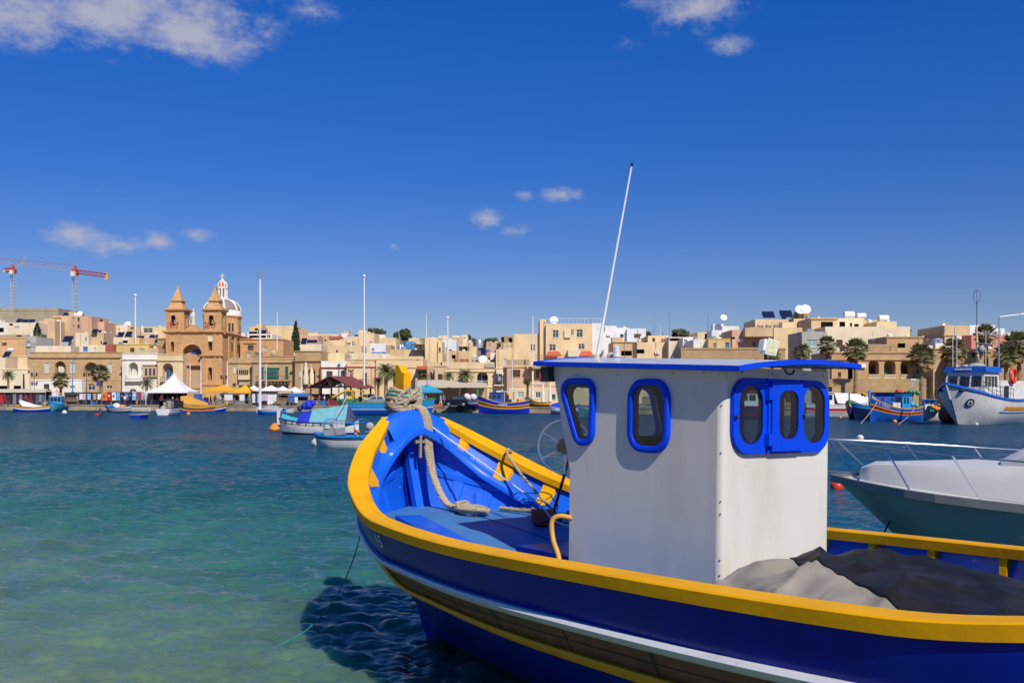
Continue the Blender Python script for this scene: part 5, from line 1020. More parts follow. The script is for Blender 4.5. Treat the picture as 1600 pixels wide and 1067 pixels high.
    def tank(s, x, m='tank', r=.6, h=1.2, d=2.0, lying=False, dz=0):
        mb = MB(); z = s.h - .25 + dz; X = s.lx(x)
        if lying: mb.lathe([(.05, -h / 2), (r, -h / 2 + .12), (r, h / 2 - .12), (.05, h / 2)], n=12).xf(Matrix.Translation((X, d, z + r + .15)) @ Matrix.Rotation(math.radians(90), 4, 'Y')); mb.box((X - h * .3, d - r * .6, z), (X + h * .3, d + r * .6, z + .3))
        else: mb.lathe([(r, 0), (r, h * .8), (r * .8, h * .95), (.2, h), (.02, h)], (X, d, z), 12)
        mb.build('water_tank', D_[m], s.root, 40)
    def solar(s, x0, x1, m='solar', d=1.5, h=1.1, dz=0):
        a, b, z = s.lx(x0), s.lx(x1), s.h - .2 + dz; MB().add([(a, d, z), (b, d, z), (b, d + h, z + h), (a, d + h, z + h), (a, d + .06, z - .04), (b, d + .06, z - .04), (b, d + h + .06, z + h - .04), (a, d + h + .06, z + h - .04)], [(0, 1, 2, 3), (7, 6, 5, 4), (0, 4, 5, 1), (1, 5, 6, 2), (2, 6, 7, 3), (3, 7, 4, 0)]).build('solar_panel', D_[m], s.root)
        mb = MB()
        for x in (a + .1, b - .1): mb.box((x - .03, d + h - .03, z - .5), (x + .03, d + h + .03, z + h - .05))
        mb.build('panel_frame', D_['steel'], s.root)
    def dish(s, x, r=.45, d=.8, dz=.8):
        mb = MB(); X, z = s.lx(x), s.h + dz; mb.lathe([(.02, 0), (r * .6, .04), (r, .16), (r * .97, .17), (r * .55, .07), (.02, .03)], n=12).xf(Matrix.Translation((X, d, z)) @ Matrix.Rotation(math.radians(65), 4, 'X')); mb.tube([(X, d, s.h - .3), (X, d + .1, z)], .03, 5); mb.build('satellite_dish', D_['tank'], s.root, 40)
    def aerial(s, x, ytop, d=1.0, r=.03, bars=0):
        X, z1 = s.lx(x), s.lz(ytop); mb = MB().tube([(X, d, s.h - .4), (X, d, z1)], r, 5)
        for i in range(bars): z = z1 - .1 - .18 * i; mb.box((X - .45 + .06 * i, d - .015, z - .015), (X + .45 - .06 * i, d + .015, z + .015))
        mb.build('aerial', D_['steel'], s.root)
def H(label, pl, x0, y0, x1, Y, wm, ops=(), depth=9, name='house', cat='house', **k): return House(name, label, cat, pl, x0, y0, x1, Y, depth, wm, ops, **k)
def FY(px): return quay_y(px) + 22
# ---------------- waterfront row, left to right
h = H('long brown stone two-storey house with arched windows, left on the waterfront', 'a', 275, 445, 1130, FY(118), 'stone', [(410, 545, 455, 642, 'sw'), (507, 530, 607, 668, 'nA'), (650, 545, 692, 642, 'sw'), (780, 540, 910, 668, 'nA'), (995, 550, 1037, 640, 'sw'), (815, 738, 882, 800, 'wA'), (985, 755, 1040, 786, 'w')], 11, parapet=.9)
h.cornice(490, .4, .3); h.cornice(447, .15, .1); h.cornice(705, .15, .06)
for q in ((520, 575, 577, 665, 'wshut'), (818, 580, 852, 650, 'iron'), (858, 575, 905, 668, 'wshut')): h.block(q[0], q[1], q[2], q[3], q[4], .9, 1.0, 'shutter')
h.aerial(675, 505, -2.5) if False else None
h = H('low white annex with two small dark windows before the brown stone house', 'a', 285, 697, 760, FY(88) - 6, 'white', [(405, 740, 457, 790, 'wd'), (642, 757, 694, 776, 'w')], 1.2); h.cornice(702, .2, .1)
h = H('cream house front with wide dark ground-floor openings at far left', 'a', -160, 600, 277, FY(20), 'pale', [(-60, 757, 80, 795, 'o'), (125, 755, 195, 800, 'o')], 8); h.cornice(604, .2, .12)
h = H('grey plain house wall with cream tower, above the far left palm', 'a', 50, 490, 166, FY(20) + 9, 'shade', [], 8); h.cornice(492, .15, .1)
h = H('cream square block beside the brown stone house', 'a', 165, 480, 252, FY(35) + 5, 'cream', [], 7); h.cornice(484, .2, .12)
h = H('cream low house at the left edge with a solar panel over it', 'a', -160, 497, 52, FY(5) + 10, 'pale', [(-100, 540, -60, 580, 'w')], 8); h.solar(0, 62, d=.5, h=1.6); h.tank(48, 'tank', .4, 1.4, 2.4, True, 1.5)
h = H('orange washed house with one dark window at the left edge', 'a', -160, 315, 242, FY(20) + 30, 'orange', [(18, 358, 62, 383, 'wd')], 9); h.cornice(318, .2, .1); h.aerial(110, 270)
h = H('white house with arched upper door and small balcony beside the brown one', 'b', 75, 355, 455, FY(218), 'white', [(143, 455, 245, 590, 'nA'), (150, 738, 232, 775, 'wA')], 10, parapet=.9); h.cornice(418, .35, .25); h.cornice(358, .15, .1); h.cornice(650, .15, .06)
h.block(155, 510, 182, 588, 'wshut', 1.2, 1.3, 'shutter'); h.block(184, 510, 211, 588, 'wshut', 1.2, 1.3, 'shutter'); h.railing(125, 288, 648, 592, 'white', -.7, 8, .07)
h.block(305, 485, 455, 610, 'tan', -.5, .02, 'bay'); h.block(298, 480, 462, 492, 'shade', -.65, -.49, 'bay_cornice')
for x in (331, 375, 417): h.block(x, 520, x + 24, 598, 'glass', -.53, -.495, 'window')
h = H('cream house with blue balcony door under an arch, left of the church', 'b', 455, 365, 727, FY(268), 'cream', [(508, 465, 622, 648, 'nA')], 2.2, parapet=.9); h.cornice(430, .35, .25); h.cornice(368, .15, .1); h.block(530, 515, 590, 640, 'blue', 1.1, 1.25, 'door'); h.block(536, 525, 555, 605, 'glass', 1.06, 1.09, 'pane'); h.block(565, 525, 584, 605, 'glass', 1.06, 1.09, 'pane')
h.railing(500, 625, 650, 612, 'iron', -.6)
# ---------------- church
def church():
    Y = 203.0; pl = 'B'; hs_ = House('church', 'sandstone church with twin pointed bell towers and deep arched portal', 'church', pl, 262, 432, 655, Y, 13, 'church', [(378, 525, 512, 840, 'nA'), (296, 505, 320, 575, 'nA'), (556, 503, 586, 568, 'nA'), (556, 683, 584, 775, 'nA')], None, None, .6)
    R_ = hs_.root; lx, lz = hs_.lx, hs_.lz
    hs_.cornice(430, .7, .55); hs_.cornice(597, .6, .45, 513, 655); hs_.cornice(447, .2, .15); hs_.cornice(800, .5, .2, 513, 655); hs_.cornice(597, .6, .45, 262, 376)
    MB().box((lx(556), -.08, lz(505)), (lx(588), .05, lz(470))).build('panel', WALL['pale'], R_)
    # inside of the portal: inner front with door arch, pediment and blue lunette
    def prt(x0, y0, x1, y1, m, d0, d1, name): return MB().box((lx(x0), d0, lz(y1)), (lx(x1), d1, lz(y0))).build(name, WALL.get(m) or D_[m], R_)
    prt(380, 655, 510, 672, 'church', .7, 1.5, 'portal_cornice'); prt(442, 617, 464, 645, 'glass', 1.4, 1.55, 'niche_window')
    a = [(lx(445) + (lx(520) - lx(445)) * .5 + (lx(490) - lx(425)) / 2 * math.cos(math.pi * i / 12) - (lx(520) - lx(485)) * .75, lz(590) + (lz(556) - lz(590)) * math.sin(math.pi * i / 12)) for i in range(13)]
    MB().prism(a, 1.45, 1.58).build('lunette_window', D_['bl'], R_)
    b_ = [(lx(382) + (lx(508) - lx(382)) * i / 12, lz(655) + (lz(592) - lz(655)) * math.sin(math.pi * i / 12) ** .6) for i in range(13)]; MB().prism(b_, .8, 1.2).build('portal_pediment', WALL['church'], R_)
    dr = [(lx(430), lz(830)), (lx(430), lz(735))] + [(lx(460) - (lx(490) - lx(430)) / 2 * math.cos(math.pi * i / 8), lz(735) + (lz(703) - lz(735)) * math.sin(math.pi * i / 8)) for i in range(9)] + [(lx(490), lz(735)), (lx(490), lz(830))]
    MB().prism(dr[::-1], 1.38, 1.58).build('door', WALL['shade'], R_)
    for x0, x1 in ((386, 408), (496, 508)): prt(x0, 672, x1, 835, 'church', 1.2, 1.6, 'pilaster')
    for x in (268, 350, 520, 596, 632): prt(x, 450, x + 14, 596, 'church', -.14, .02, 'pilaster')
    for x in (520, 596, 632): prt(x, 612, x + 14, 800, 'church', -.14, .02, 'pilaster')
    # curved centre pediment with statue
    g = [(lx(390), lz(432)), (lx(405), lz(414)), (lx(425), lz(402)), (lx(432), lz(388)), (lx(470), lz(388)), (lx(478), lz(402)), (lx(500), lz(414)), (lx(515), lz(432))]; MB().prism(g[::-1], .1, 1.0).build('gable', WALL['church'], R_)
    st = MB(); X = lx(449); z0 = lz(388); st.lathe([(.42, 0), (.45, .35), (.3, .4)], (X, .5, z0), 8); st.lathe([(.30, .4), (.36, .9), (.30, 1.5), (.36, 2.1), (.30, 2.55), (.12, 2.75), (.16, 2.9), (.2, 3.1), (.16, 3.3), (.02, 3.42)], (X, .5, z0), 10); st.tube([(X - .3, .5, z0 + 2.4), (X - .45, .3, z0 + 1.9), (X - .15, .25, z0 + 1.7)], .1, 6); st.build('statue', WALL['pale'], R_, 50)
    prt(410, 350, 418, 384, 'fr', 1.4, 1.5, 'roof_pole')
    # bell towers
    for x0, x1, xa, xb, spire in ((264, 388, 297, 330, 118), (526, 648, 560, 594, 110)):
        d = lx(x1) - lx(x0); mb = MB(); a, b = lx(x0), lx(x1); z0, z1 = lz(432), lz(290); ao, bo, zo0, zo1 = lx(xa), lx(xb), lz(395), lz(322)
        rad = (bo - ao) / 2; c = (ao + bo) / 2
        for (u0, u1) in ((a, ao), (bo, b)): mb.box((u0, .0, z0), (u1, .6, z1))
        mb.box((ao, 0, z0), (bo, .6, zo0)); arc = [(c - rad * math.cos(math.pi * i / 8), zo1 - rad + rad * math.sin(math.pi * i / 8)) for i in range(9)]; mb.prism([(ao, z1)] + arc + [(bo, z1)], 0, .6)
        mb.box((a, .6, z0), (a + .7, d - .6, z1)); mb.box((a, d - .6, z0), (b, d, z1))
        m0, m1 = d * .36, d * .64; mb.box((b - .6, .6, z0), (b, m0, z1)); mb.box((b - .6, m1, z0), (b, d - .6, z1)); mb.box((b - .6, m0, z0), (b, m1, zo0)); mb.box((b - .6, m0, zo1), (b, m1, z1)); mb.box((a + .7, .6, z0 - .2), (b - .6, d - .6, z0 + .1))
        tw = mb.build('bell_tower', WALL['church'], R_)
        cx, cy = (a + b) / 2, d / 2; hw = d / 2
        def ring(z, w_): return [(cx - w_, cy - w_, z), (cx + w_, cy - w_, z), (cx + w_, cy + w_, z), (cx - w_, cy + w_, z)]
        MB().loft([ring(z1 - .2, hw + .05), ring(z1 + .1, hw + .45), ring(z1 + .45, hw + .45), ring(z1 + .5, hw * .86), ring(lz(268), hw * .84), ring(lz(252), hw * .70), ring(lz(236), hw * .61), ring(lz(224), hw * .58)]).build('tower_cornice', WALL['church'], tw)
        MB().loft([ring(lz(224), hw * .60), ring(lz(222), hw * .72), ring(lz(217), hw * .72), ring(lz(213), hw * .56), ring(lz(185), hw * .38), ring(lz(155), hw * .22), ring(lz(spire + 12), hw * .08), ring(lz(spire + 8), hw * .10)]).build('spire', WALL['church'], tw); MB().ball((cx, cy, lz(spire + 4)), .25, 8, 6).build('finial', WALL['church'], tw)
        for u in (a + .12, b - .42): MB().box((u, -.12, z0), (u + .3, .0, z1 - .25)).build('pilaster', WALL['church'], tw)
        bl = MB(); bl.lathe([(.62, 0), (.58, .12), (.42, .5), (.36, .95), (.22, 1.15), (.02, 1.2)], (c, 1.0, zo0 + .45), 12); bl.cbox((c, 1.0, zo0 + 1.85), (1.5, .12, .15)); bl.build('bell', mat('bronze_bell', (.06, .075, .06), .45, .5), tw, 50)
    red = mat('red_numerals', (.40, .02, .015), .6)
    for txt, xm in (('1917', 313), ('2017', 573)):
        letter(txt, 1.75, lambda u, q, xm=xm: (lx(xm) + u * .74, -.30, lz(392) + q), red, R_, 'numerals')
    # nave side with buttresses behind the front, drum, dome and lantern
    zs = lz(458); X1 = lx(655); D2 = 38
    MB().box((lx(300), 13, 0), (X1 + .1, D2, zs + .2)).build('nave', WALL['church'], R_)
    MB().loft([[(X1 - .2, .6, zs - .1), (X1 + .25, .6, zs - .1), (X1 + .25, D2, zs - .1), (X1 - .2, D2, zs - .1)], [(X1 - .2, .6, zs + .5), (X1 + .55, .6, zs + .5), (X1 + .55, D2, zs + .5), (X1 - .2, D2, zs + .5)]]).build('cornice', WALL['church'], R_)
    for yv in (3.5, 8.0, 12.5, 17, 22, 27): MB().box((X1 + .1, yv, 0), (X1 + .45, yv + 1.6, zs - .1)).build('buttress', WALL['church'], R_)
    for yv in (5.6, 10.1, 14.6, 19.5): MB().box((X1 + .1, yv + .3, lz(560)), (X1 + .14, yv + 1.5, lz(500))).build('window', D_['dark'], R_)
    Yd = 22; pf = (Y + Yd) / Y
    def lxd(x): return SX(pl, x, Y + Yd) - hs_.xc
    def lzd(y): return SZ(pl, y, Y + Yd) - hs_.zb
    cx = lxd(655); r = (lxd(782) - lxd(655)) * 1.0; n = 8
    def octo(rr, z, n=8, a0=math.pi / 8): return [(cx + rr * math.cos(a0 + 2 * math.pi * k / n), Yd + rr * math.sin(a0 + 2 * math.pi * k / n), z) for k in range(n)]
    MB().loft([octo(r, lzd(470)), octo(r, lzd(345)), octo(r * 1.06, lzd(340)), octo(r * 1.06, lzd(332)), octo(r, lzd(330))]).build('drum', WALL['church'], R_)
    for k in range(8):
        th = 2 * math.pi * k / 8 + math.pi / 4 - math.pi / 4; M4 = Matrix.Translation((cx, Yd, 0)) @ Matrix.Rotation(th, 4, 'Z'); ra = r * math.cos(math.pi / 8)
        MB().box((ra - .15, -1.1, lzd(445)), (ra + .12, 1.1, lzd(378))).xf(M4).build('drum_window_surround', WALL['church'], R_)
        MB().box((ra, -.65, lzd(440)), (ra + .15, .65, lzd(385))).xf(M4).build('window', D_['dark'], R_); MB().box((ra, -.08, lzd(440)), (ra + .2, .08, lzd(385))).xf(M4).build('mullion', WALL['pale'], R_)
    zb, zc = lzd(332), lzd(215); hD = zc - zb; prof = [(r * 1.0, 0), (r * 1.0, hD * .12), (r * .99, hD * .2)] ; w_ = MB().lathe([(a, b) for a, b in ((r * 1.02, 0), (r * 1.02, hD * .16), (r * .985, hD * .27), (r * .96, hD * .33))], (cx, Yd, zb), 32); w_.build('dome_band', WALL['white'], R_, 40)
    dome = lambda t: (r * .96 * math.cos(t) ** .9, zb + hD * .33 + (hD * .70) * math.sin(t)); pr = [dome(t) for t in frange(0, 1.32, 9)]
    MB().lathe([(a, b) for a, b in pr], (cx, Yd, 0), 32).build('dome', D_['lead'], R_, 60)
    for k in range(8):
        th = 2 * math.pi * k / 8 + math.pi / 8; MB().tube([(cx + (a + .05) * math.cos(th), Yd + (a + .05) * math.sin(th), b) for a, b in pr], .22, 5).build('dome_rib', WALL['white'], R_, 60)
    rl = (lxd(690) - lxd(622)) / 2; zl0, zl1 = lzd(218), lzd(140)
    MB().lathe([(rl * 1.15, 0), (rl * 1.15, .5), (rl * .8, .6)], (cx, Yd, zl0), 16).build('lantern_base', WALL['white'], R_, 40); mb = MB()
    for k in range(8): th = 2 * math.pi * k / 8 + .2; mb.tube([(cx + rl * .85 * math.cos(th), Yd + rl * .85 * math.sin(th), zl0 + .4), (cx + rl * .85 * math.cos(th), Yd + rl * .85 * math.sin(th), zl1)], .28, 6)
    mb.build('lantern_columns', WALL['white'], R_); MB().lathe([(rl * .55, 0), (rl * .55, zl1 - zl0)], (cx, Yd, zl0), 8).build('lantern_core', D_['dark'], R_); MB().lathe([(rl * 1.1, 0), (rl * 1.12, .35), (rl * .9, .45)], (cx, Yd, zl1), 16).build('lantern_cornice', WALL['white'], R_, 40)
    hl_ = lzd(84) - zl1 - .45; MB().lathe([(rl * .92 * math.cos(t), hl_ * math.sin(t)) for t in frange(0, 1.45, 7)], (cx, Yd, zl1 + .45), 16).build('lantern_cap', D_['redaw'], R_, 60)
    for k in range(8): th = 2 * math.pi * k / 8; MB().tube([(cx + (rl * .95 * math.cos(t)) * math.cos(th), Yd + rl * .95 * math.cos(t) * math.sin(th), zl1 + .45 + hl_ * math.sin(t)) for t in frange(0, 1.45, 6)], .16, 4).build('cap_rib', WALL['white'], R_)
    zt = lzd(84); mb = MB().ball((cx, Yd, zt + .2), .35, 8, 6); mb.box((cx - .1, Yd - .1, zt), (cx + .1, Yd + .1, zt + 1.7)); mb.box((cx - .48, Yd - .1, zt + 1.0), (cx + .48, Yd + .1, zt + 1.2)); mb.build('cross', WALL['white'], R_)
church()
h = H('plain sandstone sacristy with one big dark window, right of the church', 'B', 780, 486, 1080, 214, 'church', [(832, 530, 872, 566, 'wd'), (940, 542, 968, 572, 'sa')], 10); h.cornice(488, .3, .2); h.cornice(515, .25, .25, 812, 886)
h = H('low brown sandstone side block left of the church', 'b', 452, 195, 550, 212, 'dstone', [], 8); h.cornice(198, .3, .2)
h = H('old stone house with closed cream wooden balcony, right of the church', 'c', 118, 405, 380, FY(375), 'stone', [(165, 495, 200, 576, 'sw'), (160, 680, 200, 715, 'wd')], 9, parapet=.8); h.cornice(455, .35, .25)
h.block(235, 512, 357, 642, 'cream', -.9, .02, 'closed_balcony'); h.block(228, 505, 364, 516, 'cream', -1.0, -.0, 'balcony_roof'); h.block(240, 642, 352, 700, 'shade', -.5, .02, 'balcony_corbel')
for x in (243, 264, 285, 306, 327): h.block(x, 535, x + 17, 590, 'dark', -.93, -.895, 'window')
h = H('grey-topped stone attic with a small shuttered window above the cream balcony', 'c', 290, 338, 400, FY(380) + 5, 'dstone', [(316, 355, 352, 402, 'sa')], 6)
h = H('grand stone house with green shutters and green enclosed balcony', 'c', 378, 385, 832, FY(430), 'stone', [(467, 505, 495, 640, 'sg'), (725, 500, 760, 640, 'sg'), (540, 705, 570, 745, 'wdA'), (600, 690, 640, 730, 'wdA'), (725, 703, 762, 740, 'wd')], 10, parapet=.8); h.cornice(448, .4, .3); h.cornice(388, .2, .12); h.cornice(420, .12, .08)
h.block(535, 520, 657, 645, 'green', -.8, .02, 'closed_balcony'); h.block(528, 512, 664, 524, 'green', -.9, 0, 'balcony_roof')
for x in (546, 572, 598, 624): h.block(x, 545, x + 19, 590, 'glass', -.83, -.795, 'window')
h.railing(430, 780, 645, 600, 'iron', -1.1, 26, .03)
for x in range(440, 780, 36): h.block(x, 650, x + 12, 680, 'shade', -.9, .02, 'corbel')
g_ = [(h.lx(545), h.lz(388)), (h.lx(560), h.lz(360)), (h.lx(575), h.lz(330)), (h.lx(602), h.lz(310)), (h.lx(630), h.lz(330)), (h.lx(645), h.lz(360)), (h.lx(660), h.lz(388))]; MB().prism(g_[::-1], -.1, .6).build('crest_gable', h.wallo.data.materials[0], h.root); MB().lathe([(.55, 0), (.5, .12), (.2, .2)], (0, 0, 0), 10).xf(Matrix.Translation((h.lx(602), -.1, h.lz(355))) @ Matrix.Rotation(math.radians(90), 4, 'X')).build('crest', WALL['tan'], h.root)
h = H('tall narrow stone house with arched niche and pale statue group', 'c', 832, 330, 1112, FY(480), 'dstone', [(975, 522, 1050, 690, 'nA'), (878, 540, 908, 612, 'sw')], 10, parapet=.8); h.cornice(432, .45, .35); h.cornice(335, .2, .15)
mb = MB(); X = h.lx(955); z = h.lz(690); mb.lathe([(.5, 0), (.55, 1.2), (.35, 2.2), (.4, 3.0), (.2, 3.5), (.24, 3.8), (.02, 4.1)], (X, -.5, z), 9); mb.lathe([(.4, 0), (.45, 1.5), (.3, 2.6), (.2, 3.3), (.24, 3.6), (.02, 3.9)], (h.lx(1010), .2, z), 9); mb.build('statue_group', WALL['pale'], h.root, 60)
h = H('white-fronted house with brown-red cornice behind the dark pavilion', 'd', 150, 372, 427, FY(515), 'white', [(205, 480, 272, 572, 'wd'), (360, 475, 402, 535, 'wd')], 9, parapet=.6); h.cornice(437, .35, .25, wm='red'); h.block(147, 437, 164, 655, 'rose', -.05, .02, 'pilaster')
h.railing(195, 285, 590, 545, 'iron', -.6)
h = H('plain cream upper storey set back above the white-fronted house', 'd', 150, 288, 402, FY(515) + 8, 'cream', [], 7); h.dish(470, .5, -.4, -1.8)
h = H('cream clubhouse with rose red window surrounds and a stepped gable', 'd', 425, 350, 745, FY(560), 'cream', [(452, 478, 487, 552, 'w'), (598, 500, 642, 612, 'wd')], 10, parapet=.4); h.cornice(428, .3, .25, wm='rose'); h.cornice(355, .2, .12)
for q in ((438, 460, 452, 600), (487, 460, 500, 600), (438, 460, 500, 475), (560, 560, 598, 600), (684, 440, 700, 670), (720, 440, 737, 670), (684, 438, 737, 452)): h.block(*q, 'rose', -.08, .01, 'painted_surround')
g_ = [(h.lx(530), h.lz(352)), (h.lx(545), h.lz(305)), (h.lx(548), h.lz(280)), (h.lx(605), h.lz(280)), (h.lx(610), h.lz(305)), (h.lx(625), h.lz(352))]; MB().prism(g_[::-1], -.05, .5).build('stepped_gable', h.wallo.data.materials[0], h.root); h.railing(562, 668, 614, 575, 'iron', -.7)
for i in range(14): h.block(475 + 13 * i, 384 + (i % 2), 483 + 13 * i, 398, 'shade', -.04, .01, 'wall_letter')
for i in range(9): h.block(505 + 13 * i, 360, 513 + 13 * i, 372, 'shade', -.04, .01, 'wall_letter')
h = H('long cream building behind the two tall date palms', 'd', 740, 345, 1245, FY(620) + 2, 'cream', [(1175, 352, 1200, 366, 'o')], 9, parapet=.3); h.cornice(350, .15, .1); h.cornice(440, .2, .12, 1050, 1240, 'rose')
h.block(850, 320, 1240, 350, 'cream', .5, 3, 'roof_block')
h = H('small restaurant front with red awning box above it', 'e', 60, 560, 200, FY(658), 'pink', [(90, 600, 180, 700, 'o')], 7); h.block(82, 548, 187, 582, 'redaw', -1.5, .02, 'awning_box')
h = H('tan house with dark tall doorway and shaded side, left of the blue arches', 'e', 262, 540, 372, FY(690) - 2, 'tan', [(295, 630, 342, 732, 'sr')], 9); h.cornice(545, .2, .12)
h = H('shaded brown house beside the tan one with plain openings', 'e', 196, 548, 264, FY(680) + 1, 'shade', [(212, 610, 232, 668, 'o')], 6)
h = H('long cream house with blue arched loggias on its first floor', 'e', 370, 570, 905, FY(735), 'cream', [(515, 608, 602, 742, 'nA'), (703, 605, 816, 742, 'nA'), (1, 1, 2, 2, 'o')][:2], 10, parapet=.6); h.cornice(600, .25, .2); h.cornice(765, .2, .15); h.cornice(572, .12, .1)
for q in ((505, 680, 535, 745, 'bl'), (706, 625, 742, 735, 'bl'), (748, 640, 754, 735, 'fr'), (756, 640, 805, 735, 'dark'), (560, 640, 600, 742, 'dark')): h.block(*q, 1.3 if q[0] > 510 else -.1, 1.45 if q[0] > 510 else .02, 'shutter')
h.railing(703, 816, 740, 697, 'fr', -.15, 10, .03, False, False)
h = H('cream house end with blue shutters and clothes on the small balcony', 'e', 903, 560, 1012, FY(780) + .5, 'pale', [(900, 627, 922, 735, 'sb'), (926, 627, 962, 735, 'wd')], 8); h.cornice(565, .2, .12); h.railing(885, 975, 740, 700, 'iron', -.7)
for i, m in enumerate(('redaw', 'fr', 'bl', 'dark')): h.block(930 + 9 * i, 660, 938 + 9 * i, 700, m, -.76, -.72, 'washing')
h = H('pinkish cream house with one brown shuttered window on the quay', 'g', 75, 515, 292, FY(805), 'pink', [(120, 550, 206, 622, 'sr')], 9, parapet=.2); h.cornice(522, .2, .15)
h.block(70, 450, 300, 505, 'shade', .3, .6, 'roof_wall')
for x in range(100, 300, 30): h.block(x, 446, x + 4, 505, 'dstone', .25, .62, 'wall_pier')
h = H('cream ground-floor terrace wall with aqua and dark windows by closed umbrellas', 'g', 95, 705, 620, FY(840) - 5, 'cream', [(182, 765, 242, 830, 'sa'), (355, 767, 407, 826, 'w'), (515, 790, 552, 840, 'sg')], 5); h.cornice(708, .15, .1)
h = H('recessed house with wide brown window under a concrete canopy', 'g', 285, 540, 520, FY(835) + 2, 'tan', [(358, 548, 492, 632, 'wd')], 8); h.block(265, 520, 520, 542, 'conc', -2.2, .3, 'canopy'); h.block(320, 560, 335, 690, 'pale', -1.8, -1.4, 'column'); h.railing(335, 500, 690, 660, 'white', -1.5, 14, .06)
h = H('cream flat house running behind the wheelhouse to the right', 'g', 480, 500, 1400, FY(900) + 4, 'cream', [(620, 640, 690, 720, 'w'), (800, 640, 870, 720, 'w')], 9)
HILL = []
_H = H
def H(*a, **k):
    h = _H(*a, **k); h.nops = len(a[7]) if len(a) > 7 else 0; HILL.append(h) if k.get('name', 'house') == 'house' else None; return h
# ---------------- houses climbing the hill, left to right
h = H('long unfinished concrete block on the skyline at far left under the cranes', 'A', -120, 362, 362, 330, 'conc', [], 20, name='concrete_building', cat='building')
h.cornice(375, .3, .1)
h = H('shaded brown tower house with small rooftop box, below the right crane', 'a', 490, 108, 665, 268, 'tan', [(672, 130, 690, 152, 'w')], 12); h.cornice(122, .4, .4, 485, 560); h.solar(560, 610, d=1, h=1.2); h.dish(728, .8, 1, .6)
h = H('pinkish block with two stacked small windows beside the shaded tower house', 'a', 655, 112, 848, 266, 'pink', [(718, 125, 738, 160, 'wd'), (718, 190, 738, 222, 'wd'), (668, 120, 690, 150, 'w'), (668, 195, 690, 225, 'w')], 12); h.tank(670, 'tank', .6, 1.5, 3, True)
h = H('lower pink block stepping down with a dark terrace slot', 'a', 845, 163, 968, 270, 'pink', [(902, 243, 955, 262, 'o')], 10); h.solar(890, 925, d=1, h=1.0)
h = H('tan stone house above the small cypress with blue-framed windows', 'a', 362, 155, 508, 262, 'tan', [(412, 258, 422, 282, 'sa'), (428, 258, 440, 282, 'sa')], 10)
h = H('white villa with arched roof window and row of solar panels', 'a', 70, 172, 330, 255, 'pale', [(86, 178, 120, 200, 'oA'), (130, 205, 180, 216, 'w')], 9); h.solar(130, 175, d=.5, h=1.4); h.solar(180, 240, d=.5, h=1.2); h.solar(245, 300, d=.5, h=1.2); h.aerial(128, 105)
h = H('low villa wing in white with lattice terrace at far left', 'a', -160, 172, 72, 262, 'white', [(-20, 220, 35, 262, 'o')], 9)
h = H('cream garden terrace wall under the white villa', 'a', -160, 285, 250, 240, 'shade', [(150, 288, 200, 302, 'o')], 8)
h = H('cream arched-door house above the fenced white terrace', 'a', 700, 268, 820, 238, 'pale', [(790, 310, 803, 338, 'db')], 9); h.solar(830, 880, d=1, h=1.0, dz=.3)
h = H('broad tan flat house with a dark slit window on the middle slope', 'a', 810, 265, 962, 240, 'tan', [(932, 345, 945, 372, 'o')], 9)
h = H('cream house with green window left of the white framed house', 'a', 968, 197, 1170, 285, 'cream', [(1000, 225, 1026, 248, 'sg')], 10); h.dish(1160, .7, 1, .3)
h = H('cream upper house with rooftop tanks behind the green-window one', 'b', -30, 55, 135, 278, 'pale', [(30, 90, 50, 105, 'w')], 10); h.tank(100, 'tank', .6, 1.4, 2); h.tank(120, 'tank', .6, 1.4, 2)
h = H('white terrace house with glass fence and big dark solar panel', 'a', 330, 388, 656, FY(85) + 16, 'pale', [], 9); h.railing(348, 520, 388, 352, 'steel', .3, 16, .04, False, False); h.solar(525, 610, d=1.2, h=2.6); h.block(520, 348, 600, 388, 'grey', 1.5, 4, 'roof_hut')
h = H('grey corner house with steel stair beside the white terrace', 'a', 236, 300, 334, FY(50) + 17, 'grey', [(250, 340, 275, 370, 'w')], 8); h.railing(180, 340, 385, 350, 'steel', -.4, 12, .04, False, False)
h = H('low white house with blue door on the roofs behind the brown house', 'a', 735, 380, 975, FY(140) + 15, 'pale', [(770, 395, 812, 440, 'db'), (866, 400, 890, 440, 'sw')], 8); h.solar(940, 975, d=.2, h=.9)
h = H('dark red gabled house end beside the yellow house', 'a', 975, 372, 1058, FY(170) + 14, 'red', [], 9)
h = H('yellow house with brown window and pale blue shutters', 'b', -8, 258, 362, FY(205) + 16, 'yellow', [(160, 300, 206, 345, 'wd'), (257, 305, 284, 345, 'sa'), (286, 305, 314, 345, 'sa')], 9); h.cornice(262, .15, .1)
h = H('bougainvillea covered cream terrace beside the yellow house', 'b', 345, 300, 460, FY(235) + 13, 'tan', [], 6)
h = H('cream house with wide dark window in a white frame near the church', 'b', 278, 72, 546, 262, 'cream', [(303, 88, 402, 136, 'w')], 10); h.block(280, 75, 303, 140, 'white', -.1, .02, 'painted_frame'); h.aerial(205, -260, -30) if False else None
h = H('tan house with red shutters and flat roof left of the pale chimney pole', 'b', 130, 70, 266, 270, 'tan', [(165, 80, 200, 96, 'sr')], 9)
h = H('white walled roof rooms with blue solar panels on the left slope', 'b', -20, 185, 150, 236, 'pale', [(80, 220, 135, 248, 'o')], 9); h.solar(0, 70, d=.3, h=1.6); h.solar(75, 140, d=1.0, h=1.8)
h = H('cream house with narrow window on the slope left of the church', 'b', 140, 195, 296, 240, 'pale', [(282, 200, 296, 256, 'sr')], 9); h.solar(215, 290, d=.6, h=.9)
h = H('salmon pink house under a tilted panel beside the church', 'b', 290, 192, 446, 242, 'pink', [], 9); h.solar(352, 440, d=.4, h=1.1)
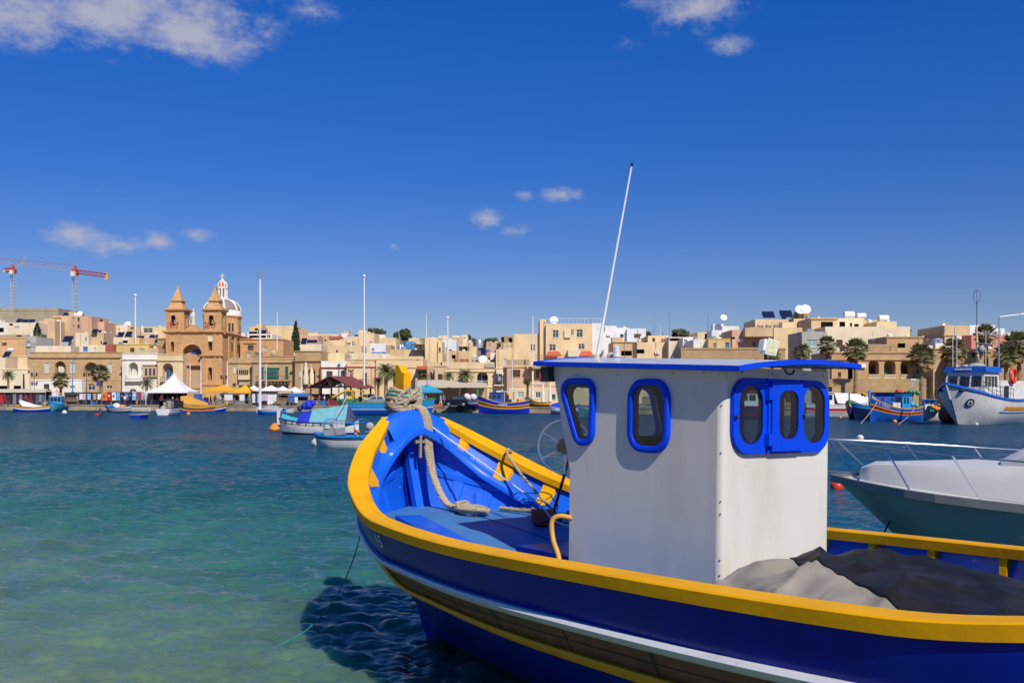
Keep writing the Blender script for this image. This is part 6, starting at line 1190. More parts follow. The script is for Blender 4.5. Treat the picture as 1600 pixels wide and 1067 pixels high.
h = H('grey stepped house low beside the church', 'b', 410, 245, 460, 222, 'grey', [(415, 255, 440, 275, 'w')], 6); h.solar(412, 452, d=.1, h=1.2)
h = H('huge blank cream apartment wall right of the church dome', 'c', 465, 62, 838, 262, 'cream', [], 16, name='apartment_building', cat='building'); h.block(640, 60, 760, 75, 'shade', 1, 5, 'roof_block')
h = H('yellow roof rooms with solar panels at the blank apartment wall', 'c', 338, 70, 470, 255, 'yellow', [(400, 90, 435, 112, 'o')], 10); h.block(405, 42, 465, 92, 'yellow', 1, 5, 'roof_room'); h.solar(350, 440, d=-2.0, h=1.0, dz=-2.2); h.solar(450, 540, d=-2.0, h=1.0, dz=-1.8)
h = H('white roof terrace with panel racks above the sacristy', 'c', 320, 150, 585, 240, 'white', [(340, 165, 520, 192, 'o'), (528, 160, 570, 192, 'w')], 10)
h = H('white slim stair head house beside the church dome', 'c', 246, 138, 298, 262, 'bwhite', [], 6)
h = H('broad pinkish terrace house behind the tall cypress', 'c', 870, 168, 1085, 268, 'pink', [], 10); h.block(905, 132, 1240, 170, 'pale', 8, 16, 'rear_storey'); h.tank(1030, 'btank', .5, 1.2, 9)
h = H('low cream house with blue panels right of the cypress', 'c', 885, 262, 1115, 238, 'pale', [], 9); h.solar(888, 945, d=.3, h=1.8, dz=.1); h.solar(955, 1065, d=.3, h=.8, dz=.6)
h = H('pale cream house row high above the stone niche house', 'd', -15, 66, 118, 285, 'cream', [], 9); h.solar(0, 90, d=-4, h=1.2, dz=-5)
h = H('tan house with round window below a terracotta lean-to', 'd', 112, 95, 262, 275, 'tan', [(185, 138, 212, 160, 'wdA')], 9)
h = H('cream cottage with terracotta tiled lean-to roof on the slope', 'd', 238, 135, 372, 266, 'cream', [], 8); h.block(232, 106, 358, 136, 'terracotta', -.3, 4, 'tiled_roof')
h = H('white slatted tower house with tank beside the terracotta roof', 'd', 368, 72, 445, 278, 'white', [(385, 125, 415, 165, 'w')], 8); h.block(385, 45, 440, 80, 'pink', 1, 4, 'roof_room'); h.aerial(372, 15, 1, .06, 3)
h = H('stepped cream apartment house with two tiny square windows', 'd', 415, 110, 545, 262, 'cream', [(485, 158, 500, 176, 'wd'), (428, 175, 465, 200, 'w')], 10); h.block(510, 88, 552, 106, 'dark', -.05, .05, 'dark_window')
h = H('tall cream central apartment house with sloping parapet', 'd', 540, 70, 722, 264, 'cream', [(678, 164, 694, 178, 'wd')], 10)
h = H('wide cream house with curved roof edge under the dark trees', 'd', 718, 122, 955, 276, 'cream', [], 10); h.block(725, 85, 830, 122, 'white', 1, 5, 'roof_room')
h = H('white terrace house with slanting blue solar racks', 'd', 676, 182, 855, 244, 'bwhite', [(690, 235, 720, 262, 'w')], 9); h.solar(690, 845, 'bl', d=-.6, h=1.6, dz=-2.6)
h = H('beige wall block with dark doorway under the stair slope', 'd', 228, 200, 405, 236, 'cream', [(310, 255, 330, 280, 'o')], 8)
h = H('tan stone yard wall below the cottage with terracotta roof', 'd', 75, 190, 232, 246, 'tan', [], 8)
h = H('cream terrace house above the clubhouse gable', 'd', 400, 208, 585, 226, 'cream', [(425, 275, 505, 284, 'o')], 8); h.dish(462, .55, -.3, -4.5)
h = H('cream parapet storey above the clubhouse', 'd', 428, 288, 805, 204, 'pale', [(455, 318, 475, 336, 'w')], 8); h.block(800, 295, 890, 345, 'white', -.2, 3, 'roof_room')
h = H('cream block with stone roof store, blue tanks and greenhouse frame', 'd', 845, 200, 902, 218, 'shade', [], 7)
h = H('square stone roof store in front of two blue water tanks', 'd', 892, 248, 1085, 206, 'tan', [], 6)
for x in (985, 1010): h.tank(x, 'steel', .5, 1.4, 2.5)
for x in (1058, 1082, 1118): h.tank(x, 'btank', .75, 1.7, 2.5, False, .4)
h = H('dark roof greenhouse frame beside the blue tanks', 'd', 1135, 196, 1245, 212, 'ruin', [(1145, 205, 1235, 250, 'o')], 6); h.railing(1135, 1245, 250, 196, 'wood', -.1, 8, .06, False, False)
h = H('cream middle house below the blue tanks', 'd', 1040, 250, 1245, 200, 'cream', [], 8)
h = H('tall cream tower house with one dark window in its shaded side', 'e', 160, 250, 297, 196, 'cream', [], 9); h.block(20, 315, 160, 325, 'wood', 0, 4, 'pergola')
h = H('narrow right part of the cream tower house with dark window', 'e', 295, 280, 338, 195.5, 'cream', [(303, 352, 323, 402, 'wd')], 8)
h = H('grey low roof between tower house and palms', 'e', -10, 255, 105, 230, 'cream', [], 8)
h = H('white tall house with blue and dark roof clutter', 'e', 340, 275, 488, 225, 'bwhite', [(375, 350, 385, 375, 'sb')], 9); h.tank(400, 'dark', .5, 1.2, -1.0, False, -3.5); h.tank(425, 'dark', .5, 1.2, -1.0, False, -3.2)
h = H('cream far houses in a row on the skyline above the white house', 'e', 300, 228, 395, 330, 'pale', [], 9); h.aerial(285, 130, 1, .05, 4)
h = H('tan far house block on the skyline', 'e', 408, 246, 545, 318, 'tan', [(500, 262, 512, 275, 'w')], 9); h.block(440, 226, 520, 248, 'pale', 2, 6, 'roof_room')
h = H('cream cube house with tiny window on the skyline', 'e', 540, 224, 602, 322, 'pale', [(562, 244, 578, 256, 'wd')], 9)
h = H('stair-sided cream house with curved ramp wall', 'e', 372, 385, 490, 205, 'tan', [(440, 430, 480, 470, 'o')], 8)
h = H('tan flat house with roof posts in the middle distance', 'e', 485, 388, 628, 212, 'tan', [], 9)
h = H('dark timber roof shelter above the tan flat house', 'e', 512, 340, 612, 222, 'ruin', [(520, 348, 545, 385, 'o'), (555, 348, 600, 385, 'o')], 5)
h = H('cream house with steel roof tank and ramp', 'e', 608, 345, 700, 226, 'cream', [], 9); h.tank(722, 'steel', .9, 2.2, 2)
h = H('sunlit cream corner house above the grey-blue cottage', 'e', 622, 388, 695, 203, 'cream', [], 7)
h = H('pale blue-grey cottage with arched windows and white dishes', 'e', 635, 448, 805, 195, 'grey', [(645, 482, 665, 512, 'wA'), (686, 480, 712, 515, 'wdA')], 7); h.dish(765, .9, -.4, -.6); h.solar(740, 790, d=1, h=1.8, dz=.4)
h = H('pink cottage with red shutter beside the grey-blue one', 'e', 803, 400, 895, 200, 'rose', [(818, 455, 838, 490, 'sr'), (845, 485, 875, 512, 'sr')], 7); h.block(840, 410, 890, 480, 'white', -.1, .03, 'painted_frame')
h = H('long low terrace roofs between palms and cottages', 'e', 200, 505, 880, 188, 'cream', [], 8); 
for x in (480, 500, 545, 570, 600): h.tank(x, 'redaw' if x in (500, 570) else 'wood', .35, .9, .5)
h.block(790, 520, 885, 560, 'grey', -.5, 3, 'roof_hut')
h = H('ochre far house below the hill trees', 'e', 585, 294, 655, 300, 'cream', [(605, 315, 630, 330, 'w')], 8); h = H('pinkish far house between hill trees', 'e', 800, 298, 905, 320, 'pink', [(825, 318, 845, 330, 'w')], 8); h = H('cream small far house by the ruin', 'e', 892, 288, 955, 330, 'cream', [], 8)
h = H('dark ruined house with round opening on the skyline', 'e', 950, 236, 1082, 312, 'dstone', [(1030, 250, 1070, 300, 'oA'), (955, 245, 985, 300, 'o')], 9, name='ruined_house')
h = H('terraced ochre far house under the ruin', 'e', 980, 305, 1100, 270, 'tan', [(1010, 330, 1020, 342, 'o'), (1060, 330, 1070, 342, 'o')], 9)
h = H('plain cream house block left of the hotel', 'e', 900, 372, 1062, 192, 'cream', [(978, 470, 1010, 545, 'sw')], 9)
h = H('cream lower hotel wing with rooftop poles and one window', 'D', 458, 320, 642, 200, 'cream', [(572, 392, 606, 437, 'w')], 14, name='hotel', cat='building')
for x in (468, 485, 497, 512, 528, 550, 575, 600, 632): h.aerial(x, 285 + (x * 7) % 18, .5 + (x % 3), .035)
h = H('cream hotel stair tower next to the white roof railing', 'D', 638, 216, 682, 199, 'cream', [], 12, name='hotel', cat='building')
h = H('main cream hotel block with white roof railing and red awnings', 'D', 680, 250, 1003, 198, 'cream', [(727, 292, 769, 346, 'w'), (854, 290, 873, 326, 'w'), (892, 288, 936, 343, 'w'), (702, 392, 749, 436, 'w'), (904, 387, 949, 426, 'w')], 14, name='hotel', cat='building')
h.railing(680, 1003, 250, 210, 'fr', .2, 12, .05, False, False); h.dish(738, .9, 1.0, .8); h.block(808, 292, 850, 346, 'pale', -.4, .02, 'bay'); h.block(830, 432, 905, 480, 'pale', -2.5, 0, 'terrace_wall')
for x0, x1 in ((680, 785), (910, 1005)): 
    a, b, z0, z1 = h.lx(x0), h.lx(x1), h.lz(468), h.lz(437); MB().add([(a, -2.4, z0), (b, -2.4, z0), (b - .5, 0, z1), (a + .5, 0, z1), (a, -2.4, z0 - .3), (b, -2.4, z0 - .3)], [(0, 1, 2, 3), (0, 4, 5, 1), (0, 3, 4), (1, 5, 2)]).build('awning', D_['redaw'], h.root)
h.railing(595, 830, 495, 470, 'wood', -3.5, 14, .05, False, False); h.tank(875, 'steel', .7, 1.4, -1.5, False, -8.0)
h = H('white side building joined to the hotel with small high window', 'D', 1003, 247, 1082, 203, 'bwhite', [(1083, 270, 1092, 305, 'w')], 14, name='hotel', cat='building'); h.railing(1003, 1080, 247, 210, 'fr', .2, 4, .05, False, False)
h = H('white plain house right of the hotel behind the aerial', 'D', 1080, 262, 1172, 206, 'bwhite', [(1084, 270, 1091, 305, 'wd')], 12)
h = H('pale blue-white house with roof step and small windows', 'D', 1170, 276, 1258, 214, 'bwhite', [(1195, 320, 1220, 345, 'wd')], 10); h = H('white cube house next along the ridge', 'E', -90, 326, 42, 213, 'bwhite', [], 10)
h = H('tan terrace house with two wide balcony openings', 'D', 1148, 372, 1420, 192, 'tan', [(1203, 436, 1278, 470, 'o'), (1290, 428, 1345, 466, 'o')], 10); h.cornice(376, .2, .2)
h = H('cream house with small square windows behind the wheelhouse roof', 'E', 55, 375, 208, 188, 'cream', [(150, 395, 160, 419, 'wd'), (166, 395, 176, 419, 'wd'), (85, 392, 105, 418, 'wd')], 9)
h = H('sloping cream stair wall above the wheelhouse roof', 'E', -20, 422, 232, 182, 'cream', [(-20, 470, 30, 500, 'o')], 7); h = H('cream flat houses with roof shed and steel drums', 'E', 200, 385, 402, 180, 'pale', [(205, 392, 300, 412, 'o')], 8); h.tank(240, 'steel', .55, 1.2, -1, False, -4.4); h.tank(262, 'steel', .55, 1.2, -1, False, -4.4); h.tank(352, 'orange' if False else 'wood', .4, .9, 1); h.tank(378, 'wood', .4, .9, 1)
h = H('white house with shaded veranda on the ridge row', 'E', 298, 388, 402, 176, 'bwhite', [(305, 402, 330, 420, 'w')], 8)
h = H('blank grey-white wall house left of the yellow house', 'E', 372, 402, 478, 168, 'white', [(450, 365, 470, 390, 'w')], 8); h = H('cream house top behind the grey-white wall', 'E', 400, 352, 500, 186, 'cream', [(450, 362, 475, 392, 'o')], 8)
h = H('pale yellow house with blue door and dark window above the old wall', 'E', 475, 395, 628, 166, 'yellow', [(508, 425, 528, 463, 'w'), (592, 420, 621, 461, 'db')], 8); h.cornice(398, .12, .1)
h = H('white ridge house with dark windows, tank room and white dish', 'E', 498, 338, 655, 182, 'bwhite', [(550, 372, 571, 391, 'wd'), (583, 372, 606, 391, 'wd'), (611, 372, 625, 390, 'wd')], 9); h.block(580, 306, 698, 345, 'white', 1, 5, 'roof_room'); h.dish(586, .65, .5, 2.4); h.aerial(634, 100, 1, .05)
h = H('tan house with broad balcony slab over dark windows', 'E', 640, 335, 942, 172, 'pink', [(783, 418, 801, 452, 'wd'), (836, 412, 908, 452, 'w'), (640, 385, 660, 400, 'o')], 9); h.block(714, 325, 934, 386, 'tan', -1.8, .0, 'balcony')
h = H('sunlit cream house with washing line and roof-top solar heaters', 'E', 930, 320, 1128, 170, 'cream', [], 9)
h = H('upper cream storey with dark recess and two solar heaters', 'E', 800, 262, 1072, 182, 'cream', [(985, 280, 1058, 328, 'o')], 9); h.solar(866, 950, d=1, h=1.3, dz=.6); h.solar(990, 1076, d=1, h=1.4, dz=.7); h.block(1053, 245, 1068, 368, 'grey', -.3, .1, 'pipe')
for i in range(16): h.block(805 + 11 * i, 303 + (i * 5) % 6, 813 + 11 * i, 322 + (i * 7) % 9, ('dark', 'redaw', 'wood', 'bl', 'fr')[i % 5], -1.2, -1.12, 'washing')
h = H('cream ridge house with stone tank room and two white dishes', 'E', 1068, 258, 1245, 180, 'cream', [(1210, 300, 1225, 318, 'w')], 9); h.block(1120, 200, 1205, 262, 'dstone', 2, 5, 'tank_room'); h.dish(1118, .95, .5, 1.7); h.dish(1157, .95, .5, 1.8)
h = H('grey house with wide blue-grey glazed opening by the palm', 'E', 1125, 348, 1300, 158, 'grey', [(1157, 404, 1232, 456, 'sa')], 8)
h = H('modern beige house with shaded roof loggias on the ridge', 'F', -55, 162, 122, 172, 'tan', [(12, 190, 96, 242, 'o')], 10); h.cornice(166, .3, .3)
h = H('beige roof rooms with open windows and white tanks', 'F', 120, 165, 302, 173, 'pale', [(140, 190, 181, 226, 'o'), (213, 198, 229, 231, 'o'), (243, 205, 276, 236, 'o')], 10); h.tank(232, 'tank', .75, 2.0, 2, True); h.tank(318, 'tank', .6, 1.8, 2, True)
h = H('yellow roof storey with a large pale water tank', 'F', 300, 180, 402, 176, 'yellow', [(300, 222, 355, 242, 'o')], 10); h = H('pale cream roof block with grey window and white tank', 'F', 400, 188, 538, 170, 'cream', [(416, 221, 453, 253, 'w')], 10); h.tank(475, 'tank', .7, 1.9, 2, True)
h = H('great blank cream gable wall behind the arcaded stone house', 'F', 42, 224, 632, 164, 'pale', [(118, 315, 163, 368, 'sr')], 12); h.block(535, 240, 660, 252, 'bl', 1, 5, 'pergola'); h.block(650, 245, 656, 290, 'wood', 1, 1.3, 'pergola_post')
h = H('tan stone house with one dark window above the arcade', 'F', 470, 292, 722, 150, 'stone', [(543, 339, 598, 371, 'o')], 8); h.cornice(297, .2, .15)
h = H('low stone yard house behind the arcade parapet', 'F', 340, 345, 545, 147, 'dstone', [], 6)
h = H('cream curved house behind the arcade palms', 'F', 718, 286, 826, 156, 'cream', [], 8); h = H('small tan house with roof tank right of the arcade', 'F', 793, 307, 876, 152, 'tan', [], 7); h.tank(780, 'steel', .8, 1.6, -2, False, -1.4)
h = H('white lean-to house at the arcade end', 'F', 808, 338, 890, 146, 'white', [], 6)
h = H('beige box house with brown window and white flank, behind the trawler', 'k', 245, 205, 456, 150, 'tan', [(333, 306, 416, 342, 'wd')], 10); h.cornice(282, .3, .2)
h = H('long white house flank behind the trawler mast', 'k', 454, 203, 668, 152, 'bwhite', [], 10); h = H('rose pink house behind the trawler palms', 'k', 468, 285, 782, 147, 'rose', [(560, 310, 590, 345, 'w')], 9); h = H('small white house top above the pink one', 'k', 672, 230, 745, 156, 'bwhite', [], 7)
h = H('low cream block right of the street lamp', 'k', 848, 288, 885, 150, 'cream', [], 6); h = H('dark blue topped house at the right edge', 'k', 880, 282, 1100, 152, 'grey', [], 8)
# old walls and the arcaded house on the right
h = H('old rough sandstone wall above the wheelhouse roof', 'E', 285, 460, 1010, 150, 'dstone', [], 3, name='stone_wall', cat='wall'); h.cornice(466, .2, .1)
h = H('old stone arcaded house with balustraded arches behind the blue luzzu', 'h', 60, 310, 1040, 131.5, 'stone', [(420, 390, 524, 537, 'nA'), (573, 388, 687, 537, 'nA'), (735, 390, 843, 537, 'nA'), (895, 390, 1002, 537, 'nA'), (120, 512, 151, 560, 'wd'), (218, 480, 266, 632, 'o')], 9, parapet=.5); h.cornice(385, .25, .2); h.cornice(316, .25, .15)
for x0, x1 in ((418, 526), (571, 690), (733, 845), (893, 1004)):
    h.block(x0, 533, x1, 541, 'pale', -.12, .1, 'handrail'); h.block(x0, 568, x1, 574, 'pale', -.12, .1, 'plinth')
    for i in range(8):
        x = h.lx(x0 + 6 + (x1 - x0 - 12) * i / 7); zb, zt = h.lz(568), h.lz(541); MB().lathe([(.05, 0), (.09, (zt - zb) * .3), (.045, (zt - zb) * .7), (.07, zt - zb)], (x, -.01, zb), 6).build('baluster', WALL['pale'], h.root)
    h.block(x0 + 48, 445, x0 + 98, 528, 'dark' if x0 != 571 else 'green', 1.35, 1.5, 'door')
h = H('continuation of the arcade with square pillars and dark bay by the trawler', 'k', 150, 395, 345, 127, 'stone', [(240, 500, 300, 636, 'o')], 8); h.cornice(400, .2, .15); h.railing(230, 310, 690, 640, 'pale', -.4, 8, .05, False, False)
h = H('long weathered stone garden wall behind the trawler palms', 'k', 340, 400, 1150, 124, 'dstone', [(650, 490, 690, 560, 'o'), (470, 430, 500, 470, 'o')], 4, name='stone_wall', cat='wall')
h = H('low rough rubble wall below the arcade at the water', 'h', 20, 575, 1040, 128, 'dstone', [], 3, name='stone_wall', cat='wall')

# small rooftop clutter on the hill: aerials, tanks, stair heads and parapet blocks, different on every roof
rc = random.Random(23)
for h in HILL:
    n = rc.choice((0, 1, 1, 2, 2, 3))
    for _ in range(n):
        X = rc.uniform(-.42, .42) * h.w; d = rc.uniform(1.2, max(1.3, h.depth - 1.5)); k = rc.random(); z = h.h - .25
        if k < .34: MB().tube([(X, d, z), (X, d, z + rc.uniform(1.2, 2.6))], .025, 4).box((X - .4, d - .012, z + 1.1), (X + .4, d + .012, z + 1.13)).box((X - .3, d - .012, z + .9), (X + .3, d + .012, z + .93)).build('aerial', D_['steel'], h.root)
        elif k < .56: MB().lathe([(.45, 0), (.45, .8), (.3, .95), (.02, 1.0)], (X, d, z), 10).build('water_tank', D_[rc.choice(('tank', 'steel', 'btank', 'steel'))], h.root, 40)
        elif k < .82 and h.w > 4: w2 = rc.uniform(.8, 1.4); MB().box((X - w2, d, z), (X + w2, d + 2.2, z + rc.uniform(.9, 1.9))).build('roof_room', h.wallo.data.materials[0], h.root)
        else: MB().box((X - .25, d - .2, z), (X + .25, d + .2, z + .7)).build('chimney', WALL['white'], h.root)
    if rc.random() < .6: 
        X = rc.uniform(-.4, .4) * h.w; MB().tube([(X, -.04, h.h * .35), (X, -.04, h.h - .2)], .045, 5).build('drainpipe', D_[rc.choice(('steel', 'wood', 'tank'))], h.root)
    if rc.random() < .5 and h.w > 4 and not h.nops:
        for _ in range(rc.choice((1, 2))):
            X = rc.uniform(-.38, .38) * h.w; zz = h.h - rc.uniform(1.4, 2.6); ww = rc.choice((.35, .5, .8)); MB().box((X - ww, -.03, zz), (X + ww, .05, zz + rc.choice((.45, .9)))).build('window', D_[rc.choice(('dark', 'frb', 'aqua', 'glass'))], h.root)
    if rc.random() < .35: X = rc.uniform(-.4, .4) * h.w; MB().box((X - .4, -.35, h.h - 2.2), (X + .4, .0, h.h - 1.65)).build('air_conditioner', D_['tank'], h.root)
# ------------------------------------------------------------------ palms and trees
GR = dict(date=mat('date_palm_leaf', (.14, .155, .05), .6, var=.45, scale=2.5), fan=mat('fan_palm_leaf', (.19, .19, .07), .55, var=.45, scale=2.5), dead=mat('dead_palm_leaf', (.30, .20, .09), .9, var=.4, scale=2), trunk=mat('palm_trunk', (.26, .18, .10), .95, var=.35, scale=3, bump=.8, bscale=6), cyp=mat('cypress_foliage', (.03, .05, .018), .9, var=.5, scale=2), pine=mat('dark_tree_foliage', (.06, .08, .03), .9, var=.55, scale=1.2), bush=mat('bush_foliage', (.10, .125, .045), .9, var=.55, scale=1.5), bark=mat('bark', (.09, .06, .04), .95, var=.3))
def palm_crown(kind, seed):
    r = random.Random(seed); mb = MB(); n = 46 if kind == 'date' else 52
    for i in range(n):
        a = i * 2.39996 + r.uniform(-.2, .2); t = (i + .5) / n; e0 = math.radians(84 - (105 if kind == 'date' else 128) * t + r.uniform(-8, 8)); ln = (1.0 + .12 * r.random()) * ((.9 if kind == 'date' else 1.0) if t < .15 else 1); m = 0
        droop = (1.15 if kind == 'date' else .42) * (.7 + .5 * t); P = [Vector((0, 0, 0))]; e = e0; k = 9
        for j in range(k): e -= droop * (j + 1) / k * .36; P.append(P[-1] + Vector((math.cos(e) * math.cos(a), math.cos(e) * math.sin(a), math.sin(e))) * ln / k)
        side = Vector((-math.sin(a), math.cos(a), 0))
        if kind == 'date':
            for j in range(1, k + 1):
                d = (P[j] - P[j - 1]).normalized(); up = side.cross(d)
                for q in (0, .5):
                    b = P[j - 1].lerp(P[j], q)
                    for s in (-1, 1):
                        L_ = .23 * math.sin(math.pi * min(1, (j + q) / k * .82 + .14)) * r.uniform(.8, 1.2); tip = b + (side * s * .80 + d * .55 + up * .22 + Vector((0, 0, -.18))).normalized() * L_; wv = d * .021; mb.add([b - wv, b + wv, tip], [(0, 1, 2)], m)
            mb.tube([P[0], P[4], P[8]], [.014, .009, .004], 3, m)
        else:
            if t > .78: m = 1
            b = P[5]; d = (P[6] - P[4]).normalized(); up = side.cross(d); mb.tube([P[0], P[3], P[5]], [.016, .012, .008], 3, m)
            for s in range(-6, 7):
                th = s * .235; dd = (d * math.cos(th) + side * math.sin(th)).normalized(); L_ = .52 * (1 - .03 * abs(s)) * r.uniform(.85, 1.1); dr = -.03 - .09 * r.random(); tip = b + dd * L_ + Vector((0, 0, dr)); md = b + dd * L_ * .55 + up * .01; wv = (side * math.cos(th) - d * math.sin(th)) * .05; mb.add([b, md - wv + up * .03, tip, md + wv - up * .03], [(0, 1, 2, 3)], m)
    if kind == 'fan':
        for i in range(46):
            a = r.uniform(0, 6.28); h = r.uniform(.1, .55); rad = r.uniform(.1, .24) ; p = Vector((rad * math.cos(a), rad * math.sin(a), -h)); q = p + Vector((.10 * math.cos(a), .10 * math.sin(a), -.32)); wv = Vector((-math.sin(a), math.cos(a), 0)) * .06; mb.add([p - wv * .5, p + wv * .5, q + wv, q - wv], [(0, 1, 2, 3)], 1)
    return mb.mesh('palm_crown', [GR[kind], GR['dead']])
CR = {k: [palm_crown(k, s + 3) for s in range(3)] for k in ('date', 'fan')}
def palm(px, yc, Y, rpx, kind, label, tr=.2, lean=0.0, i=0, zbase=None):
    z = EYE - (yc - HOR) / FOC * Y; zb = T_(px, Y) - .1 if zbase is None else zbase; x = at(px, Y); r = rpx * Y / FOC
    o = thing('palm_tree', label, 'palm tree', (x - lean, Y, zb), 0, 'palm trees along the waterfront'); h = max(.6, z - zb)
    mb = MB(); n = 14; pr = []; pa = []
    for k in range(n + 1): t = k / n; pa.append((lean * t ** 1.6, 0, h * t)); pr.append(tr * (1.25 - .35 * t) * (1.12 if k % 2 else 1.0))
    mb.tube(pa, pr, 9); mb.build('trunk', GR['trunk'], o, 30)
    c = link('crown', CR[kind][i % 3], o, (lean, 0, h)); c.scale = (r * 1.08, r * 1.08, r * (1.0 if kind == 'date' else 1.15)); c.rotation_euler = (0, 0, i * 1.1); return o
PAL = [(13, 587, 'date', 13.5, 'leftmost palm tree at the dark ground-floor openings', .2), (95, 594, 'fan', 13, 'short palm before the low white annex', .22), (158, 584, 'fan', 14, 'thick-trunked palm before the right end of the brown stone house', .26), (229, 600, 'date', 15, 'bushy palm in front of the white balcony house', .24),
       (603, 581, 'date', 22, 'largest date palm, left of the yellow stem post', .3), (617, 586, 'date', 17, 'date palm just behind the yellow stem post', .25), (591, 596, 'date', 12, 'small low palm at the foot of the largest date palm', .2), (662, 590, 'date', 14, 'palm before the small restaurant with the red awning', .2), (701, 589, 'date', 13, 'palm standing in front of the dark tall doorway', .2), (727, 587, 'date', 18, 'spreading palm before the left blue arch', .25)]
for i, (px, yc, kd, r, lab, tr) in enumerate(PAL): palm(px, yc, quay_y(px) + 11, r, kd, lab, tr, 0, i)
for i, (px, yc, dY, r, lab) in enumerate([(1207, 557, 146, 13, 'palm top left of the floodlight over the wheelhouse roof'), (1254, 551, 146, 14, 'palm top right of the floodlight'), (1293, 540, 127, 15, 'palm beside the right end of the wheelhouse roof'), (1337, 548, 126, 19, 'full palm at the left end of the arcaded house'), (1440, 558, 121, 21, 'palm whose trunk crosses the last arch of the arcaded house'), (1489, 549, 120, 20, 'palm left of the trawler mast'), (1541, 524, 122, 17, 'tall palm right behind the trawler mast'), (1572, 556, 117, 19, 'lower palm under the street lamp'), (1592, 543, 118, 25, 'big palm at the right edge')]): palm(px, yc, dY, r, 'fan', lab, .24, .0, i + 2)
def foliage(mb, c, rad, n, size, r, m=0):
    for _ in range(n):
        while True:
            p = Vector((r.uniform(-1, 1), r.uniform(-1, 1), r.uniform(-1, 1)))
            if p.length < 1: break
        p = p * (.55 + .45 * p.length); q = Vector((c[0] + p.x * rad[0], c[1] + p.y * rad[1], c[2] + p.z * rad[2])); u = Vector((r.gauss(0, 1), r.gauss(0, 1), r.gauss(0, 1))).normalized() * size * r.uniform(.6, 1.3); v = u.orthogonal().normalized() * size * r.uniform(.5, 1.0)
        mb.add([q - u, q - v, q + u, q + v], [(0, 1, 2, 3)], m)
def tree(label, px, y0, y1, wpx, Y, m, clumps, name='tree', seed=1, leaf=.35, n=160, cone=False):
    r = random.Random(seed); z0, z1 = EYE - (y1 - HOR) / FOC * Y, EYE - (y0 - HOR) / FOC * Y; w_ = wpx * Y / FOC / 2; zb = min(z0 - 1, T_(px, Y)); o = thing(name, label, 'tree' if name != 'bush' else 'bush', (at(px, Y), Y, zb)); h = z1 - zb
    mb = MB().tube([(0, 0, -1), (0.05, 0, (z0 - zb) + (z1 - z0) * .3), (.1, .1, h * .85)], [.25, .18, .05], 7)
    for k in range(4): a = k * 1.6; mb.tube([(0, 0, z0 - zb), (w_ * .6 * math.cos(a), w_ * .5 * math.sin(a), (z0 + z1) / 2 - zb + .3 * k)], [.1, .03], 5)
    mb.build('trunk', GR['bark'], o); mb = MB()
    if cone:
        for k in range(26): t = k / 25; rr = w_ * (.35 + .75 * math.sin(math.pi * min(1, .22 + .78 * t)) ** 1.2) * (1 - t ** 3 * .8) * r.uniform(.8, 1.05); foliage(mb, (r.uniform(-.1, .1) * w_, r.uniform(-.1, .1) * w_, z0 - zb + (z1 - z0) * t * .97), (rr, rr, (z1 - z0) * .06), n // 10, leaf, r)
    else:
        for k in range(clumps):
            a = r.uniform(0, 6.28); d = math.sqrt(r.random()) * .75; c = (w_ * d * math.cos(a), w_ * .7 * d * math.sin(a), (z0 - zb) + (z1 - z0) * r.uniform(.3, .82)); s = r.uniform(.28, .5); foliage(mb, c, (w_ * s, w_ * s, (z1 - z0) * s * .75), n, leaf, r)
    mb.build('crown', m, o); return o
tree('tall dark cypress beside the blank cream apartment wall', 462, 503, 548, 14, 226, GR['cyp'], 0, 'cypress_tree', 2, .28, 900, True); tree('small dark cypress under the shaded brown tower house', 58, 506, 527, 10.5, 252, GR['cyp'], 0, 'cypress_tree', 3, .35, 500, True)
tree('green shrubs beside the small cypress', 66, 523, 530, 24, 249, GR['bush'], 9, 'bush', 4, .3, 70)
tree('row of dark trees on the skyline above the curved-edge house', 588, 514, 531, 34, 310, GR['pine'], 13, 'tree', 5, .42, 110); tree('round dark tree right of the skyline row', 634, 515, 536, 20, 300, GR['pine'], 11, 'tree', 6, .42, 150); tree('thin tree left of the round dark tree', 618, 519, 536, 9, 300, GR['pine'], 6, 'tree', 16, .38, 110)
tree('dark trees beyond the flat roofs above the wheelhouse', 1062, 515, 528, 30, 250, GR['pine'], 12, 'tree', 7, .4, 110); tree('small dark tree left of the ridge trees', 1012, 518, 527, 10, 255, GR['pine'], 5, 'tree', 17, .4, 90)
for i, (px, y0, y1, wd, Y, lab) in enumerate([(733, 525, 540, 10, 380, 'dark tree right of the cube house on the skyline'), (745, 529, 541, 16, 390, 'round green tree on the hill crest'), (760, 530, 543, 18, 395, 'wide green tree in the middle of the hill crest'), (774, 529, 543, 16, 392, 'green tree below the ruined house on the hill'), (752, 538, 548, 14, 360, 'bush on the hill slope between far houses'), (785, 536, 549, 22, 330, 'large dark bush before the ruined house'), (722, 533, 545, 9, 370, 'small bush under the cube house'), (766, 545, 552, 12, 340, 'low bush above the pinkish far house')]): tree(lab, px, y0, y1, wd, Y, GR['bush'] if i % 2 else GR['pine'], 9, 'tree' if i < 4 else 'bush', 30 + i, .45, 90)
tree('planter of green plants on the ledge by the concrete canopy', 824, 590, 602, 13, 153, GR['bush'], 7, 'bush', 41, .16, 90); tree('red flowering creeper on the terrace beside the yellow house', 236, 541, 552, 9, 206, GR['bush'], 6, 'bush', 42, .22, 80)
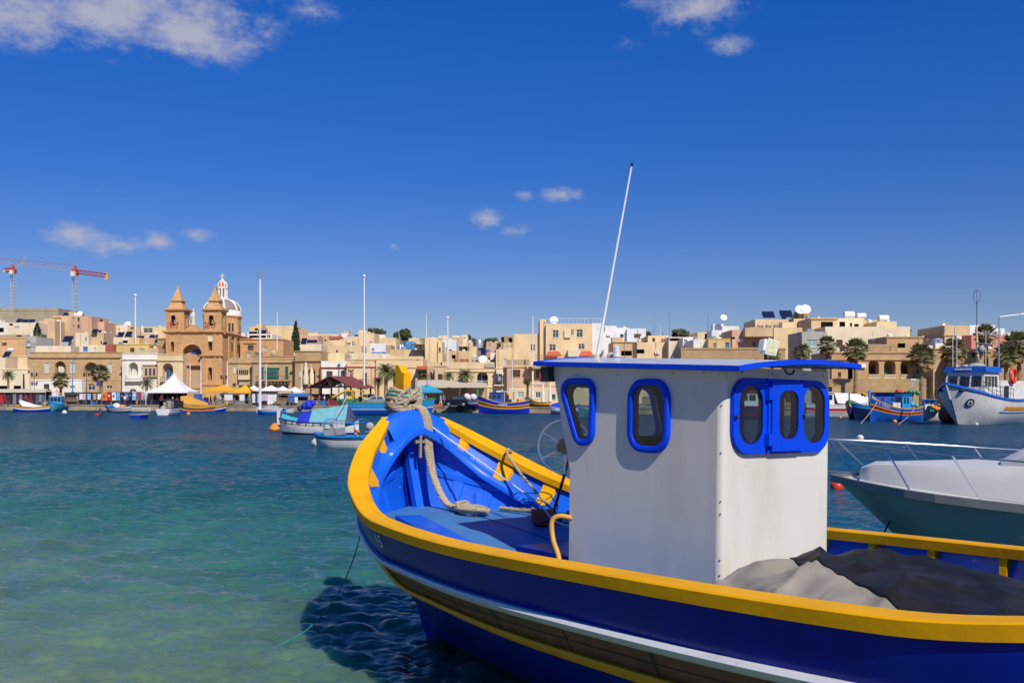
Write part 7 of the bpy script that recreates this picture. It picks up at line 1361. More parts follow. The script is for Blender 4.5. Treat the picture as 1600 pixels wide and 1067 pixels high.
# ------------------------------------------------------------------ cranes
CRM = dict(grey=mat('crane_grey', (.42, .43, .44), .6), red=mat('crane_red', (.40, .055, .03), .6), wt=mat('crane_weight', (.50, .40, .26), .8))
def lattice(mb, a, b, wd, n, m=0, th=.06, tri=False):
    a, b = Vector(a), Vector(b); d = (b - a).normalized(); u = d.cross(Vector((0, 1, 0.01))).normalized(); v = d.cross(u).normalized(); cs = [u * wd / 2 + v * wd / 2, u * wd / 2 - v * wd / 2, -u * wd / 2 - v * wd / 2, -u * wd / 2 + v * wd / 2]
    if tri: cs = [u * wd / 2, -u * wd / 2 + v * wd / 2, -u * wd / 2 - v * wd / 2]
    for c in cs: mb.bar(a + c, b + c, th * 1.5, m)
    for i in range(n):
        p, q = a.lerp(b, i / n), a.lerp(b, (i + 1) / n)
        for k in range(len(cs)): mb.bar(p + cs[k], q + cs[(k + 1) % len(cs)], th, m); mb.bar(q + cs[k], q + cs[(k + 1) % len(cs)], th, m)
def crane(label, px, ybase, ytop, Y, jib, cj, wd=1.7):
    zt, zb = EYE - (ytop - HOR) / FOC * Y, T_(px, Y) - 1; o = thing('tower_crane', label, 'crane', (at(px, Y), Y, zb)); h = zt - zb
    mb = MB(); lattice(mb, (0, 0, 0), (0, 0, h), wd, int(h / wd), 0, .09); mb.build('mast', CRM['grey'], o)
    mb = MB(); mb.cbox((0, 0, h + .9), (2.4, 2.4, 1.8)); mb.loft([[(-.9, -.9, h + 1.8), (.9, -.9, h + 1.8), (.9, .9, h + 1.8), (-.9, .9, h + 1.8)], [(-.3, -.3, h + 4.2), (.3, -.3, h + 4.2), (.3, .3, h + 4.2), (-.3, .3, h + 4.2)]]); mb.build('slewing_head', CRM['red'], o); MB().cbox((.2, -2.0, h + .3), (1.6, 1.6, 2.0)).build('cab', D_['fr'], o)
    (jx, jy, jz) = jib; mb = MB(); lattice(mb, (0, 0, h + 2), (jx, jy, h + jz), 1.5, int(Vector(jib).length / 1.9), 0, .07, True); mb.build('jib', CRM['grey'], o)
    (cx, cy, cz) = cj; mb = MB(); lattice(mb, (0, 0, h + 1.6), (cx, cy, h + cz), 1.5, max(3, int(Vector(cj).length / 2)), 0, .14); mb.build('counter_jib', CRM['red'], o); MB().cbox((cx, cy, h + cz - .5), (1.8, 1.6, 3.0) if abs(cx) > 5 else (1.2, 1.2, 1.4)).build('counterweight', CRM['wt'], o)
    MB().tube([(0, 0, h + 4.1), (jx * .5, jy * .5, h + 2 + (jz - 2) * .5 + .7)], .07, 4).build('stay', CRM['red'], o); return o
crane('tower crane with long grey jib reaching left and red counter-jib to the right', 117, 560, 430, 410, (-62, -60, 5.6), (11.0, 6, .6)); crane('farther red-topped crane at the left edge, its short jib raised', 20.5, 560, 427, 470, (5.5, 2.0, 7.5), (-2.0, -4, 1.0))
# ------------------------------------------------------------------ poles, lamps
def pole(label, px, y0, y1, Y, r0, m='alu', top=None, name='flagpole', cat='pole', extra=None):
    z0, z1 = EYE - (y1 - HOR) / FOC * Y, EYE - (y0 - HOR) / FOC * Y; o = thing(name, label, cat, (at(px, Y), Y, z0)); MB().tube([(0, 0, 0), (0, 0, z1 - z0)], [r0, r0 * .6], 8).build('shaft', MB_.get(m) or D_[m], o)
    MB().cbox((0, 0, .1), (r0 * 4, r0 * 4, .25)).build('base', MB_.get(m) or D_[m], o)
    if top == 'cage':
        mb = MB(); 
        for k in range(8): a = k * math.pi / 4; mb.tube([(.2 * math.cos(a), .2 * math.sin(a), z1 - z0), (.5 * math.cos(a), .5 * math.sin(a), z1 - z0 + .5), (.45 * math.cos(a), .45 * math.sin(a), z1 - z0 + 1.0)], .03, 4)
        for zz in (.5, 1.0): mb.tube([(.48 * math.cos(k * math.pi / 8), .48 * math.sin(k * math.pi / 8), z1 - z0 + zz) for k in range(17)], .03, 4)
        mb.build('top_basket', D_['steel'], o)
    elif top == 'ball': MB().ball((0, 0, z1 - z0 + r0), r0 * 1.6, 8, 6).build('finial', MB_.get(m) or D_[m], o)
    elif top == 'lantern':
        h = z1 - z0; mb = MB().tube([(-.45, 0, h - .75), (0, 0, h - .55), (.45, 0, h - .75)], .04, 5)
        for x in (-.45, .45): mb.lathe([(.1, 0), (.2, .45), (.24, .48), (.08, .68), (.02, .8)], (x, 0, h - .75), 6)
        mb.build('lantern', D_['iron'], o)
    return o
pole('tallest white mast standing at the quay edge by the grey-covered skiff', 406.3, 436, 641, 158, .24, top='cage'); pole('white mast rising behind the dark pavilion', 569, 433, 606, 163, .17, top='ball'); pole('white pole standing left of the church towers', 211.5, 463, 560, 205, .20, top='ball'); pole('white pole over the cypress side of the apartment wall', 433, 487, 560, 200, .12); pole('white pole between yellow post and blue arches', 699.5, 498, 590, 185, .18, top='ball'); pole('white pole in front of the lower hotel wing', 832.5, 494, 568, 163, .13); pole('thin grey pole beside the cream tower house', 666, 490, 535, 205, .10)
pole('short white pole on the white terrace', 94.5, 500, 552, 212, .14); pole('slim blue and white flagpole before the low white annex', 113.5, 560, 613, 182, .09, 'sky'); pole('white flagpole at the left of the church door', 297, 566, 611, 176, .11); pole('tall white flagpole right of the white tent', 314, 562, 630, 170, .13); pole('white flagpole at the corner of the church front', 355, 564, 603, 182, .13); pole('white flagpole crossing the green balcony house', 416, 568, 606, 172, .10); pole('grey drainpipe-like pole beside the cream wooden balcony', 394, 563, 606, 174, .08, 'steel'); pole('white flagpole before the statue niche house', 471.5, 568, 608, 172, .11); pole('thin pale pole before the brown shuttered window', 800.5, 562, 608, 146, .08)
pole('black twin-lantern lamp post before the brown stone house', 135, 582, 622, 178, .07, 'iron', 'lantern', 'lamp_post', 'lamp post'); pole('black lantern lamp post in front of the church', 349.5, 586, 612, 174, .06, 'iron', 'lantern', 'lamp_post', 'lamp post'); pole('wall-height lantern post beside the white annex', 53.5, 582, 600, 184, .06, 'iron', 'lantern', 'lamp_post', 'lamp post')
pole('yellowish wooden pole beside the blue umbrella', 667, 575, 622, 150, .07, 'wood'); pole('thin dark pole over the far left houses', 37, 584, 611, 184, .22, 'iron') ; pole('antenna mast on the ridge left of the white dish', 1046, 487, 530, 178, .06, 'steel'); pole('bent-top pole on the ridge roofs', 1106, 490, 530, 168, .07, 'steel'); pole('very thin aerial on the ridge by the white cube house', 1022, 491, 526, 215, .06, 'steel'); pole('short white pole on the ridge roofs', 1032.5, 509, 526, 190, .06); pole('thin pale mast before the trawler palms', 1495, 515, 575, 108, .045)
o = pole('tall street lamp with a long arm at the right edge', 1561, 497, 600, 112, .11, 'steel', None, 'street_lamp', 'street lamp'); zt = (600 - 497) / FOC * 112; MB().tube(spline([(0, 0, zt - .1), (.12, 0, zt + .12), (.6, 0, zt + .2), (2.6, 0, zt + .45)], 5), .06, 6).build('arm', D_['steel'], o); MB().loft([[(2.4, -.14, zt + .38), (3.1, -.14, zt + .44), (3.1, .14, zt + .44), (2.4, .14, zt + .38)], [(2.4, -.1, zt + .52), (3.05, -.1, zt + .6), (3.05, .1, zt + .6), (2.4, .1, zt + .52)]]).build('lamp_head', D_['fr'], o)
o = pole('small round blue traffic sign on a post by the thick-trunked palm', 154, 600, 616, 176, .04, 'steel', None, 'traffic_sign', 'sign'); MB().lathe([(.42, -.02), (.42, .02)], n=16).xf(Matrix.Translation((0, -.06, 1.9)) @ Matrix.Rotation(math.radians(90), 4, 'X')).build('sign_disc', D_['bl'], o)
# ------------------------------------------------------------------ market
GZ = .96
def umbrella(label, px, y0, y1, wpx, Y, m, name='umbrella', group='market umbrellas', concave=False, closed=False, square=True):
    zt, ze = EYE - (y0 - HOR) / FOC * Y, EYE - (y1 - HOR) / FOC * Y; w_ = wpx * Y / FOC / 2; o = thing(name, label, 'umbrella' if name == 'umbrella' else 'tent', (at(px, Y), Y, GZ), 0, group); mb = MB()
    if closed: mb.lathe([(.05, ze - GZ), (w_ * 1.2, ze - GZ + .25), (w_, (zt + ze) / 2 - GZ), (w_ * .5, zt - GZ - .3), (.03, zt - GZ)], n=9); mb.build('canopy', m, o, 40)
    else:
        N_ = 4 if square else 8; a0 = math.pi / 4 if square else 0; k = math.sqrt(2) if square else 1; loops = []
        for t in frange(0, 1, 6): rr = w_ * k * t; zz = ze + (zt - ze) * ((1 - t) ** (2.0 if concave else 1.15)); loops.append([(max(.02, rr) * math.cos(a0 + 2 * math.pi * j / N_), max(.02, rr) * math.sin(a0 + 2 * math.pi * j / N_), zz - GZ) for j in range(N_)])
        loops.append([(p[0], p[1], p[2] - .28) for p in loops[-1]]); mb.loft(loops[::-1], 0, True, False); mb.build('canopy', m, o)
    if name == 'tent':
        for sx in (-1, 1):
            for sy in (-1, 1): MB().bar((sx * w_ * .97, sy * w_ * .97, 0), (sx * w_ * .97, sy * w_ * .97, ze - GZ), .1).build('leg', D_['fr'], o)
    else: MB().tube([(0, 0, 0), (0, 0, zt - GZ)], .045, 6).build('pole', D_['wood'], o)
    return o
CM = {k: mat('cloth_' + k, c, .85, var=.15, scale=4) for k, c in dict(black=(.015, .014, .018), red=(.42, .02, .03), wine=(.20, .012, .03), purple=(.05, .02, .06), grey=(.20, .20, .21), white=(.70, .69, .68), lilac=(.52, .40, .58), cyan=(.06, .40, .62), blue=(.03, .12, .38), lblue=(.25, .47, .72), orange=(.62, .20, .03), pink=(.55, .16, .22), tan=(.42, .32, .20), green=(.04, .18, .10), teal=(.03, .20, .20), denim=(.06, .09, .17), skin=(.42, .24, .16), hair=(.03, .02, .015), yellow=(.65, .42, .05)).items()}
AW = dict(yel=mat('awning_yellow', (.74, .37, .02), .8), wht=mat('awning_white', (.72, .69, .64), .8), tentw=mat('tent_white', (.78, .78, .77), .7), cream=mat('awning_cream', (.55, .47, .35), .85), cyan=mat('awning_cyan', (.02, .33, .52), .8), brownr=mat('pavilion_roof', (.20, .055, .045), .7), browns=mat('pavilion_frame', (.035, .022, .018), .7))
umbrella('white pagoda tent with peaked roof in front of the church', 272, 583, 611.5, 66, 170, AW['tentw'], 'tent', None, True)
for (px, y0, y1, wd, m, dY, lab) in [(350, 601, 610, 52, 'yel', 6, 'wider yellow market umbrella right of the church door'), (383, 601, 612, 29, 'yel', 5, 'narrower yellow umbrella beside the wider yellow one'), (397, 602, 609, 22, 'wht', 9, 'white umbrella just right of the yellow ones'), (424, 602, 610, 34, 'wht', 8, 'white umbrella behind the tall mast'), (442, 603, 610, 24, 'wht', 10, 'white umbrella under the green balcony'), (461, 604, 612, 28, 'wht', 7, 'rightmost white umbrella left of the pavilion')]: umbrella(lab, px, y0, y1, wd, quay_y(px) + dY, AW[m])
umbrella('open turquoise blue umbrella right of the yellow stem post', 668, 600, 611, 46, 151, AW['cyan']); umbrella('folded turquoise umbrella hanging beside the open one', 660, 601, 627, 5.5, 149, AW['cyan'], closed=True)
for px, lab in ((832.5, 'left folded white umbrella on the terrace'), (848.5, 'middle folded white umbrella on the terrace'), (859.5, 'right folded white umbrella nearest the wheelhouse')): umbrella(lab, px, 599, 630, 5.2, quay_y(px) + 4, AW['wht'], group='folded umbrellas on the terrace', closed=True)
o = thing('awning', 'wide beige fabric awning along the restaurant behind the dark car', 'awning', (at(710, 156), 156, GZ)); MB().grid([[(-6.0, -3.0, 3.3), (0, -3.0, 3.25), (5.4, -3.0, 3.2)], [(-6.0, 2.5, 4.2), (-2, 2.5, 4.25), (5.2, 2.5, 3.7)]]).grid([[(-6.0, -3.01, 3.0), (0, -3.01, 2.95), (5.4, -3.01, 2.9)], [(-6.0, -3.0, 3.3), (0, -3.0, 3.25), (5.4, -3.0, 3.2)]]).build('fabric', AW['cream'], o)
for x in (-5.8, -2.5, 1, 5.2): MB().bar((x, -2.9, 0), (x, -2.9, 3.2), .09).build('post', D_['wood'], o)
MB().box((-6, 2.2, 0), (5.3, 2.4, 2.9)).build('back_wall', WALL['shade'], o)
def cloth_mesh(w_, h, seed):
    r = random.Random(seed); ph = r.uniform(0, 6); rows = [[(-w_ / 2 + w_ * i / 8, .05 * math.sin(i * 1.4 + ph) * (.3 + .7 * k / 4), -h * k / 4 + .02 * math.sin(i + ph)) for i in range(9)] for k in range(5)]; return MB().grid(rows)
def cloth(label, pl, x0, y0, x1, y1, Y, m, name='hung_cloth', cat='cloth', group='goods hung on the market stalls', sub=None):
    a, b, z0, z1 = SX(pl, x0, Y), SX(pl, x1, Y), max(GZ + .12, SZ(pl, y1, Y)), SZ(pl, y0, Y); o = cloth_mesh(b - a, z1 - z0, int(x0)).build(name, CM[m], None, 60, ((a + b) / 2, Y, z1)); tag(o, label, cat, group)
    if sub: MB().lathe([(min(b - a, z1 - z0) * .26, 0), (min(b - a, z1 - z0) * .24, .03)], n=10).xf(Matrix.Translation((0, -.09, -(z1 - z0) * .45)) @ Matrix.Rotation(math.radians(90), 4, 'X')).build('print', CM[sub], o)
    return o
def stall(label, pl, x0, x1, yt, Y, m, depth=2.4, table=True, name='market_stall', valance=.3, roof=True, top='cream'):
    a, b, zt = SX(pl, x0, Y), SX(pl, x1, Y), SZ(pl, yt, Y) - GZ; o = thing(name, label, 'market stall', ((a + b) / 2, Y, GZ), 0, 'market stalls'); w_ = (b - a) / 2; mb = MB()
    n = max(2, int(w_ * 2 / 3) + 1)
    for x in frange(-w_, w_, n):
        for y in (.1, depth): MB().bar((x, y, 0), (x, y, zt), .07).build('post', D_['steel'], o)
    if roof: MB().grid([[(-w_ - .1, -.15, zt - valance), (w_ + .1, -.15, zt - valance)], [(-w_ - .1, -.1, zt), (w_ + .1, -.1, zt)], [(-w_, depth / 2, zt + .35), (w_, depth / 2, zt + .35)], [(-w_, depth + .1, zt), (w_, depth + .1, zt)]]).build('canopy', AW[m] if m in AW else CM[m], o)
    if table: MB().box((-w_ + .1, .3, .75), (w_ - .1, depth - .2, .85)).build('table_top', D_['wood'], o); MB().box((-w_ + .15, .35, .05), (w_ - .15, .42, .75)).build('table_skirt', CM['grey'], o)
    MB().tube([(-w_, .05, zt - .35), (w_, .05, zt - .35)], .03, 5).build('rail', D_['steel'], o); MB().box((-w_, depth - .05, .2), (w_, depth, zt - .1)).build('back_sheet', CM['black'], o); return o
Y0 = lambda px: quay_y(px) + 1.6
stall('long clothes stall with cream canopy at far left', 'a', -160, 420, 804, Y0(25) + .3, 'cream'); cols = ['grey', 'black', 'wine', 'red', 'wine', 'purple', 'black', 'grey', 'purple', 'grey', 'black', 'purple', 'wine', 'black', 'denim', 'grey', 'denim']
adj = {'black': 'black', 'wine': 'dark wine red', 'red': 'crimson', 'grey': 'grey', 'purple': 'dark purple', 'denim': 'navy', None: 'stall post'}
for i, c in enumerate(cols): x = -90 + i * 30; cloth('%s garment between %s and %s, clothes stall at far left' % (adj[c], adj[cols[i - 1] if i else None], adj[cols[i + 1] if i < 16 else None]), 'a', x, 834 + (i * 7) % 6, x + 27, 905 + (i * 13) % 24, Y0(20), c, 'garment', 'garment')
stall('stall of white shirts and dolls between the two palms', 'a', 540, 935, 812, Y0(125) + .3, 'black', valance=.1, roof=False)
for i, (x, m) in enumerate(((735, 'white'), (765, 'lilac'), (808, 'lblue'), (860, 'tan'), (905, 'white'))): cloth(('white', 'pale lilac', 'pale blue', 'beige', 'off-white')[i] + ' shirt hung on the shirt stall' + (' next to the red towels' if i == 4 else ''), 'a', x, 832, x + 32, 885, Y0(140), m, 'shirt', 'shirt')
stall('towel stall hung with bright printed beach towels', 'a', 940, 1700, 808, Y0(190) + .3, 'black', valance=.08, roof=False)
TW = [('a', 945, 990, 'orange', 'red', 'orange towel with red print'), ('a', 992, 1032, 'red', 'white', 'red towel with white print'), ('a', 1036, 1072, 'white', 'red', 'white towel with red print'), ('a', 1076, 1111, 'cyan', 'lblue', 'cyan towel'), ('a', 1115, 1152, 'black', 'pink', 'black towel with pink disc'), ('a', 1155, 1192, 'blue', 'white', 'blue towel with white disc'), ('b', 14, 50, 'cyan', 'white', 'cyan towel with white disc'), ('b', 54, 92, 'black', 'red', 'black towel with red disc'), ('b', 96, 138, 'blue', 'pink', 'dark blue towel with pink disc'), ('b', 144, 181, 'black', 'orange', 'black towel with orange disc'), ('b', 185, 228, 'lblue', 'white', 'light blue towel'), ('b', 232, 276, 'red', 'blue', 'red towel with blue disc'), ('b', 280, 312, 'lblue', 'yellow', 'light blue towel with yellow disc'), ('b', 314, 348, 'white', 'orange', 'white towel with orange disc')]
for pl, a, b_, m, s_, lab in TW[:6] + TW[8:]: cloth(lab + ' hanging on the towel stall', pl, a, 817 if pl == 'a' else 772, b_, 893 if pl == 'a' else 858, Y0(200), m, 'towel', 'towel', 'towels hung on the towel stall', s_)
stall('stall frame with white sheets under the yellow umbrellas', 'c', -20, 292, 785, Y0(361) + .4, 'cream', roof=False)
for x0, x1, y0, y1, m, lab in ((72, 162, 800, 862, 'white', 'white sheet hung inside the stall frame under the wider yellow umbrella'), (235, 287, 800, 868, 'white', 'narrow white sheet at the right end of that stall frame'), (372, 450, 797, 890, 'white', 'white tablecloth hanging left of the tall mast'), (452, 532, 797, 868, 'lilac', 'lilac cloth hanging behind the tall mast'), (534, 590, 800, 905, 'white', 'long white cloth right of the lilac one'), (592, 640, 800, 895, 'white', 'white cloth at the right end of the cloth row')): cloth(lab, 'c', x0, y0, x1, y1, Y0(420), m)
stall('cloth stall with dark top rail by the tall mast', 'c', 360, 648, 787, Y0(413) + .3, 'black', valance=.05); stall('brown plank stall right of the cloth stall', 'c', 650, 782, 783, Y0(444) + .6, 'tan', valance=.1)
o = stall('blue counter stall with white cloth, left of the pavilion', 'c', 762, 972, 810, Y0(466) + .5, 'blue', valance=.2); cloth('white cloth over the front of the blue counter stall', 'c', 828, 828, 862, 890, Y0(466) + .2, 'white'); cloth('blue sheet over the front of the blue counter stall', 'c', 768, 826, 826, 888, Y0(466) + .2, 'blue')
stall('shadowed food stall under the dark pavilion', 'd', 40, 290, 748, quay_y(505) + 7, 'black', valance=.1)
# benches and counters along the quay
def bench(label, px, Y, w_, h=.75, m='wood', name='bench', cat='bench'):
    o = thing(name, label, cat, (at(px, Y), Y, GZ)); MB().box((-w_ / 2, -.3, h - .1), (w_ / 2, .3, h)).build('seat', D_[m], o)
    for x in (-w_ / 2 + .15, w_ / 2 - .15): MB().box((x - .06, -.28, 0), (x + .06, .28, h - .1)).build('leg', D_[m], o)
    for k in range(3): MB().box((-w_ / 2, .28, h + .12 + .16 * k), (w_ / 2, .33, h + .22 + .16 * k)).build('back_slat', D_[m], o)
bench('grey-brown plank bench on the quay by the shirt stall', 113, Y0(113) - .7, 2.4); bench('wooden bench below the cloth stall on the quay', 442, Y0(440) - .8, 2.6); bench('low bench under the stall frame with white sheets', 357, Y0(357) - .8, 2.2)
# dark pavilion
o = thing('pavilion', 'open dark timber pavilion with reddish gabled roof on trusses', 'pavilion', (at(531, 162), 163, GZ), math.radians(-24)); zr_, ze = EYE + (616 - 587) / FOC * 160 - GZ, EYE + (616 - 605) / FOC * 160 - GZ; W_, Dp = 4.6, 3.0
for s in (-1, 1):
    mb = MB(); mb.add([(0, -Dp - .3, zr_), (0, Dp + .3, zr_), (s * W_, Dp + .3, ze), (s * W_, -Dp - .3, ze), (0, -Dp - .3, zr_ - .14), (0, Dp + .3, zr_ - .14), (s * W_, Dp + .3, ze - .14), (s * W_, -Dp - .3, ze - .14)], [(0, 3, 2, 1), (4, 5, 6, 7), (0, 4, 7, 3), (1, 2, 6, 5), (2, 3, 7, 6)]); mb.build('roof_slope', AW['brownr'], o)
for y in (-Dp, 0, Dp):
    mb = MB(); mb.bar((-W_ + .6, y, ze + .1), (W_ - .6, y, ze + .1), .14); mb.bar((0, y, ze), (0, y, zr_ - .2), .12)
    for s in (-1, 1): mb.bar((s * (W_ - .4), y, ze), (0, y, zr_ - .25), .14); mb.bar((s * 1.6, y, ze + .1), (s * .8, y, ze + (zr_ - ze) * .75), .1); mb.bar((s * 1.6, y, ze + .1), (s * 2.6, y, ze + (zr_ - ze) * .38), .1); mb.bar((0, y, ze + .1), (s * .8, y, ze + (zr_ - ze) * .75), .1)
    mb.build('truss', AW['browns'], o)
for x in (-W_ + .6, W_ - .6):
    for y in (-Dp, 0, Dp): MB().bar((x, y, 0), (x, y, ze + .1), .26).build('post', AW['browns'], o)
o = thing('lifting_truck', 'yellow and green lifting truck with slanting boom beside the pavilion', 'truck', (at(543, 157), 157, GZ), 0); MB().box((-1.6, -.9, .45), (1.9, .9, 1.1)).build('chassis', CM['green'], o); MB().box((-.2, -.8, 1.1), (.9, .8, 2.5)).build('cab', CM['yellow'], o); MB().box((-.1, -.83, 1.6), (.8, -.79, 2.3)).build('cab_window', D_['glass'], o); MB().bar((.2, -.5, 2.6), (-2.4, -.5, 1.3), .3).build('boom', CM['yellow'], o)
for x in (-1.1, 1.3):
    for y in (-.9, .9): MB().lathe([(.42, -.12), (.45, 0), (.42, .12)], n=14).xf(Matrix.Translation((x, y, .42)) @ Matrix.Rotation(math.radians(90), 4, 'X')).build('wheel', D_['iron'], o)
MB().box((1.0, -.7, 1.5), (2.6, .7, 1.62)).box((1.0, -.7, 2.3), (2.6, .7, 2.42)).box((1.0, -.7, 1.1), (1.1, .7, 2.42)).box((2.5, -.7, 1.1), (2.6, .7, 2.42)).build('cargo_frame', CM['yellow'], o)
# cars
def car(label, px, Y, m, rz=0, L_=4.0, suv=1.0):
    o = thing('parked_car', label, 'car', (at(px, Y), Y, GZ + .02), rz); k = L_ / 4; S = [(-2.0, .45, .62), (-1.95, .62, .70), (-1.75, .88, .78), (-1.0, .98, .84), (-.95, 1.0, .84), (1.45, 1.02, .84), (1.85, .95, .80), (2.0, .7, .74), (2.0, .45, .7)]
    lo = []
    for x, z, w_ in S: lo.append([(x * k, -w_, .32), (x * k, -w_ * 1.02, z * .6), (x * k, -w_ * .96, z * suv), (x * k, w_ * .96, z * suv), (x * k, w_ * 1.02, z * .6), (x * k, w_, .32)])
    MB().loft(lo).build('body', m, o, 35); b0, b1 = .98 * suv, 1.52 * suv
    MB().loft([[(-1.0 * k, -.76, b0), (1.75 * k, -.76, b0), (1.75 * k, .76, b0), (-1.0 * k, .76, b0)], [(-.35 * k, -.62, b1), (1.3 * k, -.62, b1), (1.3 * k, .62, b1), (-.35 * k, .62, b1)]]).build('roof', m, o, 35)
    for s in (-1, 1):
        for a, b_, c, d in ((-.78, .25, -.30, .28), (.35, 1.45, .38, 1.15)): MB().add([(a * k, s * .775, b0 + .03), (b_ * k, s * .775, b0 + .03), (d * k, s * .655, b1 - .07), (c * k, s * .655, b1 - .07)], [(0, 1, 2, 3)] if s < 0 else [(3, 2, 1, 0)]).build('window', D_['glass'], o)
        for x in (-1.25, 1.25):
            w_ = MB().lathe([(.2, -.11), (.32, -.1), (.34, 0), (.32, .1), (.2, .11)], n=18).xf(Matrix.Translation((x * k, s * .74, .34)) @ Matrix.Rotation(math.radians(90), 4, 'X')).build('wheel', D_['iron'], o); MB().lathe([(.19, -.02), (.17, .02)], n=12).xf(Matrix.Translation((x * k, s * .865, .34)) @ Matrix.Rotation(math.radians(90), 4, 'X')).build('rim', D_['steel'], w_)
        MB().box((-2.0 * k, min(s * .45, s * .62), .6), (-1.93 * k, max(s * .45, s * .62), .72)).build('headlight', D_['fr'], o)
    return o
CP = dict(navy=mat('car_dark_blue', (.006, .008, .02), .25, coat=.15, var=.05, spec=.3), silver=mat('car_silver', (.32, .33, .35), .3, .6, var=.05), white=mat('car_white', (.6, .6, .6), .3, var=.05))
car('dark blue hatchback parked at the quay edge behind the bright luzzu bow', 713, 145.6, CP['navy'], 0, 3.6, 1.05); car('grey-blue car parked right of the pavilion', 585, 160, CP['silver'], .15, 4.2); car('white van-like car between pavilion posts and white wheelhouse', 571, 168, CP['white'], .1, 4.4, 1.25); car('dark car in the shade far left of the stalls', 120, 186, CP['navy'], 0, 4.2)
# small boat on the quay and its covers, little luzzu ashore
b = Boat('small_boat', 'tiny orange and blue luzzu standing on the quay behind the dark car', 'boat', at(737, 145.5), 145.5, 175, 3.0, 1.2, .7, 1.0, .9, [(0, .25, 'sky'), (.25, .45, 'orange'), (.45, 1, 'royal')], 'sky', 'wood', draft=.0); b.root.location.z = GZ
o = tag(MB().ball((-.5, 0, .5), .55, 9, 6).ball((.5, 0, .45), .55, 9, 6).ball((0, .2, .3), .5, 8, 6).build('white_sheet', MB_['wcan'], None, 60, (at(734.5, 147), 147, GZ + .95)), 'white sheets bundled on top of the tiny luzzu ashore', 'sheet')
b = Boat('small_boat', 'green and yellow upturned-bow skiff standing on the quay by folded umbrellas', 'boat', at(842, 142.5), 142.8, 160, 3.6, 1.3, .7, 1.7, .8, [(0, .3, 'green'), (.3, .6, 'yel'), (.6, 1, 'dark')], 'yel', 'green', draft=.0); b.root.location.z = GZ
# tyres on the quay wall
for px, lab in ((718.5, 'black tyre fender on the quay wall below the dark car'), (736, 'smaller tyre fender on the quay wall left of the bright luzzu')):
    Y = quay_y(px) - .4; o = MB().grid([[((.40 + .14 * math.cos(v)) * math.cos(u), .14 * math.sin(v), (.40 + .14 * math.cos(v)) * math.sin(u)) for v in [2 * math.pi * j / 7 for j in range(8)]] for u in [2 * math.pi * i / 16 for i in range(17)]]).build('tyre', M_['black'], None, 60, (at(px, Y), Y, .62)); tag(o, lab, 'tyre')
# low quay clutter
def crate(label, px, Y, w_, h, d, m, cat='crate'):
    o = thing(cat.replace(' ', '_'), label, cat, (at(px, Y), Y, GZ)); MB().box((-w_ / 2, -d / 2, 0), (w_ / 2, d / 2, h * .92)).build('body', m, o); MB().box((-w_ / 2 - .04, -d / 2 - .04, h * .92), (w_ / 2 + .04, d / 2 + .04, h)).build('lid', m, o)
crate('green metal locker on the quay beside the folded turquoise umbrella', 674, 146.5, .8, 1.3, .6, CM['green'], 'locker'); crate('stack of orange fish crates under the pavilion edge', 486, 165, 1.1, .9, .8, CM['orange']); crate('second orange crate stack left of a pavilion post', 494, 165, .8, .7, .7, CM['orange']); crate('brown low crate row on the quay by the dark car', 683, 146, 2.2, .35, .8, D_['redaw']); crate('dark crates on the quay below the arcaded house', 1480, 101, 2.2, .7, 1.0, M_['black']); crate('teal net box on the quay right of the lettered luzzu', 1458, 103, 1.0, .6, .8, CM['teal'])
crate('grey electrical cabinet before the church door', 322, 168, .7, 1.3, .5, CM['grey'], 'cabinet'); crate('blue plastic bin by the white tent', 309, 167.5, 1.2, 1.9, .8, CM['blue'], 'bin')
for i, (px, Y, m, r, lab) in enumerate([(1462, 100.5, 'buoyo', .5, 'orange net heap on the quay beside the trawler bow'), (1470, 101, 'dark', .6, 'dark net heap left of the trawler bow'), (1346, 106.5, 'wcan', .5, 'white plastic bundle on the quay behind the green luzzu'), (1350, 108, 'yel', .35, 'yellow float hung above the red-striped boat'), (1428, 104.5, 'green', .5, 'green net bundle behind the lettered luzzu'), (1414, 106, 'maroon', .4, 'dark red net bundle on the blue wheelhouse boat stern')]):
    o = thing('net_bundle', lab, 'net', (at(px, Y), Y, .95 + (1.6 if i in (3, 4, 5) else 0))); mb = MB(); rr = random.Random(i)
    for k in range(7): mb.ball((rr.uniform(-r, r), rr.uniform(-r, r) * .5, r * .4 + rr.uniform(0, r * .6)), r * rr.uniform(.35, .6), 7, 5)
    mb.build('net', MB_[m], o, 60)
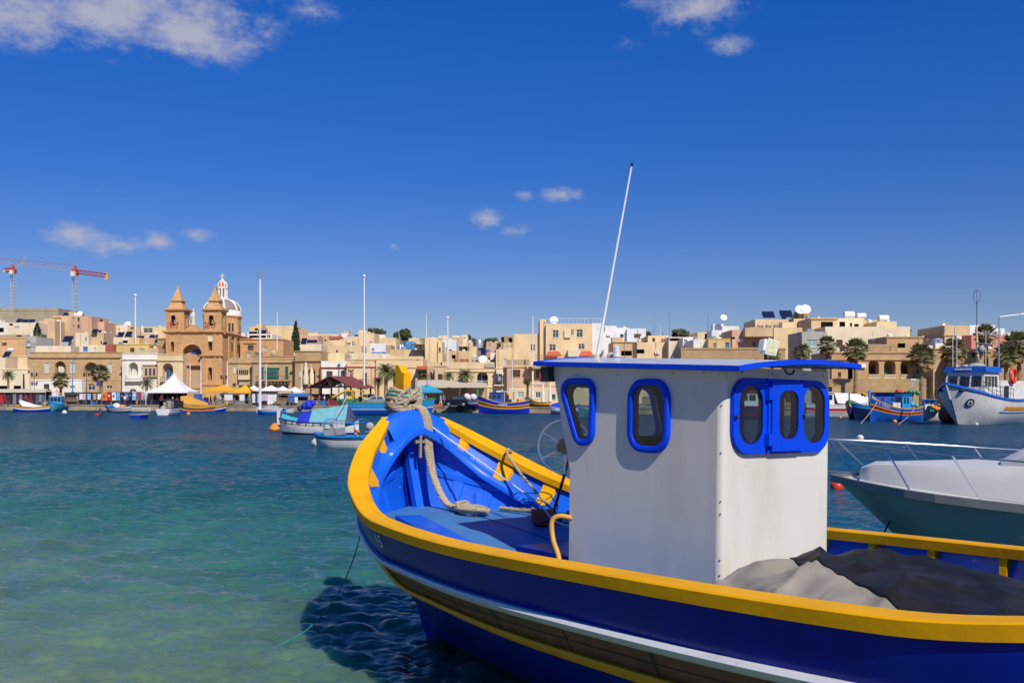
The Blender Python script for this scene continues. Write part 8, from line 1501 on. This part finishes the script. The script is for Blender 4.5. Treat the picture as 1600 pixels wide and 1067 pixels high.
# ------------------------------------------------------------------ people
def person_mesh(pose):
    J = dict(pel=(0, 0, .93), sp=(0, .01, 1.15), ch=(0, .0, 1.36), nk=(0, -.01, 1.50), hd0=(0, -.025, 1.56), hd=(0, -.03, 1.66), top=(0, -.02, 1.75))
    st = .16 if pose == 'walk' else .0
    for s, n in ((-1, 'l'), (1, 'r')):
        J['hp' + n] = (s * .10, 0, .88); J['kn' + n] = (s * .11, -.02 - s * st * .6, .48); J['an' + n] = (s * .11, .03 - s * st * 1.3, .09); J['to' + n] = (s * .12, -.12 - s * st * 1.3, .04)
        J['sh' + n] = (s * .19, 0, 1.42)
        if pose == 'reach' and s > 0: J['el' + n] = (s * .26, -.2, 1.30); J['wr' + n] = (s * .20, -.44, 1.38); J['fi' + n] = (s * .19, -.54, 1.40)
        else: J['el' + n] = (s * .27, .03 + s * st * .7, 1.13); J['wr' + n] = (s * .27, -.09 + s * st, .90); J['fi' + n] = (s * .26, -.12 + s * st, .80)
    Rd = dict(pel=.15, sp=.135, ch=.16, nk=.055, hd0=.075, hd=.098, top=.06); 
    for n in 'lr': Rd.update({'hp' + n: .095, 'kn' + n: .062, 'an' + n: .045, 'to' + n: .04, 'sh' + n: .06, 'el' + n: .045, 'wr' + n: .032, 'fi' + n: .03})
    E_ = [('pel', 'sp'), ('sp', 'ch'), ('ch', 'nk'), ('nk', 'hd0'), ('hd0', 'hd'), ('hd', 'top')]
    for n in 'lr': E_ += [('pel', 'hp' + n), ('hp' + n, 'kn' + n), ('kn' + n, 'an' + n), ('an' + n, 'to' + n), ('ch', 'sh' + n), ('sh' + n, 'el' + n), ('el' + n, 'wr' + n), ('wr' + n, 'fi' + n)]
    ks = list(J); me = bpy.data.meshes.new('person_body'); me.from_pydata([J[k] for k in ks], [(ks.index(a), ks.index(b)) for a, b in E_], []); o = bpy.data.objects.new('person_body', me); COL.objects.link(o)
    md = o.modifiers.new('skin', 'SKIN'); 
    for i, k in enumerate(ks): me.skin_vertices[0].data[i].radius = (Rd[k], Rd[k] * (.72 if k in ('pel', 'sp', 'ch') else 1)); me.skin_vertices[0].data[i].use_root = (k == 'pel')
    o.modifiers.new('sub', 'SUBSURF').levels = 1
    dg = bpy.context.evaluated_depsgraph_get(); m2 = bpy.data.meshes.new_from_object(o.evaluated_get(dg)); bpy.data.objects.remove(o); m2.materials.clear()
    for k in ('skin', 'grey', 'denim', 'hair', 'black'): m2.materials.append(CM[k])
    for p in m2.polygons:
        x, y, z = p.center; arm = abs(x) > .22 and z > .75
        p.material_index = (3 if z > 1.70 or (z > 1.57 and y > .02) else 0) if z > 1.47 else (0 if arm and (z < 1.12 or y < -.3) else 1 if z > .93 else 4 if z < .10 else 2); p.use_smooth = True
    return m2
PM = {k: person_mesh(k) for k in ('stand', 'walk', 'reach')}
def person(label, px, Y, pose, top, leg, rz=0, h=1.0, z=GZ, hair='hair'):
    o = link('person', PM[pose], None, (at(px, Y), Y, z)); o.rotation_euler = (0, 0, rz); o.scale = (h, h, h); tag(o, label, 'person', 'people on the waterfront')
    for i, m in enumerate((None, top, leg, hair)):
        if m: o.material_slots[i].link = 'OBJECT'; o.material_slots[i].material = CM[m]
for q in [('person in teal top and dark trousers standing on the quay edge by the mast', 388.7, 160.6, 'stand', 'teal', 'denim', .3), ('person in pink top at the folded turquoise umbrella', 666, 148, 'reach', 'pink', 'denim', -.5), ('person in white and blue at the car front', 688.5, 146.3, 'walk', 'lblue', 'white', 1.2), ('person in orange top seated-height under the turquoise umbrella', 681, 152, 'stand', 'orange', 'denim', .4), ('person in black browsing the end of the towel stall', 236.5, 167, 'reach', 'black', 'denim', 2.8), ('person in dark clothes left under the white tent', 246, 168, 'stand', 'black', 'black', .2), ('person in dark blue in the middle of the white tent', 262, 169, 'stand', 'blue', 'denim', -.4), ('person in black beside the front tent leg', 277, 167, 'walk', 'black', 'denim', .9), ('person in grey coat at the right of the white tent', 287, 168, 'stand', 'grey', 'black', .1), ('person in wine red jacket at the tent left leg', 252, 166.5, 'stand', 'wine', 'denim', 3.0), ('person in dark green between tent and yellow umbrella', 329, 167, 'walk', 'green', 'black', 1.5), ('person in black under the wider yellow umbrella', 336, 168, 'stand', 'black', 'denim', .2),
          ('shopper in white shirt at the shirt stall', 131, 170, 'stand', 'white', 'denim', 3.1), ('shopper in black at the long clothes stall end', 92, 171.5, 'stand', 'black', 'black', 2.9), ('shopper in grey beside the plank bench', 101, 170.5, 'reach', 'grey', 'denim', -1.2), ('shopper in pale blue behind the shirt stall bench', 121, 170.2, 'walk', 'lblue', 'tan', 1.4), ('person in orange vest at the pavilion left post', 483.5, 160, 'stand', 'orange', 'denim', .3), ('person in black at the pavilion centre', 516, 161, 'stand', 'black', 'denim', -.3), ('person in white top left of the pavilion centre', 507, 161, 'walk', 'white', 'denim', 1.3), ('person in dark purple at the right pavilion post', 563, 158.5, 'stand', 'purple', 'black', .2), ('person in white and pink right of the pavilion', 567.5, 157.5, 'walk', 'white', 'pink', -1.2), ('person in tan top behind the blue counter stall', 470, 164.5, 'stand', 'tan', 'denim', .1), ('person in black near the blue counter stall corner', 479, 163, 'stand', 'black', 'black', -.4), ('person in red top before the shadowed food stall', 499, 160.5, 'reach', 'red', 'denim', .5)]: person(*q, h=.97 + .06 * rnd.random())
for q in [('shopper in wine red jacket looking along the shirt stall', 137, 170.4, 'walk', 'wine', 'black', 1.2), ('shopper in navy jacket at the left post of the shirt stall', 95, 170.8, 'reach', 'denim', 'black', 2.6), ('shopper in beige coat before the orange towel', 159, 169.2, 'stand', 'tan', 'denim', 2.9), ('shopper in purple top before the cyan towel', 181, 168.6, 'walk', 'purple', 'denim', -1.3), ('shopper in white shirt before the dark blue towel', 195, 168.2, 'stand', 'white', 'denim', 3.0), ('shopper in green shirt before the light blue towels', 214, 167.8, 'reach', 'green', 'tan', 2.7), ('shopper in grey hoodie before the last towels', 225, 167.6, 'walk', 'grey', 'denim', 1.4), ('shopper in crimson top at the middle of the far left clothes stall', 40, 172.0, 'stand', 'red', 'black', 2.9), ('shopper in teal shirt at the far left clothes stall end', 66, 171.5, 'reach', 'teal', 'denim', 2.5), ('person in light blue shirt at the white sheets', 344, 165.5, 'stand', 'lblue', 'denim', .4), ('person in black jacket by the narrow white sheet', 373, 164, 'walk', 'black', 'denim', 1.6), ('person in red shirt by the brown plank stall', 451, 162.5, 'stand', 'red', 'denim', 3.0), ('person in white by the blue counter stall front', 463, 161.5, 'reach', 'white', 'tan', 2.8), ('person in grey under the beige awning left end', 693, 150, 'stand', 'grey', 'black', .2), ('person in orange shirt under the beige awning', 673, 153.5, 'stand', 'orange', 'black', .5), ('person in wine red under the beige awning right end', 745, 149, 'walk', 'wine', 'denim', -1.2), ('person in dark blue on the terrace by the folded umbrellas', 822, 145, 'stand', 'denim', 'black', .3)]: person(*q, h=.97 + .06 * rnd.random())
for i, (px, w_, h_, m, lab) in enumerate([(70, 1.0, .6, 'tan', 'tan cardboard box under the far left clothes stall end'), (104, .8, .5, 'grey', 'grey box beside the plank bench'), (146, .9, .55, 'blue', 'blue box under the shirt stall right end'), (174, .8, .5, 'tan', 'tan box under the red and white towels'), (204, .9, .6, 'black', 'black box under the dark blue towel'), (256, .8, .5, 'tan', 'tan box just inside the white tent'), (340, 1.2, .7, 'grey', 'grey box stack in the stall frame with white sheets'), (434, 1.1, .6, 'tan', 'tan box under the lilac cloth'), (520, 1.3, .9, 'wine', 'wine red drinks cooler under the pavilion'), (505, .9, .8, 'blue', 'blue crate stack under the pavilion'), (548, 1.0, .6, 'grey', 'grey toolbox by the lifting truck')]): crate(lab, px, Y0(px) + .5 if px < 480 else 160.5, w_, h_, .6, CM[m], 'box')
